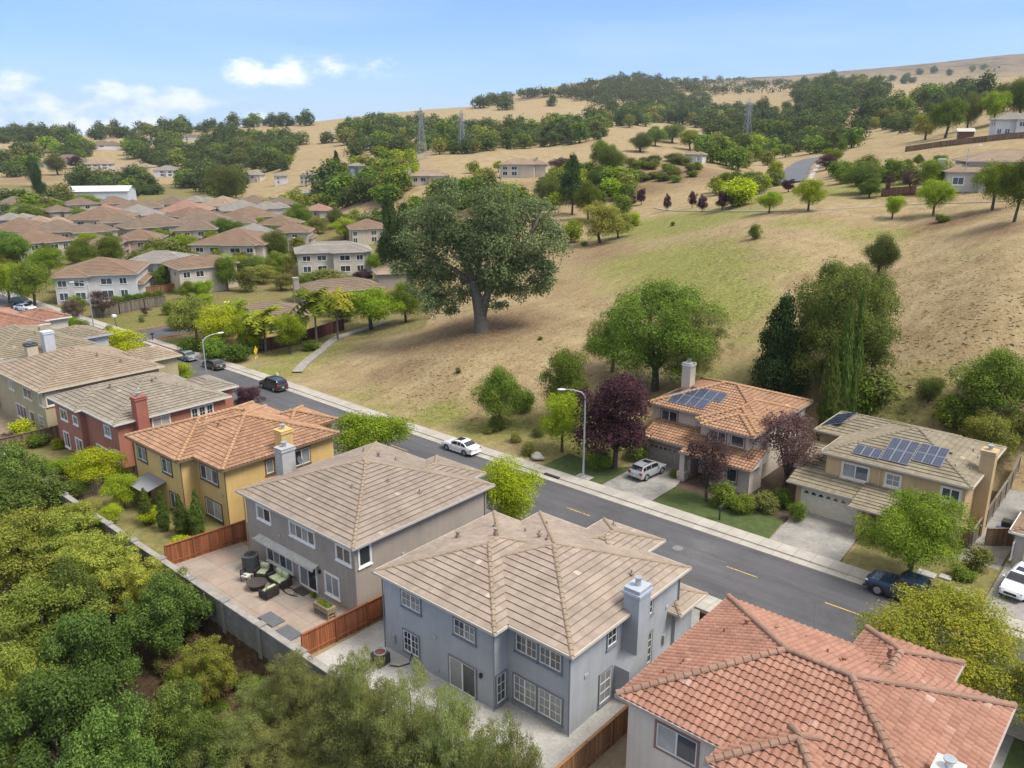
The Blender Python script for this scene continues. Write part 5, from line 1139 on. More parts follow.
# -- left middle distance
tree('conifer', 205, 176, 14, 26, 'dark pointed conifer in the middle of the left wood')
tree('conifer', 337, 173, 12, 24, 'dark pointed conifer beside the pinkish hillside house')
tree('conifer', 42, 204, 18, 42, 'tall dark conifer left of the white barn'); tree('conifer', 35, 187, 20, 34, 'dark conifer on the brown slope at far left')
tree('oak', 58, 175, 22, 22, 'round dark dense tree in front of the wide cream hillside house'); tree('plum', 76, 168, 18, 14, 'dark purple tree beside the wide cream hillside house', D=680)
tree('oak', 228, 201, 44, 38, 'large spreading oak at the edge of the barn field')
for px, py, w, h_, k, lab in [
   (30, 225, 40, 22, 'green', 'green tree behind the first roofs at far left'), (52, 216, 34, 18, 'street', 'bright green tree on the back edge of the valley houses'), (88, 214, 30, 20, 'street', 'bright green round tree in front of the white barn'), (82, 226, 26, 18, 'green', 'mid green tree among the far roofs'), (45, 232, 40, 18, 'rust', 'rusty brown tree among the far valley roofs'),
   (10, 268, 50, 40, 'green', 'tall green tree at the left edge among the valley roofs'), (50, 277, 42, 32, 'street', 'round bright green tree left of the three dark green ones'), (84, 272, 34, 34, 'green', 'dark green tree in front of the valley roofs, left of a pair'), (115, 268, 28, 34, 'green', 'dark green tree in front of the valley roofs, right of a pair'),
   (10, 303, 40, 44, 'street', 'bright green street tree at the left edge by the parked white car'), (35, 308, 46, 52, 'green', 'tall green tree with pale blossom beside the white house'), (165, 262, 36, 22, 'scrub', 'olive green garden tree between grey and brown roofs'), (185, 258, 34, 24, 'farlime', 'yellow green garden tree behind the cream house'), (168, 289, 30, 26, 'green', 'small green tree in front of the bright white house'),
   (228, 291, 26, 36, 'green', 'round dark green tree in front of the cream house'), (263, 283, 40, 20, 'farolive', 'wide olive green tree behind the yellow house'), (275, 262, 34, 34, 'oak', 'round dark green tree left of the grey beige house'), (262, 262, 20, 24, 'street', 'yellow green tree beside the round dark one'),
   (228, 242, 32, 26, 'green', 'large green tree among the middle roofs'), (250, 242, 26, 20, 'street', 'bright green tree right of the large green one'), (300, 232, 32, 30, 'green', 'dense green tree right of the brown roofs'), (318, 234, 24, 20, 'farolive', 'olive tree right of the dense green one'), (345, 240, 30, 22, 'street', 'yellow green tree behind the grey beige house'), (336, 228, 22, 20, 'oak', 'dark tree behind the grey beige house'),
   (330, 285, 44, 16, 'scrub', 'low grey green bushes under the grey beige house'), (362, 283, 26, 14, 'plum', 'purple hedge tree left of the low tan roofed house'), (205, 310, 22, 18, 'street', 'small yellow green tree left of the yellow house')]:
    tree(k, px, py, w, h_, lab)
tree('conifer', 391, 281, 34, 92, 'tall dark conifer left of the big oak, left of its pair'); tree('conifer', 405, 284, 34, 86, 'tall dark conifer left of the big oak, right of its pair')
rg = random.Random(83)
VT = ['green', 'street', 'oak', 'green', 'scrub', 'farolive']
for i in range(85):
    py = rg.choice((218, 224, 230, 237, 244, 252, 258, 266, 275)); lo, hi = (0, 320) if py < 248 else (0, 300)
    px = rg.uniform(lo, hi); s_ = (py-190)*.36+6
    tree(rg.choice(VT), px, py+rg.uniform(-2, 3), s_*rg.uniform(.6, 1.0), s_*rg.uniform(.5, .8), 'garden tree among the roofs of the valley neighbourhood', 'garden trees of the valley')
for px, py, w, h_, k in [(190, 300, 26, 20, 'green'), (205, 300, 24, 22, 'street'), (245, 292, 26, 22, 'scrub'), (282, 290, 30, 20, 'olive'), (303, 300, 26, 26, 'green'), (318, 312, 22, 18, 'shrub'), (200, 280, 24, 20, 'street'), (186, 274, 22, 20, 'oak'), (255, 276, 26, 22, 'green'), (300, 268, 22, 26, 'green'), (312, 286, 34, 14, 'shrub'), (352, 290, 26, 14, 'scrub'), (376, 272, 22, 20, 'street'), (385, 262, 22, 24, 'green'), (178, 330, 22, 18, 'shrub'), (140, 290, 18, 16, 'green'), (62, 292, 22, 20, 'street'), (75, 312, 26, 16, 'shrub'), (340, 315, 34, 18, 'shrub'), (300, 330, 22, 20, 'olive')]:
    tree(k, px, py, w, h_, 'garden plant between the first row of valley houses', 'garden planting of the first row')
# corner trees by the crossing and the path
tree('farolive', 197, 341, 46, 52, 'light olive green tree on the corner by the side road', var=0); tree('lime', 222, 349, 50, 44, 'bright yellow green tree behind the parked sedans, left'); tree('street', 248, 352, 42, 38, 'yellow green tree right above the yellow sign')
tree('street', 290, 354, 40, 46, 'round green tree on the grass bank by the dark red fence'); tree('shrub', 310, 350, 22, 10, 'low dark green shrub beside the footpath')
for px, py, w, h_, lab in [(190, 352, 26, 16, 'trimmed green hedge bush left of the silver sedan'), (215, 358, 34, 20, 'green hedge bush behind the parked sedans'), (238, 361, 30, 18, 'green hedge bush behind the dark sedan'), (252, 352, 28, 14, 'green bush beneath the yellow sign tree')]:
    tree('shrub', px, py, w, h_, lab)
tree('street', 371, 329, 64, 44, 'broad green tree at the foot of the oak slope, left of the pair'); tree('green', 406, 322, 40, 42, 'dark green tree at the foot of the oak slope, right of the pair'); tree('shrub', 343, 322, 30, 26, 'dark green shrub between the palms and the broad tree')
# near side street trees
tree('lime', 123, 365, 54, 40, 'yellow green round tree behind the beige roof'); tree('street', 181, 386, 29, 24, 'small round green tree at the near kerb')
tree('street', 62, 345, 54, 34, 'yellow green bushy tree at the far end of the street'); tree('green', 80, 348, 34, 30, 'dark green tree right of the yellow green bushy one'); tree('rust', 62, 352, 36, 24, 'dark reddish shrub in front of the yellow green bushy tree')
tree('rust', 75, 325, 26, 28, 'thin purple tree in front of the white house, left'); tree('rust', 103, 318, 26, 30, 'thin purple tree in front of the wooden fence')
tree('plum', 249, 424, 34, 28, 'small dark plum shrub behind the mustard house', D=92)
tree('street', 371, 466, 86, 56, 'large round green street tree behind the mustard house', D=75.5); tree('lime', 510, 535, 70, 66, 'bright lime yellow tree between the taupe and blue grey houses', D=62)

# the bank across the street
tree('green', 500, 427, 52, 62, 'small leafy street tree on the grass bank above the white sedan', var=0); tree('green', 566, 425, 54, 78, 'leafy green tree left of the big plum tree, upper of a pair', var=1); tree('street', 562, 452, 48, 60, 'yellow green tree left of the big plum tree, lower of a pair')
tree('shrub', 524, 411, 24, 22, 'round dark green shrub behind the small street tree')
for px, py, w, h_, lab in [(498, 429, 25, 15, 'clipped green mound under the small street tree'), (489, 433, 12, 7, 'smallest clipped mound near the kerb'), (516, 442, 15, 10, 'clipped mound in the middle of the verge'), (538, 436, 14, 10, 'clipped mound at the back of the verge'), (530, 455, 21, 13, 'largest clipped mound by the boulder')]:
    tree('mound', px, py, w, h_, lab)
tree('plum', 614, 468, 94, 100, 'big dark purple plum tree beside the street lamp', var=0); tree('rust', 706, 502, 54, 74, 'thin reddish plum tree on the lawn before the cream house', var=0); tree('rust', 784, 490, 76, 80, 'broad reddish plum tree between cream and tan houses', var=1)
tree('biggreen', 655, 390, 128, 112, 'large broad green tree behind the cream house', var=2); tree('willowy', 690, 388, 66, 90, 'loose olive green tree right of the large broad one', name='leafy_tree', var=1); tree('biggreen', 612, 372, 60, 66, 'dark green tree left of the large broad one', var=1)
tree('bigoak', 834, 400, 112, 142, 'tall airy oak rising behind the tan house', var=1); tree('bigoak', 846, 352, 84, 96, 'leafy upper crown of a tree behind the tall airy oak', var=2); tree('conifer', 775, 416, 72, 124, 'dense dark conifer between the cream and tan houses', var=0); tree('conifer', 792, 412, 40, 80, 'smaller dark conifer right of the dense one', var=1)
tree('oak', 878, 276, 40, 44, 'dark bush tree on the slope above the tall airy oak')
for px, lab, dd_, hh_, ww_ in [(829, 'left', 78.5, 12.6, 2.0), (840, 'middle', 79.5, 15.6, 1.7), (850, 'right', 80.5, 15.9, 1.5)]:
    q = dd_/depth(*ray(px, 400)[:2]); x, y = ray(px, 400)[0]*q, ray(px, 400)[1]*q
    plant('column', x, y, hz(x, y), ww_, hh_, f'tall narrow cypress behind the tan house, {lab} of three', 'three tall cypresses')
tree('scrub', 880, 408, 54, 34, 'grey green thicket at the foot of the slope behind the tan house'); tree('shrub', 860, 416, 40, 40, 'dark green bush right of the tall cypresses'); tree('oak', 928, 402, 28, 28, 'round dark bush alone on the dry slope behind the tan house')
tree('green', 992, 420, 82, 74, 'broad green tree on the slope at the right edge', var=0); tree('shrub', 958, 428, 54, 34, 'olive shrub behind the tan house roof'); tree('farolive', 985, 462, 60, 60, 'grey olive tree right of the tan house', var=1); tree('farolive', 1012, 450, 50, 44, 'grey olive tree at the right edge', var=0); tree('street', 952, 422, 26, 30, 'small yellow green tree behind the tan house chimney')
tree('layered', 908, 580, 108, 88, 'bright green layered tree before the tan house', var=0); plant('fall', -7.6, 46.0, .1, 9.8, 7.0, 'yellow green tree with orange tips beside the red tiled roof', var=0); plant('fall', -1.6, 46.2, .1, 6.4, 5.2, 'yellow green tree cut by the right edge below the white car')
for px, py, w, h_, k, lab in [(742, 514, 26, 20, 'shrub', 'dark green shrub under the reddish plum tree, left'), (722, 506, 34, 24, 'shrub', 'dark leafy shrub at the corner of the cream house'), (764, 512, 26, 22, 'scrub', 'feathery green shrub before the dark gap'), (796, 522, 20, 22, 'shrub', 'green shrub left of the white garage'), (782, 508, 22, 20, 'shrub', 'green shrub behind the feathery one'), (975, 570, 30, 24, 'scrub', 'grassy green shrub right of the layered tree'), (963, 580, 26, 14, 'shrub', 'low green shrub under the layered tree'), (598, 468, 30, 20, 'shrub', 'dark green shrub under the big plum tree'), (636, 458, 26, 16, 'shrub', 'dark green shrub right of the big plum tree'), (675, 478, 14, 8, 'shrub', 'small shrub at the porch of the cream house')]:
    tree(k, px, py, w, h_, lab)
# the upper street
for px, py, w, h_, k, lab in [(769, 213, 27, 24, 'street', 'round yellow green tree on the upper verge, left of the pair'), (808, 211, 34, 32, 'street', 'round yellow green tree on the upper verge, right of the pair'), (892, 219, 26, 26, 'street', 'small yellow green tree below the upper pavement, left'), (933, 216, 36, 40, 'street', 'yellow green tree below the upper pavement, middle'), (992, 210, 44, 48, 'street', 'yellow green tree before the tan upper house'), (1014, 222, 44, 72, 'green', 'dark green tree at the right edge on the upper slope'),
   (863, 194, 42, 34, 'oak', 'round dark tree beside the red fence on the upper street'), (869, 198, 26, 20, 'green', 'round green tree in front of the dark one'), (888, 196, 12, 24, 'rust', 'thin brownish tree before the dark red fence'), (909, 194, 20, 26, 'rust', 'small brown tree right of the thin one'), (932, 192, 40, 34, 'green', 'green tree left of the upper house'), (942, 222, 16, 8, 'shrub', 'low shrub under the middle upper tree'),
   (755, 239, 14, 15, 'shrub', 'dark lone bush on the dry slope below the upper trees'), (741, 206, 46, 26, 'bushlime', 'wide yellow green bush by the far road'), (735, 206, 30, 20, 'shrub', 'dark green bush under the wide yellow green one'), (775, 183, 20, 22, 'bushlime', 'yellow green bush left of the far road'), (788, 192, 16, 14, 'plum', 'dark purple bush left of the far road'), (832, 165, 24, 18, 'street', 'yellow green tree right of the far road bend'), (826, 170, 24, 16, 'plum', 'dark purple bush right of the far road bend'), (838, 175, 24, 14, 'shrub', 'green bush below the purple one'),
   (905, 172, 16, 14, 'green', 'small green tree left on the upper fence line'), (918, 166, 12, 12, 'green', 'smaller green tree on the upper fence line'), (939, 172, 18, 18, 'green', 'green tree on the upper fence line, right'), (975, 176, 24, 12, 'shrub', 'hedge bush behind the upper house, left'), (995, 172, 30, 12, 'shrub', 'hedge bush behind the upper house, right'), (945, 138, 40, 42, 'green', 'large green tree left of the shed'), (925, 140, 30, 30, 'farolive', 'olive tree left of the large green one'), (967, 130, 24, 38, 'oak', 'tall brown green tree behind the shed'), (993, 125, 30, 36, 'street', 'bright tall tree left of the white gabled house'), (1018, 120, 34, 44, 'oak', 'dark tree beside the white gabled house'), (1003, 112, 30, 30, 'oak', 'dark tree behind the bright tall one')]:
    tree(k, px, py, w, h_, lab)
for i, (px, py, w, h_) in enumerate([(620, 208, 9, 13), (632, 206, 10, 12), (641, 205, 12, 18), (667, 211, 9, 18), (692, 208, 11, 18), (702, 212, 12, 18), (722, 211, 18, 22)]):
    tree('plum', px, py, w, h_, f'small dark purple tree on the crest by the upper road, {ORD[i]} from the left', 'purple trees on the crest')
# knoll scrub
rg = random.Random(31); sp = []
while len(sp) < 34:
    px, py = rg.uniform(628, 702), rg.uniform(158, 187)
    if abs((py-172)-(px-665)*-.05) < 13*(1-((px-662)/45)**2) : sp.append((px, py))
for px, py in sp: tree(rg.choice(['scrub', 'scrub', 'shrub']), px, py, rg.uniform(10, 18), rg.uniform(6, 10), 'grey green scrub bush on the sunny side of the knoll', 'scrub on the knoll')
for i, (px, py, w, h_, k) in enumerate([(640, 152, 28, 20, 'oak'), (655, 146, 26, 20, 'green'), (672, 143, 28, 20, 'oak'), (690, 150, 26, 22, 'lime'), (700, 152, 16, 18, 'green'), (610, 178, 34, 34, 'oak'), (603, 172, 28, 34, 'green'), (598, 190, 26, 26, 'oak'), (560, 178, 30, 22, 'rust')]):
    tree(k, px, py, w, h_, ['dark tree on top of the scrub knoll, leftmost', 'green tree on top of the scrub knoll, second', 'dark tree on top of the scrub knoll, third', 'bright lime tree on top of the scrub knoll', 'green tree right of the bright lime one', 'dense dark tree left of the scrub knoll, tallest', 'green tree left of the dense dark one', 'dark tree below the dense one', 'reddish brown tree beside the knoll house'][i])
for px, py, w, h_, k, lab in [(600, 243, 52, 46, 'farolive', 'large olive green shrub behind the big oak on the right'), (618, 238, 30, 30, 'farolive', 'olive green shrub right of the large one'), (573, 243, 24, 22, 'bushlime', 'lime green shrub close behind the big oak'), (634, 226, 18, 14, 'bushlime', 'small yellow green bush by the green slope'), (622, 213, 26, 18, 'shrub', 'green shrub at the top of the green slope'), (588, 220, 30, 40, 'green', 'tall green tree behind the big oak on the right'), (572, 215, 40, 62, 'conifer', 'tall dark pine behind the right side of the big oak'), (548, 205, 34, 30, 'oak', 'dark tree above the right crown of the big oak'), (584, 246, 8, 5, 'shrub', 'tiny dark bush under the olive shrub'), (545, 190, 20, 14, 'green', 'garden tree below the knoll house')]:
    tree(k, px, py, w, h_, lab)
for i, (px, py, s) in enumerate([(459, 373, 8), (540, 340, 6), (847, 343, 5), (853, 272, 5), (672, 226, 6)]):
    tree('scrub', px, py, s, s*.7, ['tiny green bush on the slope below the big oak', 'tiny bush right of the big oak', 'tiny bush on the right dry slope, lower', 'tiny bush on the right dry slope, upper', 'tiny green bush on the crest of the green slope'][i])

# -- the big old oak
def big_oak():
    x, y, z = ground(482, 331); m = (depth(x, y)*_c-(z-CAMH)*_s)/820
    rg = random.Random(12); cl = []
    # lobes as seen in the photograph: offset right, height, radius in photograph pixels
    for (dx, dz, r) in [(-42, 112, 34), (-62, 82, 26), (-56, 58, 24), (-24, 84, 36), (-34, 128, 24), (4, 98, 24), (28, 118, 34), (54, 104, 34), (66, 78, 28), (70, 54, 18), (40, 82, 36), (8, 72, 36), (-8, 54, 28), (20, 52, 26), (-68, 104, 20), (-76, 64, 15), (-48, 38, 16), (50, 58, 26), (-4, 84, 30), (20, 98, 38), (-70, 46, 13), (78, 88, 18), (-28, 48, 22), (72, 40, 11), (-48, 96, 32), (58, 40, 15), (42, 36, 15), (-18, 30, 13), (-46, 24, 18), (-30, 18, 12), (-58, 30, 15), (14, 34, 18), (22, 26, 12), (66, 48, 16), (74, 50, 12), (-74, 62, 14), (-34, 34, 18), (10, 46, 20), (34, 46, 20), (-40, 66, 28), (28, 64, 30), (-2, 40, 14), (-58, 34, 11)]:
        b0 = rg.uniform(-1, 1)*(30 if r > 20 else 12)
        for k in range(5):
            b = b0+rg.uniform(-1, 1)*10
            rr = r*rg.uniform(.34, .62); a = rg.uniform(0, 6.28); q = r*rg.uniform(.25, .62)
            X, Z, Yd = (dx+math.cos(a)*q)*.93-3, dz+math.sin(a)*q*.85, b
            cl.append(((X*m*_ch-Yd*m*_sh, X*m*_sh+Yd*m*_ch, Z*m*1.03), (rr*m, rr*m, rr*m*.8)))
    me = leaf_mesh('big_oak_crown', 12, cl, 90000, .16, leafmat('big_oak_leaf', [(.060, .084, .062), (.105, .142, .10), (.155, .195, .14), (.215, .25, .19)]), up=.35, droop=.5)
    o = thing('oak_tree', 'huge old oak with forked trunk standing alone on the brown mound', 'tree', (x, y, z))
    link(bpy.data.objects.new('crown', me), o)
    mb = MB(); P = lambda dx, dz, b=0: (dx*m*_ch-b*m*_sh, dx*m*_sh+b*m*_ch, dz*m)
    mb.tube([P(0, -4), P(0, 0), P(-2, 16), P(-5, 36), P(-8, 50)], [1.5, 1.15, .85, .75, .7], 12)
    mb.tube([P(-1, 8), P(3, 26), P(8, 46), P(20, 75)], [.6, .55, .5, .3], 8)
    for pts, r in (([(-8, 50), (-18, 76), (-32, 105), (-38, 130)], .55), ([(-6, 44), (-26, 62), (-48, 74)], .35), ([(8, 46), (30, 72), (50, 100), (58, 116)], .45), ([(-8, 50), (2, 84), (10, 118)], .45), ([(12, 54), (36, 60), (62, 66)], .3)):
        mb.tube([P(*p) for p in pts], [r*(1-.28*i) for i in range(len(pts))], 8)
    t = mb.build('trunk', plain('grey_oak_bark', (.115, .10, .085), .95, 0, .35, 3, .7), o, smooth=True)
big_oak()

# -- palms behind the yellow house
def palm(px, py, hpx, w, label, yellow):
    x, y, z = ground(px, py); m = (depth(x, y)*_c-(z-CAMH)*_s)/820; H_ = hpx*m; rg = random.Random(int(px))
    o = thing('palm_tree', label, 'palm', (x, y, z), 0, 'palms behind the yellow house')
    mb = MB(); mb.tube([(0, 0, -.2), (.05, 0, H_*.5), (0, 0, H_)], [.2, .15, .14], 8); mb.build('trunk', PALEBARK, o)
    f = MB()
    for k in range(26):
        a = rg.uniform(0, 6.28); el = rg.uniform(-.2, 1.2); Ln = w*m*.62; d = Vector((math.cos(a), math.sin(a), 0)); p = Vector((0, 0, H_)); v = (d*math.cos(el)+Vector((0, 0, math.sin(el)))); s = d.cross(Vector((0, 0, 1)))
        for q in range(7):
            n_ = p+v*Ln/7; v = (v+Vector((0, 0, -.24))).normalized(); wd = Ln*.16*math.sin((q+1)/8*math.pi)
            for sg in (-1, 1):
                tip = (p+n_)/2+s*sg*wd*2-Vector((0, 0, wd*.9)); f.add([tuple(p), tuple(n_), tuple(tip)], [(0, 1, 2)])
            p = n_
    f.build('crown', [L_YELLOW if yellow else L_FROND], o)
for px, py, hh, w, lab, yl in [(266, 352, 36, 40, 'palm with yellow fronds left of the yellow house wall', True), (317, 347, 46, 48, 'tallest palm with yellow green fronds right of the yellow house', False), (338, 340, 40, 38, 'slim palm right of the tallest one', True), (240, 344, 34, 34, 'yellow green palm behind the bright tree', False)]: palm(px, py, hh, w, lab, yl)

# -- the gully in the foreground: crowns at surveyed spots
GU = [  # crown centre px,py, crown width m, height m, kind
 (12, 468, 6, 5.5, 'gully'), (72, 520, 4.6, 4.6, 'gully'),
 (22, 500, 7, 6, 'gully'), (20, 545, 7.5, 7, 'gully'), (95, 565, 7, 6.5, 'gully'), (138, 580, 5.2, 5, 'gully'), (35, 620, 7, 7, 'gully'), (88, 650, 6, 6.5, 'gully'), (165, 605, 4.6, 5, 'gully'),
 (60, 715, 6.5, 7, 'gully'), (112, 745, 5, 6, 'gully'), (5, 690, 5.5, 7, 'gully'), (168, 590, 4.2, 4.4, 'gully'), (62, 535, 6, 5.5, 'gully'), (70, 600, 5, 7, 'gully'), 
 (345, 700, 4.2, 4.6, 'willowy'), (390, 720, 4.6, 5, 'willowy'), (455, 735, 4.0, 4.4, 'willowy'), (312, 752, 4.0, 4.4, 'willowy'), (505, 760, 3.2, 3.6, 'willowy'), (230, 745, 3.6, 3.8, 'willowy'), (410, 672, 2.6, 3.0, 'willowy'), (360, 655, 2.4, 2.8, 'willowy'), (430, 765, 4, 4.6, 'willowy'), (455, 694, 2.6, 2.8, 'willowy'), (500, 725, 2.6, 3, 'willowy'), (350, 740, 4, 4.4, 'willowy'), (345, 668, 3.0, 3.4, 'willowy'), (520, 745, 2.4, 2.8, 'willowy'), (292, 668, 2.8, 3.4, 'willowy'), (262, 705, 3.4, 3.8, 'willowy'), (238, 742, 3.6, 4, 'willowy'), (275, 755, 3.6, 4, 'willowy'), (205, 655, 3.0, 3.2, 'gully'), (175, 705, 3.4, 3.4, 'gully'), (205, 735, 3.0, 3.2, 'gully')]
GU.sort(key=lambda q: (q[4], q[0])); _gi = {'gully': 0, 'willowy': 0}
for i, (px, py, w, h_, k) in enumerate(GU):
    _gi[k] += 1; nth = nth_word(_gi[k]); k0 = k
    zc = 1.2 if k == 'gully' else .2
    x, y = at(px, py, zc); r_ = ray(px, py)
    if y > 22.3: y = 21.2 if k == 'willowy' else 22.0; x = r_[0]*y/r_[1]; zc = CAMH+r_[2]*y/r_[1]
    g = hz(x, y); top = zc+h_*.45
    w *= rg.uniform(.9, 1.15) if k == 'gully' else 1.25; h_ *= rg.uniform(.85, 1.2)
    if k == 'gully' and i % 2: k = 'darkgully'; w *= 1.08
    plant(k, x, y, g, w, max(h_, (top-g)*.98), (f"{'dark' if k == 'darkgully' else 'bright'} green tree in the lower left gully, {nth} gully crown from the left" if k0 == 'gully' else f'olive yellow willowy tree at the bottom edge, {nth} willowy crown from the left'), 'green trees of the gully' if 'gully' in k else 'olive trees at the bottom edge')
rg = random.Random(61)
for k in range(260):
    px, py = rg.uniform(160, 345), rg.uniform(580, 765)
    x, y, z = ground(px, py)
    if y > 22.6: continue
    kk = rg.choice(('scrub', 'dryscrub', 'dryscrub', 'shrub')); plant(kk, x, y, z, rg.uniform(.7, 2.1), rg.uniform(.35, 1.1), 'brown dry bush on the gully floor' if kk == 'dryscrub' else 'low green scrub on the gully floor', 'dry bushes on the gully floor' if kk == 'dryscrub' else 'green scrub on the gully floor')
for px, py, w, h_, k, lab in [(125, 508, 40, 34, 'street', 'feathery bright green tree beside the mustard house patio cover'), (152, 524, 26, 16, 'bushlime', 'yellow green shrub left of the four clipped cypresses'), (78, 500, 30, 24, 'green', 'dark green garden tree behind the block wall'), (45, 474, 24, 16, 'shrub', 'round shrub behind the block wall at left'), (182, 548, 22, 13, 'bushlime', 'yellow green shrub at the foot of the clipped cypresses'), (112, 522, 26, 18, 'lime', 'lime green shrub against the block wall'), (138, 498, 22, 20, 'rust', 'reddish flowering shrub in the mustard house garden'), (92, 478, 26, 22, 'green', 'green tree between the red brown and mustard gardens'), (15, 458, 26, 16, 'scrub', 'grey green shrub in the beige house yard')]: tree(k, px, py, w, h_, lab)
# gardens behind the row
for px, py, w, h_, k, lab in [(22, 440, 30, 20, 'bushlime', 'yellow green bush behind the beige house'), (38, 446, 26, 16, 'shrub', 'dark hedge bush behind the red brown house'), (60, 448, 16, 10, 'bushlime', 'yellow bush by the red brown house'), (100, 490, 60, 44, 'lime', 'feathery yellow green tree in the mustard house garden'), (70, 480, 40, 26, 'street', 'green bush in the garden of the red brown house'), (8, 445, 20, 14, 'rust', 'reddish bush at the left edge'), (190, 532, 30, 24, 'shrub', 'green shrub behind the four cypresses')]:
    tree(k, px, py, w, h_, lab)
for i, (px, py, hp) in enumerate([(148, 524, 3.0), (165, 531, 3.3), (183, 539, 3.6), (200, 541, 4.2)]):
    x, y, z = ground(px, py); plant('column', x, y, z, 1.15, hp+.3, f'clipped columnar cypress beside the mustard house, {ORD[i]} from the left', 'four clipped cypresses')

# the oaks of the far hills: the 250 that show largest are trees of their own, the smaller rest is one mass
FAROAKS.sort(key=lambda q: -q[0])
for q in FAROAKS[:250]: plant('faroak', *q[1:6], q[6], q[7], var=q[8], rz=q[9], now=True)
def oak_mass():
    co = []
    for q in FAROAKS[250:]:
        me = PROTO['faroak'][_tr.randrange(5)][0]; a = np.empty(len(me.vertices)*3, np.float32); me.vertices.foreach_get('co', a); a = a.reshape(-1, 3)
        t = _tr.uniform(0, 6.28); c, s_ = math.cos(t), math.sin(t)
        co.append(np.stack([(a[:, 0]*c-a[:, 1]*s_)*q[4]+q[1], (a[:, 0]*s_+a[:, 1]*c)*q[4]+q[2], a[:, 2]*q[5]+q[3]-.05], -1))
    V = np.concatenate(co); n = len(V)//4
    me = bpy.data.meshes.new('far_oaks'); me.vertices.add(4*n); me.vertices.foreach_set('co', V.astype(np.float32).ravel()); me.loops.add(4*n); me.loops.foreach_set('vertex_index', np.arange(4*n, dtype=np.int32))
    me.polygons.add(n); me.polygons.foreach_set('loop_start', np.arange(0, 4*n, 4, dtype=np.int32)); me.polygons.foreach_set('loop_total', np.full(n, 4, np.int32)); me.materials.append(L_FAROAK); me.update(calc_edges=True)
    tag(link(bpy.data.objects.new('far_oaks', me)), 'small distant oaks scattered thickly over the far hills', 'oaks', kind='stuff')
if len(FAROAKS) > 250: oak_mass()
# ------------------------------------------------------------------ yards, drives, fences, walls
def sheet(name, pts, z, mat):
    mb = MB(); mb.add([(x, y, z) for x, y in pts], [tuple(range(len(pts)))]); return tag(mb.build(name, mat), kind='structure')
def mottled(name, stops, scale=1.2, rough=.95, bump=.3):
    m, nt, b, N, L = nmat(name); tc = N('ShaderNodeTexCoord').outputs['Object']
    c = ramp(N, L, noise(N, L, tc, scale, 7, .7), stops); f = ramp(N, L, noise(N, L, tc, scale*9, 4, .7), [(.3, (.8, .8, .8)), (.7, (1.15, 1.15, 1.15))])
    L(mixc(N, L, 1, c, f, 'MULTIPLY'), b.inputs['Base Color']); b.inputs['Roughness'].default_value = rough
    bp = N('ShaderNodeBump'); bp.inputs['Strength'].default_value = bump; bp.inputs['Distance'].default_value = .04; L(noise(N, L, tc, scale*9, 4), bp.inputs['Height']); L(bp.outputs[0], b.inputs['Normal']); return m
PATIO, _nt, _b, N, L = nmat('patio_concrete')
_tc = N('ShaderNodeTexCoord').outputs['Object']; _br = N('ShaderNodeTexBrick'); _br.offset = 0
for k_, v_ in (('Scale', 1), ('Brick Width', 2.3), ('Row Height', 1.7), ('Mortar Size', .02)): _br.inputs[k_].default_value = v_
_br.inputs[1].default_value = (.33, .255, .205, 1); _br.inputs[2].default_value = (.30, .265, .225, 1); _br.inputs[3].default_value = (.19, .16, .13, 1); L(_tc, _br.inputs[0])
_st = ramp(N, L, noise(N, L, _tc, .6, 7, .7), [(.32, (.75, .74, .72)), (.66, (1.08, 1.07, 1.06))]); L(mixc(N, L, 1, _br.outputs[0], _st, 'MULTIPLY'), _b.inputs['Base Color']); _b.inputs['Roughness'].default_value = .9
LAWN = mottled('lawn_grass', [(.3, (.035, .058, .012)), (.55, (.058, .085, .018)), (.75, (.10, .11, .03))], 1.6)
DRYLAWN = mottled('dry_lawn', [(.3, (.10, .10, .028)), (.55, (.19, .165, .055)), (.75, (.27, .22, .09))], 1.4)
MULCH = mottled('mulch', [(.3, (.05, .033, .022)), (.6, (.09, .06, .04)), (.8, (.15, .105, .07))], 2)
DIRT = mottled('yard_dirt', [(.3, (.19, .14, .09)), (.6, (.27, .21, .14)), (.8, (.33, .27, .18))], 1.2)
DRIVE = mottled('driveway_concrete', [(.28, (.16, .152, .14)), (.5, (.26, .248, .225)), (.72, (.32, .305, .275))], .5, .9, .1)
LIGHTC = mottled('pale_concrete', [(.28, (.34, .325, .30)), (.55, (.42, .405, .375)), (.75, (.46, .445, .41))], .6, .9, .1)
sheet('patio', [(-56, 24.4), (-38.5, 24.4), (-38.5, 30.2), (-52.8, 30.2), (-56, 30.5)], .03, PATIO)
sheet('yard_concrete', [(-38.2, 24.4), (-20.1, 24.4), (-20.1, 42), (-38.2, 36)], .025, LIGHTC)
sheet('yard_dirt', [(-19.8, 24.4), (0, 24.4), (0, 41.95), (-19.8, 41.95)], .02, DIRT)
sheet('yard_lawn', [(-73, 24.4), (-56.2, 24.4), (-56.2, 44), (-73, 44)], .022, DRYLAWN)
sheet('yard_lawn', [(-90, 24.4), (-73.2, 24.4), (-73.2, 44), (-90, 44)], .022, DRYLAWN)
sheet('yard_dirt', [(-108, 24.4), (-90.2, 24.4), (-90.2, 44), (-108, 44)], .022, DIRT)
sheet('front_lawn', [(-140, 42), (20, 42), (20, 45.6), (-140, 46.2)], .02, LAWN)
for x0, x1 in ((-34, -29.5), (-51, -46.2), (-61.5, -57), (-79.5, -75), (-8, -3.8), (-24.6, -21.3)): sheet('driveway', [(x0, 41), (x1, 41), (x1, 45.62), (x0, 45.62)], .026, DRIVE)
sheet('driveway', [(-39.9, 58.42), (-34.5, 58.42), (-34.5, 62.5), (-35.2, 66.3), (-39.9, 66.3)], .15, DRIVE)
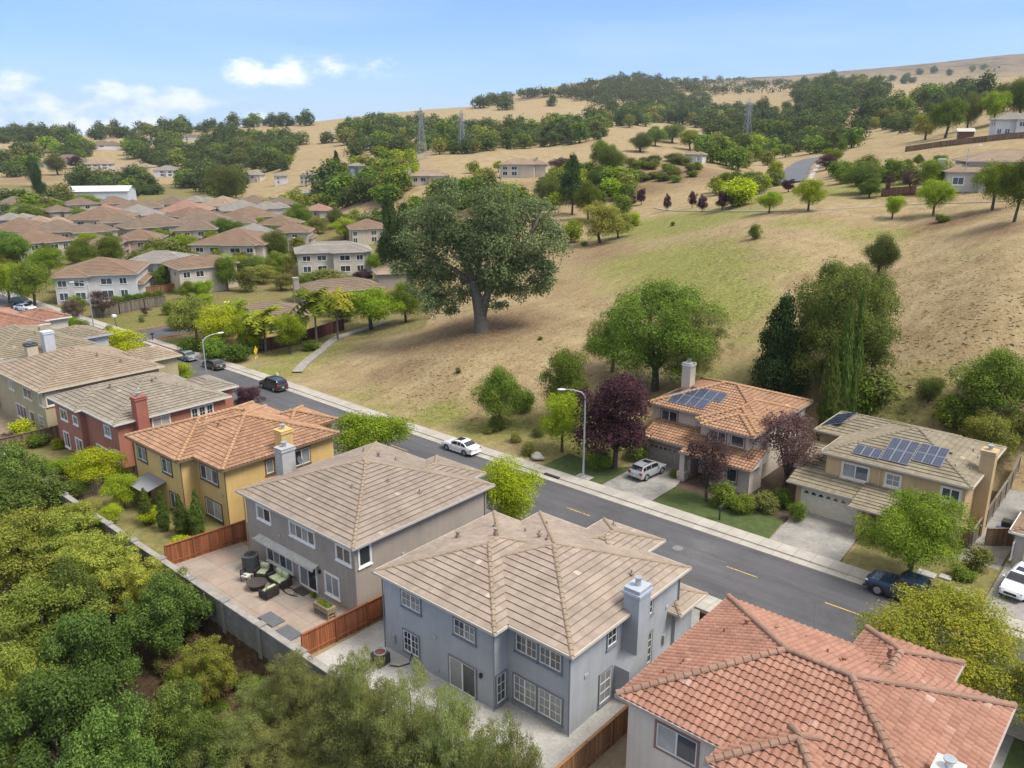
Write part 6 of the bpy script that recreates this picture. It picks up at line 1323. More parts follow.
sheet('driveway', [(-23.5, 58.42), (-17.9, 58.42), (-18.4, 65.4), (-24.0, 65.4)], .15, DRIVE)
sheet('driveway', [(-8.3, 58.42), (-1.5, 58.42), (-1.5, 66.6), (-8.3, 66.6)], .15, DRIVE)
sheet('front_lawn', [(-34.4, 58.45), (-23.6, 58.45), (-24.0, 62.4), (-29, 63.0), (-34.4, 62.4)], .12, LAWN)
sheet('front_lawn', [(-47, 58.45), (-40.0, 58.45), (-40.0, 64.5), (-47, 63.5)], .12, LAWN)
sheet('front_lawn', [(-17.8, 58.45), (-8.35, 58.45), (-8.35, 66), (-17.8, 64)], .12, DRYLAWN)
sheet('planting_bed', [(-34.6, 62.3), (-29, 62.95), (-23.95, 62.35), (-24.3, 68), (-28.5, 70), (-34.6, 67)], .11, MULCH)
sheet('planting_bed', [(-47, 64), (-39.95, 64), (-40.2, 72), (-47, 72)], .11, MULCH)
sheet('side_yard', [(-11.3, 65), (-8.5, 65), (-8.5, 84), (-11.3, 84)], .126, DRIVE)
sheet('yard_dirt', [(-48, 72.2), (-9, 84.2), (-9, 66.2), (-28.2, 66.2), (-28.2, 70), (-42, 70)], .03, MULCH)
for x, y, l_, w_, sl in ((-12.4, 60.8, .9, .55, 'largest pale flat stepping stone in the dry lawn, just above the pickup'), (-11.2, 61.2, .6, .45, 'smallest pale flat stepping stone in the dry lawn, beside the largest'), (-9.7, 59.9, .9, .5, 'pale flat stepping stone near the kerb beside the right edge driveway')):
    mb = MB(); mb.bbox((0, 0, .05), (l_*1.4, w_*1.5, .12), .04); o = mb.build('stepping_stone', LIGHTC); o.location = (x, y, .13); tag(o, sl, 'stone', 'stepping stones')

REDWOOD = woodmat('red_stained_wood', (.26, .085, .032)); OLDWOOD = woodmat('old_fence_wood', (.19, .125, .075)); DARKRED = woodmat('dark_red_wood', (.105, .035, .03)); GREYWOOD = woodmat('grey_fence_wood', (.17, .14, .11)); BROWNWOOD = woodmat('orange_brown_fence', (.25, .125, .055))
def fence(pts, h, mat, label, group=None, w=.15, step=2.4, follow=True, zz=0):
    x0, y0 = pts[0]; o = thing('wooden_fence', label, 'fence', (x0, y0, 0), 0, group); b = MB(); P = []; rl = MB(); rt = MB()
    for (xa, ya), (xb, yb) in zip(pts, pts[1:]):
        Ln = math.hypot(xb-xa, yb-ya); n = max(1, int(Ln/w)); ux, uy = (xb-xa)/Ln, (yb-ya)/Ln; nx, ny = -uy, ux
        for i in range(n):
            a, c = (i+.04)*Ln/n, (i+.96)*Ln/n; z = hz(xa+ux*a, ya+uy*a) if follow else zz; hh = h+random.uniform(-.02, .02); q = random.uniform(0, .012)
            v = [(xa+ux*t-x0+nx*(s+q), ya+uy*t-y0+ny*(s+q), k) for k in (z-.1, z+hh) for t, s in ((a, 0), (c, 0), (c, .025), (a, .025))]
            b.add(v, [(0,3,2,1),(4,5,6,7),(0,1,5,4),(1,2,6,5),(2,3,7,6),(3,0,4,7)], 0, random.random())
        m = max(1, round(Ln/step))
        for i in range(m+1):
            t = Ln*i/m; z = hz(xa+ux*t, ya+uy*t) if follow else zz; P.append((xa+ux*t-x0, ya+uy*t-y0, z))
    for p, q in zip(P, P[1:]):
        rl.beam((p[0], p[1], p[2]+.35), (q[0], q[1], q[2]+.35), .06, .09); rt.beam((p[0], p[1], p[2]+h+.03), (q[0], q[1], q[2]+h+.03), .16, .05)
    b.build('boards', mat, o, rnd=True); rl.build('rail', mat, o, rnd=True); rt.build('top_rail', mat, o, rnd=True)
    for p in P[:99]:
        m = MB(); m.box(p[0]-.06, p[0]+.06, p[1]-.06, p[1]+.06, p[2]-.2, p[2]+h+.08); m.build('post', mat, o, rnd=True)
    return o
fence([(-55.9, 24.6), (-55.2, 30.9)], 1.75, REDWOOD, 'bright red stained fence between the mustard house and the patio')
fence([(-38.6, 24.6), (-38.2, 34.5)], 1.7, REDWOOD, 'red brown stained fence between the patio and the blue grey house')
fence([(-19.9, 23.5), (-19.75, 38.5)], 1.7, BROWNWOOD, 'orange brown fence between the blue grey house and the red tiled house')
fence([(-73.4, 24.6), (-73.2, 31)], 1.7, GREYWOOD, 'fence between the red brown and mustard houses'); fence([(-90.6, 24.6), (-90.4, 31.5)], 1.7, OLDWOOD, 'weathered brown fence between the beige and red brown houses')
fence([(-21.3, 43), (-19.9, 43)], 1.7, DARKRED, 'short dark red gate fence right of the blue grey house')
fence([(-10.9, 67.2), (-11.1, 85)], 1.8, GREYWOOD, 'grey weathered side fence right of the tan house'); fence([(-13.5, 67.6), (-11.0, 67.2)], 1.7, OLDWOOD, 'short brown fence panel beside the tan house'); fence([(-8.6, 70.0), (-10.2, 68.6)], 1.6, OLDWOOD, 'brown gate panel in the narrow side yard')
fence([ground(251, 353)[:2], ground(276, 349)[:2], ground(303, 343)[:2], ground(344, 330)[:2]], 1.9, DARKRED, 'dark red wooden fence below the yellow and taupe houses')
fence([ground(93, 318)[:2], ground(120, 314)[:2], ground(145, 309)[:2], ground(166, 306)[:2]], 2.0, GREYWOOD, 'tall grey wooden fence behind the corner lawn')
fence([ground(140, 296)[:2], ground(182, 291)[:2]], 1.7, BROWNWOOD, 'brown fence before the bright white house')
fence([ground(881, 197)[:2], ground(915, 195)[:2]], 1.8, DARKRED, 'dark red fence beside the tan upper house'); fence([ground(905, 152)[:2], ground(940, 147)[:2], ground(985, 142)[:2], ground(1040, 138)[:2]], 1.6, OLDWOOD, 'long reddish fence across the hillside below the white gabled house')
fence([(-3.3, 40.2), (2.5, 40.2)], 1.7, BROWNWOOD, 'orange brown fence at the lower right corner beyond the red tiled roof')
# block wall above the gully
def block_wall():
    m, nt, b, N, L = nmat('block_wall'); tc = N('ShaderNodeTexCoord').outputs['Object']
    mp = N('ShaderNodeMapping'); mp.inputs['Rotation'].default_value = (R(90), 0, 0); L(tc, mp.inputs['Vector'])
    br = N('ShaderNodeTexBrick'); L(mp.outputs[0], br.inputs[0])
    for k_, v_ in (('Scale', 1), ('Brick Width', .4), ('Row Height', .2), ('Mortar Size', .012)): br.inputs[k_].default_value = v_
    br.inputs[1].default_value = (.23, .225, .215, 1); br.inputs[2].default_value = (.19, .185, .175, 1); br.inputs[3].default_value = (.15, .145, .14, 1)
    st = ramp(N, L, noise(N, L, tc, .9, 6, .7), [(.3, (.65, .64, .61)), (.65, (1.1, 1.1, 1.1))]); L(mixc(N, L, 1, br.outputs[0], st, 'MULTIPLY'), b.inputs['Base Color']); b.inputs['Roughness'].default_value = .95
    o = thing('block_wall', 'long grey block retaining wall with pillars between the back yards and the gully', 'wall', (-70, 24, 0))
    w = MB(); cp = MB(); X0, X1 = -130, -33
    w.box(X0+70, X1+70, -.3, .0, -3.6, 1.2); cp.box(X0+70, X1+70, -.38, .08, 1.2, 1.32)
    w.build('wall', m, o); cp.build('coping', plain('wall_coping', (.27, .25, .225), .9, 0, .25, 2), o)
    x = X1-.3; k = 0
    while x > X0:
        p = MB(); p.bbox((x+70, -.16, -1.15), (.42, .46, 4.9), .03); p.bbox((x+70, -.16, 1.38), (.56, .6, .16), .05); p.build('pillar', plain('pillar_block', (.225, .215, .20), .95, 0, .2, 2, .4), o); x -= 4.35
block_wall()

# ------------------------------------------------------------------ patio things
WICKER = plain('dark_wicker', (.028, .022, .018), .7, 0, .3, 20, .5); CUSH = plain('pale_green_cushion', (.40, .44, .27), .9, 0, .1, 3, .2)
def seat(x, y, rz, n, label):
    o = thing('outdoor_sofa' if n > 1 else 'armchair', label, 'sofa' if n > 1 else 'armchair', (x, y, .03), rz); w = .75*n
    mb = MB(); mb.bbox((0, 0, .2), (w+.2, .85, .28), .05); mb.build('frame', WICKER, o)
    for s in (-1, 1):
        m = MB(); m.bbox((s*(w/2+.12), 0, .36), (.16, .85, .6), .05); m.build('arm', WICKER, o)
    m = MB(); m.bbox((0, .4, .5), (w+.3, .14, .75), .05); m.build('back', WICKER, o)
    for i in range(n):
        m = MB(); m.bbox((-w/2+.375+i*.75, -.05, .43), (.7, .7, .17), .07); m.build('seat_cushion', CUSH, o, smooth=True)
        m = MB(); m.bbox((-w/2+.375+i*.75, .3, .72), (.68, .2, .5), .08); m.build('back_cushion', CUSH, o, smooth=True)
seat(-47.4, 28.75, 0.0, 2, 'dark wicker sofa with pale green cushions on the patio by the wall'); seat(-46.5, 27.3, -1.5, 1, 'wicker armchair with green cushions nearest the patio door'); seat(-49.2, 28.6, .5, 1, 'wicker armchair with green cushion left of the sofa')
o = thing('fire_table', 'low dark round fire table between the patio seats', 'table', (-48.1, 27.35, .03)); mb = MB(); mb.cyl((0, 0, 0), .5, .42, 16, r2=.62); mb.build('base', WICKER, o); mb = MB(); mb.cyl((0, 0, .42), .72, .07, 20); mb.build('table_top', plain('dark_stone', (.06, .05, .045), .5), o)
o = thing('patio_chair', 'dark slatted patio chair with white cushion nearest the air conditioner', 'chair', (-49.6, 27.4, .03), 1.9)
for sx in (-.26, .26):
    for sy in (-.26, .26): mb = MB(); mb.box(sx-.025, sx+.025, sy-.025, sy+.025, 0, .42 if sy < 0 else .95); mb.build('leg', DARKMETAL, o)
mb = MB(); mb.bbox((0, 0, .44), (.58, .56, .08), .03); mb.build('seat', plain('white_cushion', (.55, .54, .5), .9), o)
mb = MB()
for k in range(5): mb.box(-.24, .24, .25, .28, .52+k*.09, .57+k*.09)
mb.build('backrest', DARKMETAL, o)
for sx in (-1, 1): mb = MB(); mb.box(sx*.29-.03, sx*.29+.03, -.28, .28, .62, .66); mb.build('armrest', DARKMETAL, o)
def ac_unit(x, y, label, c, r=.5, hh=1.0, z=.03):
    o = thing('air_conditioner', label, 'air conditioner', (x, y, z)); mb = MB(); n = 24
    for k in range(n):
        a0, a1 = 2*math.pi*k/n, 2*math.pi*(k+.62)/n
        q = [(r*math.cos(a), r*math.sin(a)) for a in (a0, a1)]; mb.quad((*q[0], .06), (*q[1], .06), (*q[1], hh), (*q[0], hh))
    mb.cyl((0, 0, 0), r*.95, hh-.04, 20); mb.build('body', c, o)
    t = MB(); t.cyl((0, 0, hh), r*1.03, .07, 20); t.build('top_ring', c, o); f = MB(); f.disc((0, 0, hh+.075), r*.72, 18); f.cyl((0, 0, hh+.076), r*.16, .05, 10); f.build('fan_grille', plain('fan_dark', (.015, .015, .017), .6), o)
    p = MB(); p.bbox((0, 0, -.01), (r*2.4, r*2.4, .08), .02); p.build('pad', LIGHTC, o)
ac_unit(-50.7, 28.5, 'large dark grey round air conditioner at the corner of the taupe house', plain('dark_grey_cabinet', (.075, .08, .088), .5), .62, 1.25)
def ac_box(x, y, label, z=.03, red=True):
    o = thing('air_conditioner', label, 'air conditioner', (x, y, z)); mb = MB(); mb.bbox((0, 0, .42), (.85, .85, .8), .05)
    for k in range(7): mb.box(-.44, .44, -.44, .44, .12+k*.09, .15+k*.09)
    mb.build('body', plain('black_cabinet', (.03, .032, .034), .5), o); f = MB(); f.disc((0, 0, .826), .36, 18); f.build('fan_grille', plain('fan_reddish', (.13, .04, .035), .6) if red else DARKMETAL, o); t = MB(); t.tube([(.36*math.cos(k*.4), .36*math.sin(k*.4), .84) for k in range(17)], .03, 5); t.build('top_ring', STEEL, o)
ac_box(-34.6, 27.4, 'dark square air conditioner with red fan beside the blue grey house'); ac_box(-81.5, 27.6, 'small dark air conditioner in the yard of the red brown house', red=False)
mb = MB(); mb.tube([(-33.9, 27.5, .2), (-33.5, 27.9, .05), (-33.2, 28.5, .1), (-33.2, 28.74, .7)], .035, 6); tag(mb.build('pipe', DARKMETAL), 'black pipe from the air conditioner to the blue grey wall', 'pipe')
for x, y, lab in ((-43.8, 25.7, 'flat grey patio slab cover near the block wall, left one'), (-41.6, 25.55, 'flat grey patio slab cover near the block wall, right one')):
    mb = MB(); mb.bbox((0, 0, .05), (1.7, 1.0, .1), .02); o = mb.build('cover_panel', plain('slate_cover', (.105, .11, .125), .7)); o.location = (x, y, .03); tag(o, lab, 'cover panel')
o = thing('planter_box', 'raised wooden planter full of green plants by the taupe house', 'planter', (-41.6, 28.45, .03)); wd = plain('planter_wood', (.24, .19, .12), .9, 0, .3, 3, .3)
mb = MB(); mb.bbox((0, 0, .62), (1.6, .7, .42), .02); mb.build('box', wd, o); mb = MB(); mb.box(-.75, .75, -.3, .3, .16, .21); mb.build('shelf', wd, o)
for sx in (-.73, .73):
    for sy in (-.29, .29): mb = MB(); mb.box(sx-.045, sx+.045, sy-.045, sy+.045, 0, .42); mb.build('leg', wd, o)
o2 = link(bpy.data.objects.new('plants', leaf_mesh('planter_plants', 3, [((-.5+.25*k, 0, .85), (.2, .28, .14)) for k in range(5)], 700, .05, L_GREEN)), o)
mb = MB(); mb.bbox((0, 0, .012), (1.3, .8, .02), .005); o = mb.build('door_mat', plain('door_mat', (.05, .045, .04), .95)); o.location = (-45.3, 29.2, .035); tag(o, 'dark door mat before the patio door of the taupe house', 'mat')
mb = MB(); mb.tube([(.55*math.cos(k*.5)*(.8+.04*k), .55*math.sin(k*.5)*(.6), .03) for k in range(26)], .025, 5); o = mb.build('hose', DARKMETAL); o.location = (-45.9, 28.6, .05); tag(o, 'coiled dark hose on the patio beside the sofa', 'hose')
plant('shrub', -44.0, 29.25, .05, .5, .5, 'small potted purple flowers beside the patio door', name='flower_pot', cat='flowers')
plant('rust', -37.6, 30.6, .05, 1.0, 1.1, 'pink flowering shrub in the gap between taupe and blue grey houses', name='flowering_shrub', cat='shrub')
o = thing('table', 'small white table behind the mustard house garden', 'table', (-79.0, 25.6, .03)); mb = MB(); mb.cyl((0, 0, .7), .7, .05, 18); mb.build('table_top', WHITE, o); mb = MB(); mb.cyl((0, 0, 0), .08, .7, 10); mb.build('leg', WHITE, o)

# ------------------------------------------------------------------ street furniture
def lamp(x, y, z, hh, rz, label, reach=2.2):
    o = thing('street_lamp', label, 'street lamp', (x, y, z), rz, 'street lamps'); m = plain('lamp_steel', (.42, .45, .47), .45, .5)
    p = MB(); p.tube([(0, 0, .0), (0, 0, hh*.55), (0, 0, hh)], [.105, .085, .065], 10); p.build('pole', m, o)
    a = MB(); a.tube([(0, 0, hh-.25), (reach*.15, 0, hh+.18), (reach*.5, 0, hh+.42), (reach*.85, 0, hh+.48)], [.07, .055, .045, .04], 8); a.build('arm', m, o)
    hd = MB(); hd.blob((reach*1.0, 0, hh+.46), (.42, .17, .1), 3, 12, 8, .02); hd.build('lamp_head', plain('lamp_head_pale', (.6, .62, .63), .4), o, smooth=True)
    b = MB(); b.bbox((0, 0, .06), (.5, .5, .22), .04); b.build('base', CONC, o)
lamp(-42.2, 58.7, .12, 8.3, R(-139), 'tall grey street lamp beside the big plum tree'); 
lamp(-87.5, 46.0, .1, 8.6, R(82), 'grey street lamp on the near kerb behind the red brown house')
x, y, z = ground(95, 336); lamp(x, y, z, 8.5, R(-120), 'slim grey street lamp before the white house with the wooden fence')
x, y, z = ground(962, 193); lamp(x, y, z, 8.6, R(40), 'grey street lamp before the tan upper house')
x, y, z = ground(290, 268); lamp(x, y, z, 7, R(40), 'small far street lamp beside the grey beige house', 1.5)
def ped_sign():
    o = thing('crossing_sign', 'yellow diamond pedestrian crossing sign with small arrow plaque on a post', 'traffic sign', (-98.7, 59.5, .15), R(-54))
    p = MB(); p.box(-.03, .03, -.03, .03, -.3, 3.3); p.build('post', STEEL, o)
    Y = plain('sign_yellow', (.75, .45, .02), .5); K = plain('sign_black', (.012, .012, .012), .6)
    d = MB(); s_ = .68; d.add([(-s_, -.05, 2.75), (0, -.05, 2.75-s_), (s_, -.05, 2.75), (0, -.05, 2.75+s_), (-s_, -.035, 2.75), (0, -.035, 2.75-s_), (s_, -.035, 2.75), (0, -.035, 2.75+s_)], [(0,1,2,3),(7,6,5,4),(0,4,5,1),(1,5,6,2),(2,6,7,3),(3,7,4,0)]); pl = d.build('diamond_plate', Y, o)
    g = MB(); q = -.056; Z = 2.75
    g.add([(.09*math.cos(k*.6283), q, Z+.36+.09*math.sin(k*.6283)) for k in range(10)], [tuple(range(10))])
    for pts in ([(-.1, .24), (.12, .24), (.08, -.02), (-.06, -.02)], [(-.06, -.02), (.02, -.02), (-.14, -.42), (-.24, -.38)], [(0, -.02), (.08, -.02), (.24, -.38), (.14, -.42)], [(-.1, .24), (-.06, .16), (-.24, -.02), (-.28, .04)], [(.12, .24), (.3, .02), (.25, -.02), (.08, .14)]):
        g.add([(a, q, Z+b) for a, b in pts], [tuple(range(len(pts)))])
    g.build('walking_figure', K, pl)
    d = MB(); d.box(-.42, .42, -.05, -.035, 1.55, 1.98); p2 = d.build('arrow_plate', Y, o); g = MB(); g.add([(-.26, q, 1.9), (-.2, q, 1.92), (.12, q, 1.72), (.08, q, 1.67)], [(0, 1, 2, 3)]); g.add([(.24, q, 1.62), (.02, q, 1.66), (.14, q, 1.82)], [(0, 1, 2)]); g.build('arrow', K, p2)
ped_sign()
def mailbox(x, y, z, rz, label, m):
    o = thing('mailbox', label, 'mailbox', (x, y, z), rz); p = MB(); p.box(-.05, .05, -.05, .05, -.1, 1.05); p.build('post', m, o); b = MB(); n = 8
    pr = [(-.14, 0), (.14, 0), (.14, .14)]+[(.14*math.cos(math.pi*k/n), .14+.14*math.sin(math.pi*k/n)) for k in range(1, n)]+[(-.14, .14)]
    vs = [(a, s, 1.05+c) for s in (-.28, .28) for a, c in pr]; k = len(pr); b.add(vs, [tuple(range(k)), tuple(reversed(range(k, 2*k)))]+[(i, i+k, (i+1) % k+k, (i+1) % k) for i in range(k)]); b.build('box', m, o)
x, y, z = ground(153, 341); mailbox(x, y, z, .6, 'dark mailbox on a post at the corner by the crossing', DARKMETAL)
mailbox(-28.2, 59.0, .12, 0, 'dark mailbox by the kerb before the cream house', DARKMETAL)
x, y, z = ground(117, 327); 
o = thing('yard_post', 'leaning post with pale lantern on the corner lawn', 'post', (x, y, z)); mb = MB(); mb.tube([(0, 0, -.1), (-.5, 0, 1.6)], [.09, .07], 8); mb.build('post', plain('dark_post', (.08, .06, .05), .8), o); mb = MB(); mb.bbox((-.55, 0, 1.85), (.6, .6, .5), .1); mb.build('lantern', WHITE, o)
for px, py, w, h_, k, lab in [(146, 316, 12, 10, 'rust', 'orange brown round bush on the corner lawn'), (142, 322, 7, 6, 'mound', 'small green bush on the corner lawn'), (109, 333, 12, 8, 'mound', 'green bush by the lamp on the corner'), (168, 315, 14, 14, 'shrub', 'dark hedge bush at the end of the grey fence')]: tree(k, px, py, w, h_, lab)
for i, px in enumerate((118, 128, 138, 148, 158)): tree('shrub', px, 303-i*1.2, 14, 8, 'green hedge bush along the top of the grey fence', 'hedge behind the grey fence')
o = thing('fire_hydrant', 'pale fire hydrant on the bank behind the black suv', 'hydrant', (-93.0, 58.9, .15)); mb = MB(); mb.tube([(0, 0, 0), (0, 0, .55), (0, 0, .68), (0, 0, .78)], [.13, .13, .1, .03], 10); mb.build('body', plain('hydrant_pale', (.6, .55, .45), .6), o)
for s in (-1, 1): mb = MB(); mb.tube([(0, 0, .45), (s*.22, 0, .45)], .06, 8); mb.build('nozzle', plain('hydrant_pale', (.6, .55, .45), .6), o)
mb = MB(); mb.blob((0, 0, .2), (.85, .5, .38), 4, 14, 8, .35); o = mb.build('boulder', mottled('pale_rock', [(.3, (.25, .24, .22)), (.6, (.36, .34, .31)), (.8, (.42, .4, .37))], 2), smooth=True); o.location = (-48.6, 59.6, .15); tag(o, 'pale boulder on the verge beside the largest clipped mound', 'boulder')
mb = MB(); mb.disc((0, 0, 0), .42, 22); o = mb.build('manhole_cover', plain('iron_cover', (.17, .17, .175), .6, 0, .3, 12)); x, y = at(678, 548, .034); o.location = (x, y, .037); tag(o, 'round grey manhole cover in the road', 'manhole cover')
mb = MB(); mb.box(-.9, .9, -.02, .3, -.12, .02); o = mb.build('storm_drain', plain('drain_dark', (.03, .03, .032), .8)); o.location = (-44.7, 56.98, .16); tag(o, 'dark storm drain opening in the far kerb', 'storm drain')
sheet('lamp_pad', [(-43.0, 58.5), (-41.4, 58.5), (-41.4, 59.4), (-43.0, 59.4)], .16, CONC)
mb = MB(); mb.bbox((0, 0, .5), (.7, .7, 1.0), .06); mb.bbox((0, .03, 1.04), (.76, .8, .08), .03); o = mb.build('waste_bin', plain('dark_green_bin', (.02, .035, .02), .6)); o.location = (-19.1, 33.2, .02); tag(o, 'dark green waste bin against the pale stucco house', 'bin')
for i, (x, y, c) in enumerate([(-9.6, 70.3, 'blue'), (-9.5, 72.2, 'dark')]):
    mb = MB(); mb.bbox((0, 0, .5), (.65, .75, 1.0), .06); mb.bbox((0, .03, 1.04), (.7, .82, .08), .03); o = mb.build('waste_bin', plain('bin_'+c, (.02, .05, .14) if i == 0 else (.03, .03, .03), .6)); o.location = (x, y, .12); tag(o, f'{c} waste bin in the narrow side yard', 'bin')

# ------------------------------------------------------------------ pylons
def pylon(px, py, hpx, rz, label):
    x, y, z = ground(px, py); m = (depth(x, y)*_c-(z-CAMH)*_s)/820; H_ = hpx*m; W_ = H_*.17; t = max(.09, H_*.0034)
    o = thing('power_pylon', label, 'pylon', (x, y, z-.5), rz, 'power pylons'); b = MB(); M_ = plain('pylon_steel', (.25, .27, .30), .6, .3)
    def half(f): return W_*(1-f)**1.35*.5+W_*.09 if f < .62 else W_*.16
    lv = [0, .16, .3, .42, .52, .61, .69, .77, .85, .92]
    C4 = [(-1, -1), (1, -1), (1, 1), (-1, 1)]; P = lambda f, c: (c[0]*half(f), c[1]*half(f), H_*f)
    for a, q in zip(lv, lv[1:]):
        for i in range(4):
            c, d = C4[i], C4[(i+1) % 4]; b.beam(P(a, c), P(q, c), t*1.7, t*1.7); b.beam(P(a, c), P(q, d), t, t); b.beam(P(a, d), P(q, c), t, t); b.beam(P(q, c), P(q, d), t, t)
    for i in range(4): b.beam(P(.92, C4[i]), (0, 0, H_), t*1.4, t*1.4)
    b.build('tower', M_, o)
    for f, L_ in ((.64, .2), (.75, .24), (.86, .18)):
        a = MB()
        for s in (-1, 1):
            e = (s*H_*L_*.62, 0, H_*f+H_*.012)
            for cy in (-1, 1): a.beam((s*half(f), cy*half(f), H_*f), e, t*1.3, t*1.3); a.beam((s*half(f+.06), cy*half(f+.06), H_*(f+.06)), e, t, t)
            a.beam(e, (e[0], 0, e[2]-H_*.05), t*1.6, t*1.6)
        a.build('cross_arm', M_, o)
pylon(422, 159, 50, R(HEAD+25), 'steel lattice power pylon, left of the two beyond the big oak'); pylon(462, 153, 42, R(HEAD+25), 'steel lattice power pylon, right of the two beyond the big oak'); pylon(746, 145, 45, R(HEAD+35), 'steel lattice power pylon among oaks on the right hills')
# ------------------------------------------------------------------ vehicles
TYRE = plain('tyre_rubber', (.018, .018, .018), .85); RIM = plain('alloy_rim', (.42, .43, .44), .3, .7); CARGLASS = plain('car_glass', (.012, .014, .017), .05, 0, .1, 1, spec=.9)
LAMPW = plain('headlight_glass', (.5, .52, .54), .12); LAMPR = plain('tail_light_red', (.32, .012, .012), .2); PLATE = plain('plate', (.6, .6, .58), .5); BLACKP = plain('black_plastic', (.02, .02, .022), .6)
def paint(name, c, metal=.0): return plain(name, c, .22, metal, .02, 1, 0, 1.0)
def car(kind, x, y, z, rz, paint_, label, scale=.92, sunroof=False, rack=False, group=None, name=None):
    """nose towards +X. body lofted through cross-sections; cabin glass, lamps, plates, wheels are parts"""
    S = dict(  # length, width, height, bonnet z, (station x: belt z), cabin: base front, roof front, roof rear, base rear ; wheel radius, wheelbase
        sedan=(4.75, 1.82, 1.44, .92, .98, 1.0, (.95, .25, -1.0, -1.75), .33, 2.75), suv=(4.75, 1.9, 1.68, 1.05, 1.1, 1.12, (1.05, .45, -1.75, -2.2), .37, 2.8),
        bigsuv=(5.2, 2.0, 1.86, 1.12, 1.18, 1.2, (1.1, .6, -2.2, -2.5), .4, 3.1), pickup=(5.6, 1.98, 1.82, 1.12, 1.15, 1.14, (.95, .4, -1.05, -1.35), .41, 3.5))[kind]
    Ln, W_, H_, zb, zbelt, zt, (cf, rf, rr, cr), wr, wb = S; h = W_/2; L2 = Ln/2
    o = thing(name or {'sedan': 'parked_car', 'suv': 'parked_suv', 'bigsuv': 'parked_suv', 'pickup': 'pickup_truck'}[kind], label, {'sedan': 'car', 'suv': 'suv', 'bigsuv': 'suv', 'pickup': 'pickup truck'}[kind], (x, y, z), rz, group)
    # body: closed rings across the car
    st = [(-L2, .80, .42, zt-.20), (-L2+.08, .92, .30, zt-.05), (-L2+.35, .985, .26, zt), (-wb/2, 1, .26, zt), (cr, 1, .26, zt), (0, 1, .25, zbelt), (cf, 1, .25, zb+.03), (wb/2, .99, .26, zb), (L2-.45, .96, .27, zb-.06), (L2-.12, .86, .30, zb-.18), (L2, .70, .40, zb-.36)]
    st = sorted(st, key=lambda q: q[0])
    b = MB(); vs = []; fs = []; n = 10
    for (sx, k, z0, z1) in st:
        hw = h*k; dz = z1-z0
        for (a, c) in [(-.82, 0), (-.97, .12), (-1, .45), (-.97, .78), (-.88, 1.0), (.88, 1.0), (.97, .78), (1, .45), (.97, .12), (.82, 0)]:
            vs.append((sx, a*hw, z0+c*dz+(.02 if abs(a) < .9 and c == 1 else 0)))
    for i in range(len(st)-1):
        for j in range(n): fs.append((i*n+j, i*n+(j+1) % n, (i+1)*n+(j+1) % n, (i+1)*n+j))
    fs.append(tuple(range(n))[::-1]); fs.append(tuple(range((len(st)-1)*n, len(st)*n)))
    b.add(vs, fs)
    # cabin
    t = .78; i0 = .9
    base = [(cf, zb+.02), (cr, zt-.02)]; roofz = H_
    mid = lambda a, q, f: a+(q-a)*f
    cab = []
    for sx, zz, k in ((cf, zb, i0), (mid(cf, rf, .55), mid(zb, roofz, .62), .86), (rf, roofz-.05, t), (mid(rf, rr, .35), roofz, t), (mid(rf, rr, .75), roofz-.01, t), (rr, roofz-.06, t-.01), (mid(rr, cr, .5), mid(roofz, zt, .45), .84), (cr, zt, i0)): cab.append((sx, zz, k*h))
    V = []; F_ = []
    for sx, zz, w in cab:
        V += [(sx, -w, zz), (sx, -w*.9, zz+.035), (sx, w*.9, zz+.035), (sx, w, zz)]
    for i in range(len(cab)-1):
        for j in range(3): F_.append((i*4+j, i*4+4+j, i*4+5+j, i*4+j+1))
    b.add(V, F_)
    # side walls of the cabin, belt to roof edge
    for s in (-1, 1):
        for i in range(len(cab)-1):
            (xa, za, wa), (xb, zb_, wb_) = cab[i], cab[i+1]; bl = lambda q: (q, s*h*.93, mid(zb, zt, (cf-q)/(cf-cr))-.03)
            b.quad(bl(xa), bl(xb), (xb, s*wb_, zb_), (xa, s*wa, za))
    if kind == 'pickup':   # open bed
        zz = zt
    body = b.build('body', paint_, o); 
    # glass, a hair proud of the cabin
    def pane(nm, pts, e):
        g = MB(); g.add([tuple(Vector(p)+Vector(e)) for p in pts], [tuple(range(len(pts)))]); g.build(nm, CARGLASS, o)
    f0, f1 = .1, .9
    L3 = lambda p, q, f: tuple(mid(p[i], q[i], f) for i in range(3))
    a, c = (cf, -i0*h*.93, zb+.04), (rf, -t*h*.93, roofz-.03); a2, c2 = (cf, i0*h*.93, zb+.04), (rf, t*h*.93, roofz-.03)
    m1, m2 = (mid(cf, rf, .55), -.86*h*.9, mid(zb, roofz, .62)+.035), (mid(cf, rf, .55), .86*h*.9, mid(zb, roofz, .62)+.035)
    g = MB(); e = Vector((.02, 0, .02)); P = [Vector(q)+e for q in (L3(a, m1, .15), L3(a2, m2, .15), m2, L3(m2, c2, .85), L3(m1, c, .85), m1)]; g.add([tuple(q) for q in P], [(0, 1, 2, 5), (5, 2, 3, 4)]); g.build('windscreen', CARGLASS, o)
    a, c = (cr, -i0*h*.9, zt+.03), (rr, -t*h*.9, roofz-.03); a2, c2 = (cr, i0*h*.9, zt+.03), (rr, t*h*.9, roofz-.03); m1, m2 = (mid(rr, cr, .5), -.84*h*.88, mid(roofz, zt, .45)+.035), (mid(rr, cr, .5), .84*h*.88, mid(roofz, zt, .45)+.035)
    g = MB(); e = Vector((-.02, 0, .02)); P = [Vector(q)+e for q in (L3(c, m1, .2), L3(c2, m2, .2), m2, L3(m2, a2, .75), L3(m1, a, .75), m1)]; g.add([tuple(q) for q in P], [(0, 5, 2, 1), (5, 4, 3, 2)]); g.build('rear_window', CARGLASS, o)
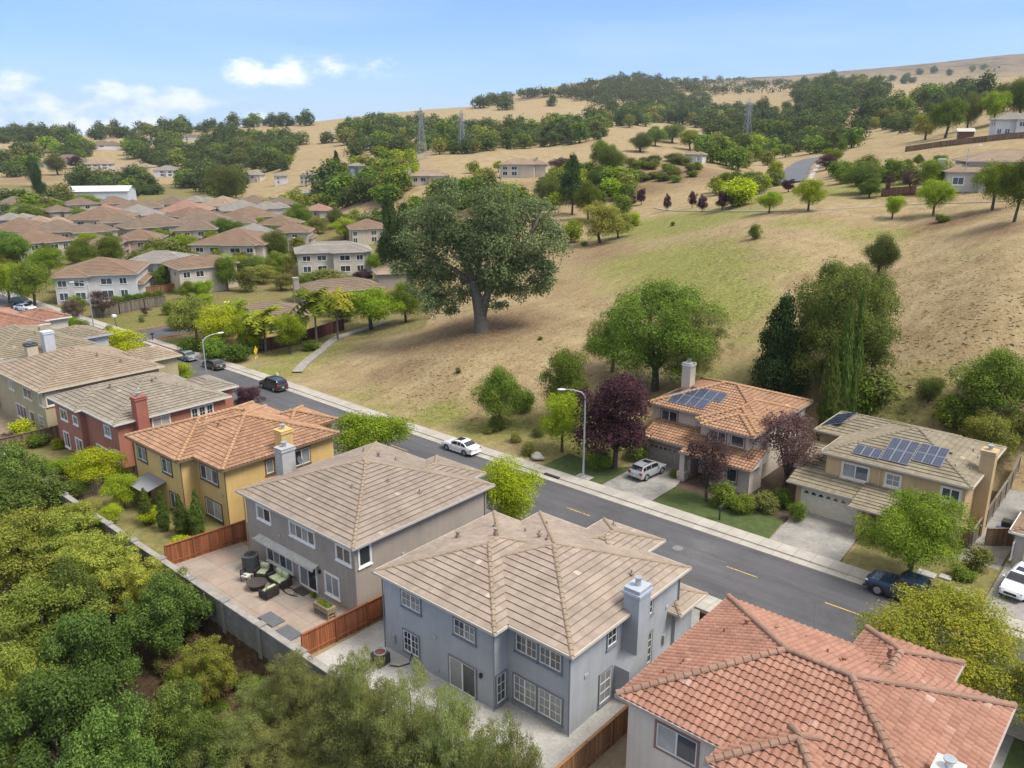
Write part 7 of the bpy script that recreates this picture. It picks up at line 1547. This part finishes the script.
    for s in (-1, 1):
        def wall(q, f):   # point on the side wall: along x, fraction up
            zz = np.interp(-q, [-k[0] for k in cab], [k[1] for k in cab]); w = np.interp(-q, [-k[0] for k in cab], [k[2] for k in cab]); zl = mid(zb, zt, (cf-q)/(cf-cr))-.03
            return (q, s*(mid(h*.93, w, f)+.012), mid(zl, zz, f))
        cuts = [cf-.28, mid(rf, rr, .42)] + ([mid(rf, rr, .85), cr+.25] if kind != 'pickup' else [cr+.12])
        for k, (q0, q1) in enumerate(zip(cuts, cuts[1:])):
            q0, q1 = q0-.05, q1+.05; n_ = 4; lo = [wall(mid(q0, q1, i/n_), .2) for i in range(n_+1)]; hi = [wall(mid(q0, q1, i/n_), .86) for i in range(n_+1)]
            g = MB(); g.add(lo+hi, [(i, i+1, i+n_+2, i+n_+1) for i in range(n_)]); g.build('side_window', CARGLASS, o)
        g = MB(); g.bbox((cf-.3, s*(h+.1), zbelt+.05), (.18, .22, .15), .04); g.build('mirror', paint_, o)
        g = MB(); g.bbox((L2-.22, s*h*.66, zb-.24), (.3, .42, .16), .05); g.build('headlight', LAMPW, o)
        g = MB(); g.bbox((-L2+.1, s*h*.76, zt-.2), (.2, .36, .17 if kind == 'sedan' else .34), .05); g.build('tail_light', LAMPR, o)
        for fx in (-wb/2, wb/2):
            w = MB(); w.tube([(fx, s*(h-.22), wr), (fx, s*(h-.2), wr), (fx, s*(h+.0), wr), (fx, s*(h+.015), wr)], [wr*.9, wr, wr, wr*.9], 20); wh = w.build('wheel', TYRE, o)
            r_ = MB(); r_.tube([(fx, s*(h+.0), wr), (fx, s*(h+.025), wr)], [wr*.68, wr*.62], 14)
            for q in range(5): aa = q*1.2566; r_.beam((fx, s*(h+.03), wr), (fx+math.cos(aa)*wr*.6, s*(h+.03), wr+math.sin(aa)*wr*.6), .07, .03)
            r_.build('rim', RIM, wh)
            # dark wheel arch lip
            al = MB(); al.tube([(fx+math.cos(k*math.pi/8)*wr*1.16, s*(h-.005), wr+math.sin(k*math.pi/8)*wr*1.16) for k in range(9)], .045, 5); al.build('wheel_arch', BLACKP, o)
        g = MB(); g.box(-wb/2+wr*1.3, wb/2-wr*1.3, *sorted((s*(h-.04), s*(h+.01))), .24, .36); g.build('sill', BLACKP if kind != 'sedan' else paint_, o)
        for hx in (.35, -.65): g = MB(); g.bbox((hx, s*(h+.005), zbelt-.16), (.2, .04, .035), .01); g.build('door_handle', paint_, o)
    g = MB(); g.bbox((L2+.0, 0, zb-.42), (.1, W_*.46, .2), .03); g.build('grille', BLACKP, o)
    g = MB(); g.bbox((L2-.03, 0, .36), (.2, W_*.8, .14), .05); g.bbox((-L2+.03, 0, .38), (.2, W_*.86, .16), .05); g.build('bumper', BLACKP if kind in ('suv', 'pickup') else paint_, o)
    g = MB(); g.box(-L2-.035, -L2-.015, -.16, .16, .66, .82); g.build('number_plate', PLATE, o)
    if sunroof: g = MB(); g.bbox((mid(rf, rr, .32), 0, roofz+.035), (.75, W_*.5, .02), .008); g.build('sunroof', CARGLASS, o)
    if rack:
        for s in (-1, 1): g = MB(); g.tube([(rf-.1, s*h*.66, roofz+.03), (rf-.2, s*h*.66, roofz+.09), (rr+.2, s*h*.66, roofz+.09), (rr+.1, s*h*.66, roofz+.03)], .022, 6); g.build('roof_rail', DARKMETAL, o)
    if kind == 'pickup':   # bed well with dark liner and sides
        g = MB(); g.box(-L2+.12, cr-.1, -h*.82, h*.82, zt+.022, zt+.03); g.build('bed_liner', BLACKP, o)
        g = MB()
        for s in (-1, 1): g.box(-L2+.1, cr-.02, *sorted((s*h*.82, s*h*.95)), zt-.02, zt+.12)
        g.box(-L2+.05, -L2+.14, -h*.9, h*.9, zt-.1, zt+.12); g.build('bed_side', paint_, o)
    o.scale = (scale,)*3
    return o
P_ = math.pi; D_ = .04
car('sedan', -56.0, 57.55-1.35, D_, P_, paint('white_car_paint', (.72, .73, .74)), 'white hatchback sedan with dark sunroof parked at the far kerb', .92, True)
car('bigsuv', -89.6, 56.0, D_, P_, paint('black_car_paint', (.012, .013, .016)), 'large black suv parked at the far kerb', .86, rack=True)
car('sedan', -104.6, 56.2, D_, P_, paint('dark_green_paint', (.015, .028, .024)), 'dark green sedan parked between black suv and silver sedan', .88)
car('sedan', -111.9, 56.0, D_, P_, paint('silver_green_paint', (.22, .27, .28), .4), 'silver sedan parked nearest the crossing', .9)
car('suv', -37.9, 63.2, .16, P_/2-.08, paint('silver_suv_paint', (.42, .44, .47), .3), 'silver suv parked on the driveway of the cream house', .86, True, True)
car('pickup', -12.5, 56.45, D_, P_-.03, paint('navy_truck_paint', (.02, .04, .075), .2), 'dark blue pickup truck parked under the trees at the far kerb', .98)
car('suv', -6.75, 62.7, .16, -P_/2-.12, paint('white_suv_paint', (.72, .73, .74)), 'white suv on the driveway at the right edge', .9, True, True)
car('sedan', -62.8, 49.2, D_, 0, paint('pale_blue_paint', (.40, .46, .50), .2), 'pale sedan at the near kerb mostly hidden behind the mustard house roof', .9)
car('suv', 1.2, 47.0, D_, 0, paint('grey_blue_paint', (.28, .34, .37), .3), 'grey car at the lower right corner below the turning tree', .9)
x, y, z = ground(26, 311); car('sedan', x, y, z+.05, R(20), paint('white_car_paint', (.72, .73, .74)), 'white car parked in the street at the left edge', .95)
x, y, z = ground(22, 305); car('suv', x, y, z+.05, R(20), paint('dark_blue_paint', (.02, .025, .035)), 'dark car parked behind the white one at the left edge', .9)
# ------------------------------------------------------------------ dry tufts on the slopes: uncountable
def tufts():
    rg = np.random.RandomState(8); n = 42000
    px = rg.uniform(300, 1100, n); D = np.exp(rg.uniform(math.log(62), math.log(210), n))
    a = (px-512)/850; X = a*D*_ch-D*_sh; Y = a*D*_sh+D*_ch
    k = (Y > 60.5) & ~((X > -48) & (X < 30) & (Y < 84)); X, Y = X[k], Y[k]; Z = hgt(X, Y); n = len(X)
    cl = np.sin(X*.21+1)*np.sin(Y*.17)+np.sin(X*.07+Y*.09); kk = rg.rand(n) < .35+.3*cl; X, Y, Z = X[kk], Y[kk], Z[kk]; n = len(X)
    V = []; F = []; s = rg.uniform(.06, .16, n)
    for q in range(3):
        th = rg.uniform(0, 6.28, n); dx, dy = np.cos(th)*s, np.sin(th)*s; t = s*rg.uniform(.6, 1.3, n)
        V.append(np.stack([np.stack([X-dx, Y-dy, Z-.03], -1), np.stack([X+dx, Y+dy, Z-.03], -1), np.stack([X+dy*2.2+dx*.3, Y-dx*2.2, Z+t*.55], -1)], 1))
    V = np.concatenate(V).reshape(-1, 3); m = len(V)//3
    me = bpy.data.meshes.new('dry_grass'); me.vertices.add(len(V)); me.vertices.foreach_set('co', V.astype(np.float32).ravel()); me.loops.add(3*m); me.loops.foreach_set('vertex_index', np.arange(3*m, dtype=np.int32)); me.polygons.add(m); me.polygons.foreach_set('loop_start', np.arange(0, 3*m, 3, dtype=np.int32)); me.polygons.foreach_set('loop_total', np.full(m, 3, np.int32)); me.update(calc_edges=True)
    me.materials.append(leafmat('dry_tuft', [(.34, .26, .14), (.42, .33, .18), (.50, .40, .24), (.38, .35, .17)], .45))
    tag(link(bpy.data.objects.new('dry_grass', me)), 'dry straw coloured grass tufts over the slopes', 'grass', kind='stuff')
tufts()
# ------------------------------------------------------------------ haze over the distance
def haze():
    mb = MB(); mb.box(-9500, 5500, -6500, 9500, -8, 420); m = bpy.data.materials.new('haze'); m.use_nodes = True; nt = m.node_tree; nt.nodes.clear()
    o_ = nt.nodes.new('ShaderNodeOutputMaterial'); v = nt.nodes.new('ShaderNodeVolumePrincipled'); v.inputs['Color'].default_value = (.80, .87, .97, 1); v.inputs['Density'].default_value = HAZE; v.inputs['Anisotropy'].default_value = .2
    nt.links.new(v.outputs[0], o_.inputs['Volume']); tag(mb.build('haze', m), 'thin pale haze over the distance', 'haze', kind='stuff')
HAZE = .00008
haze()
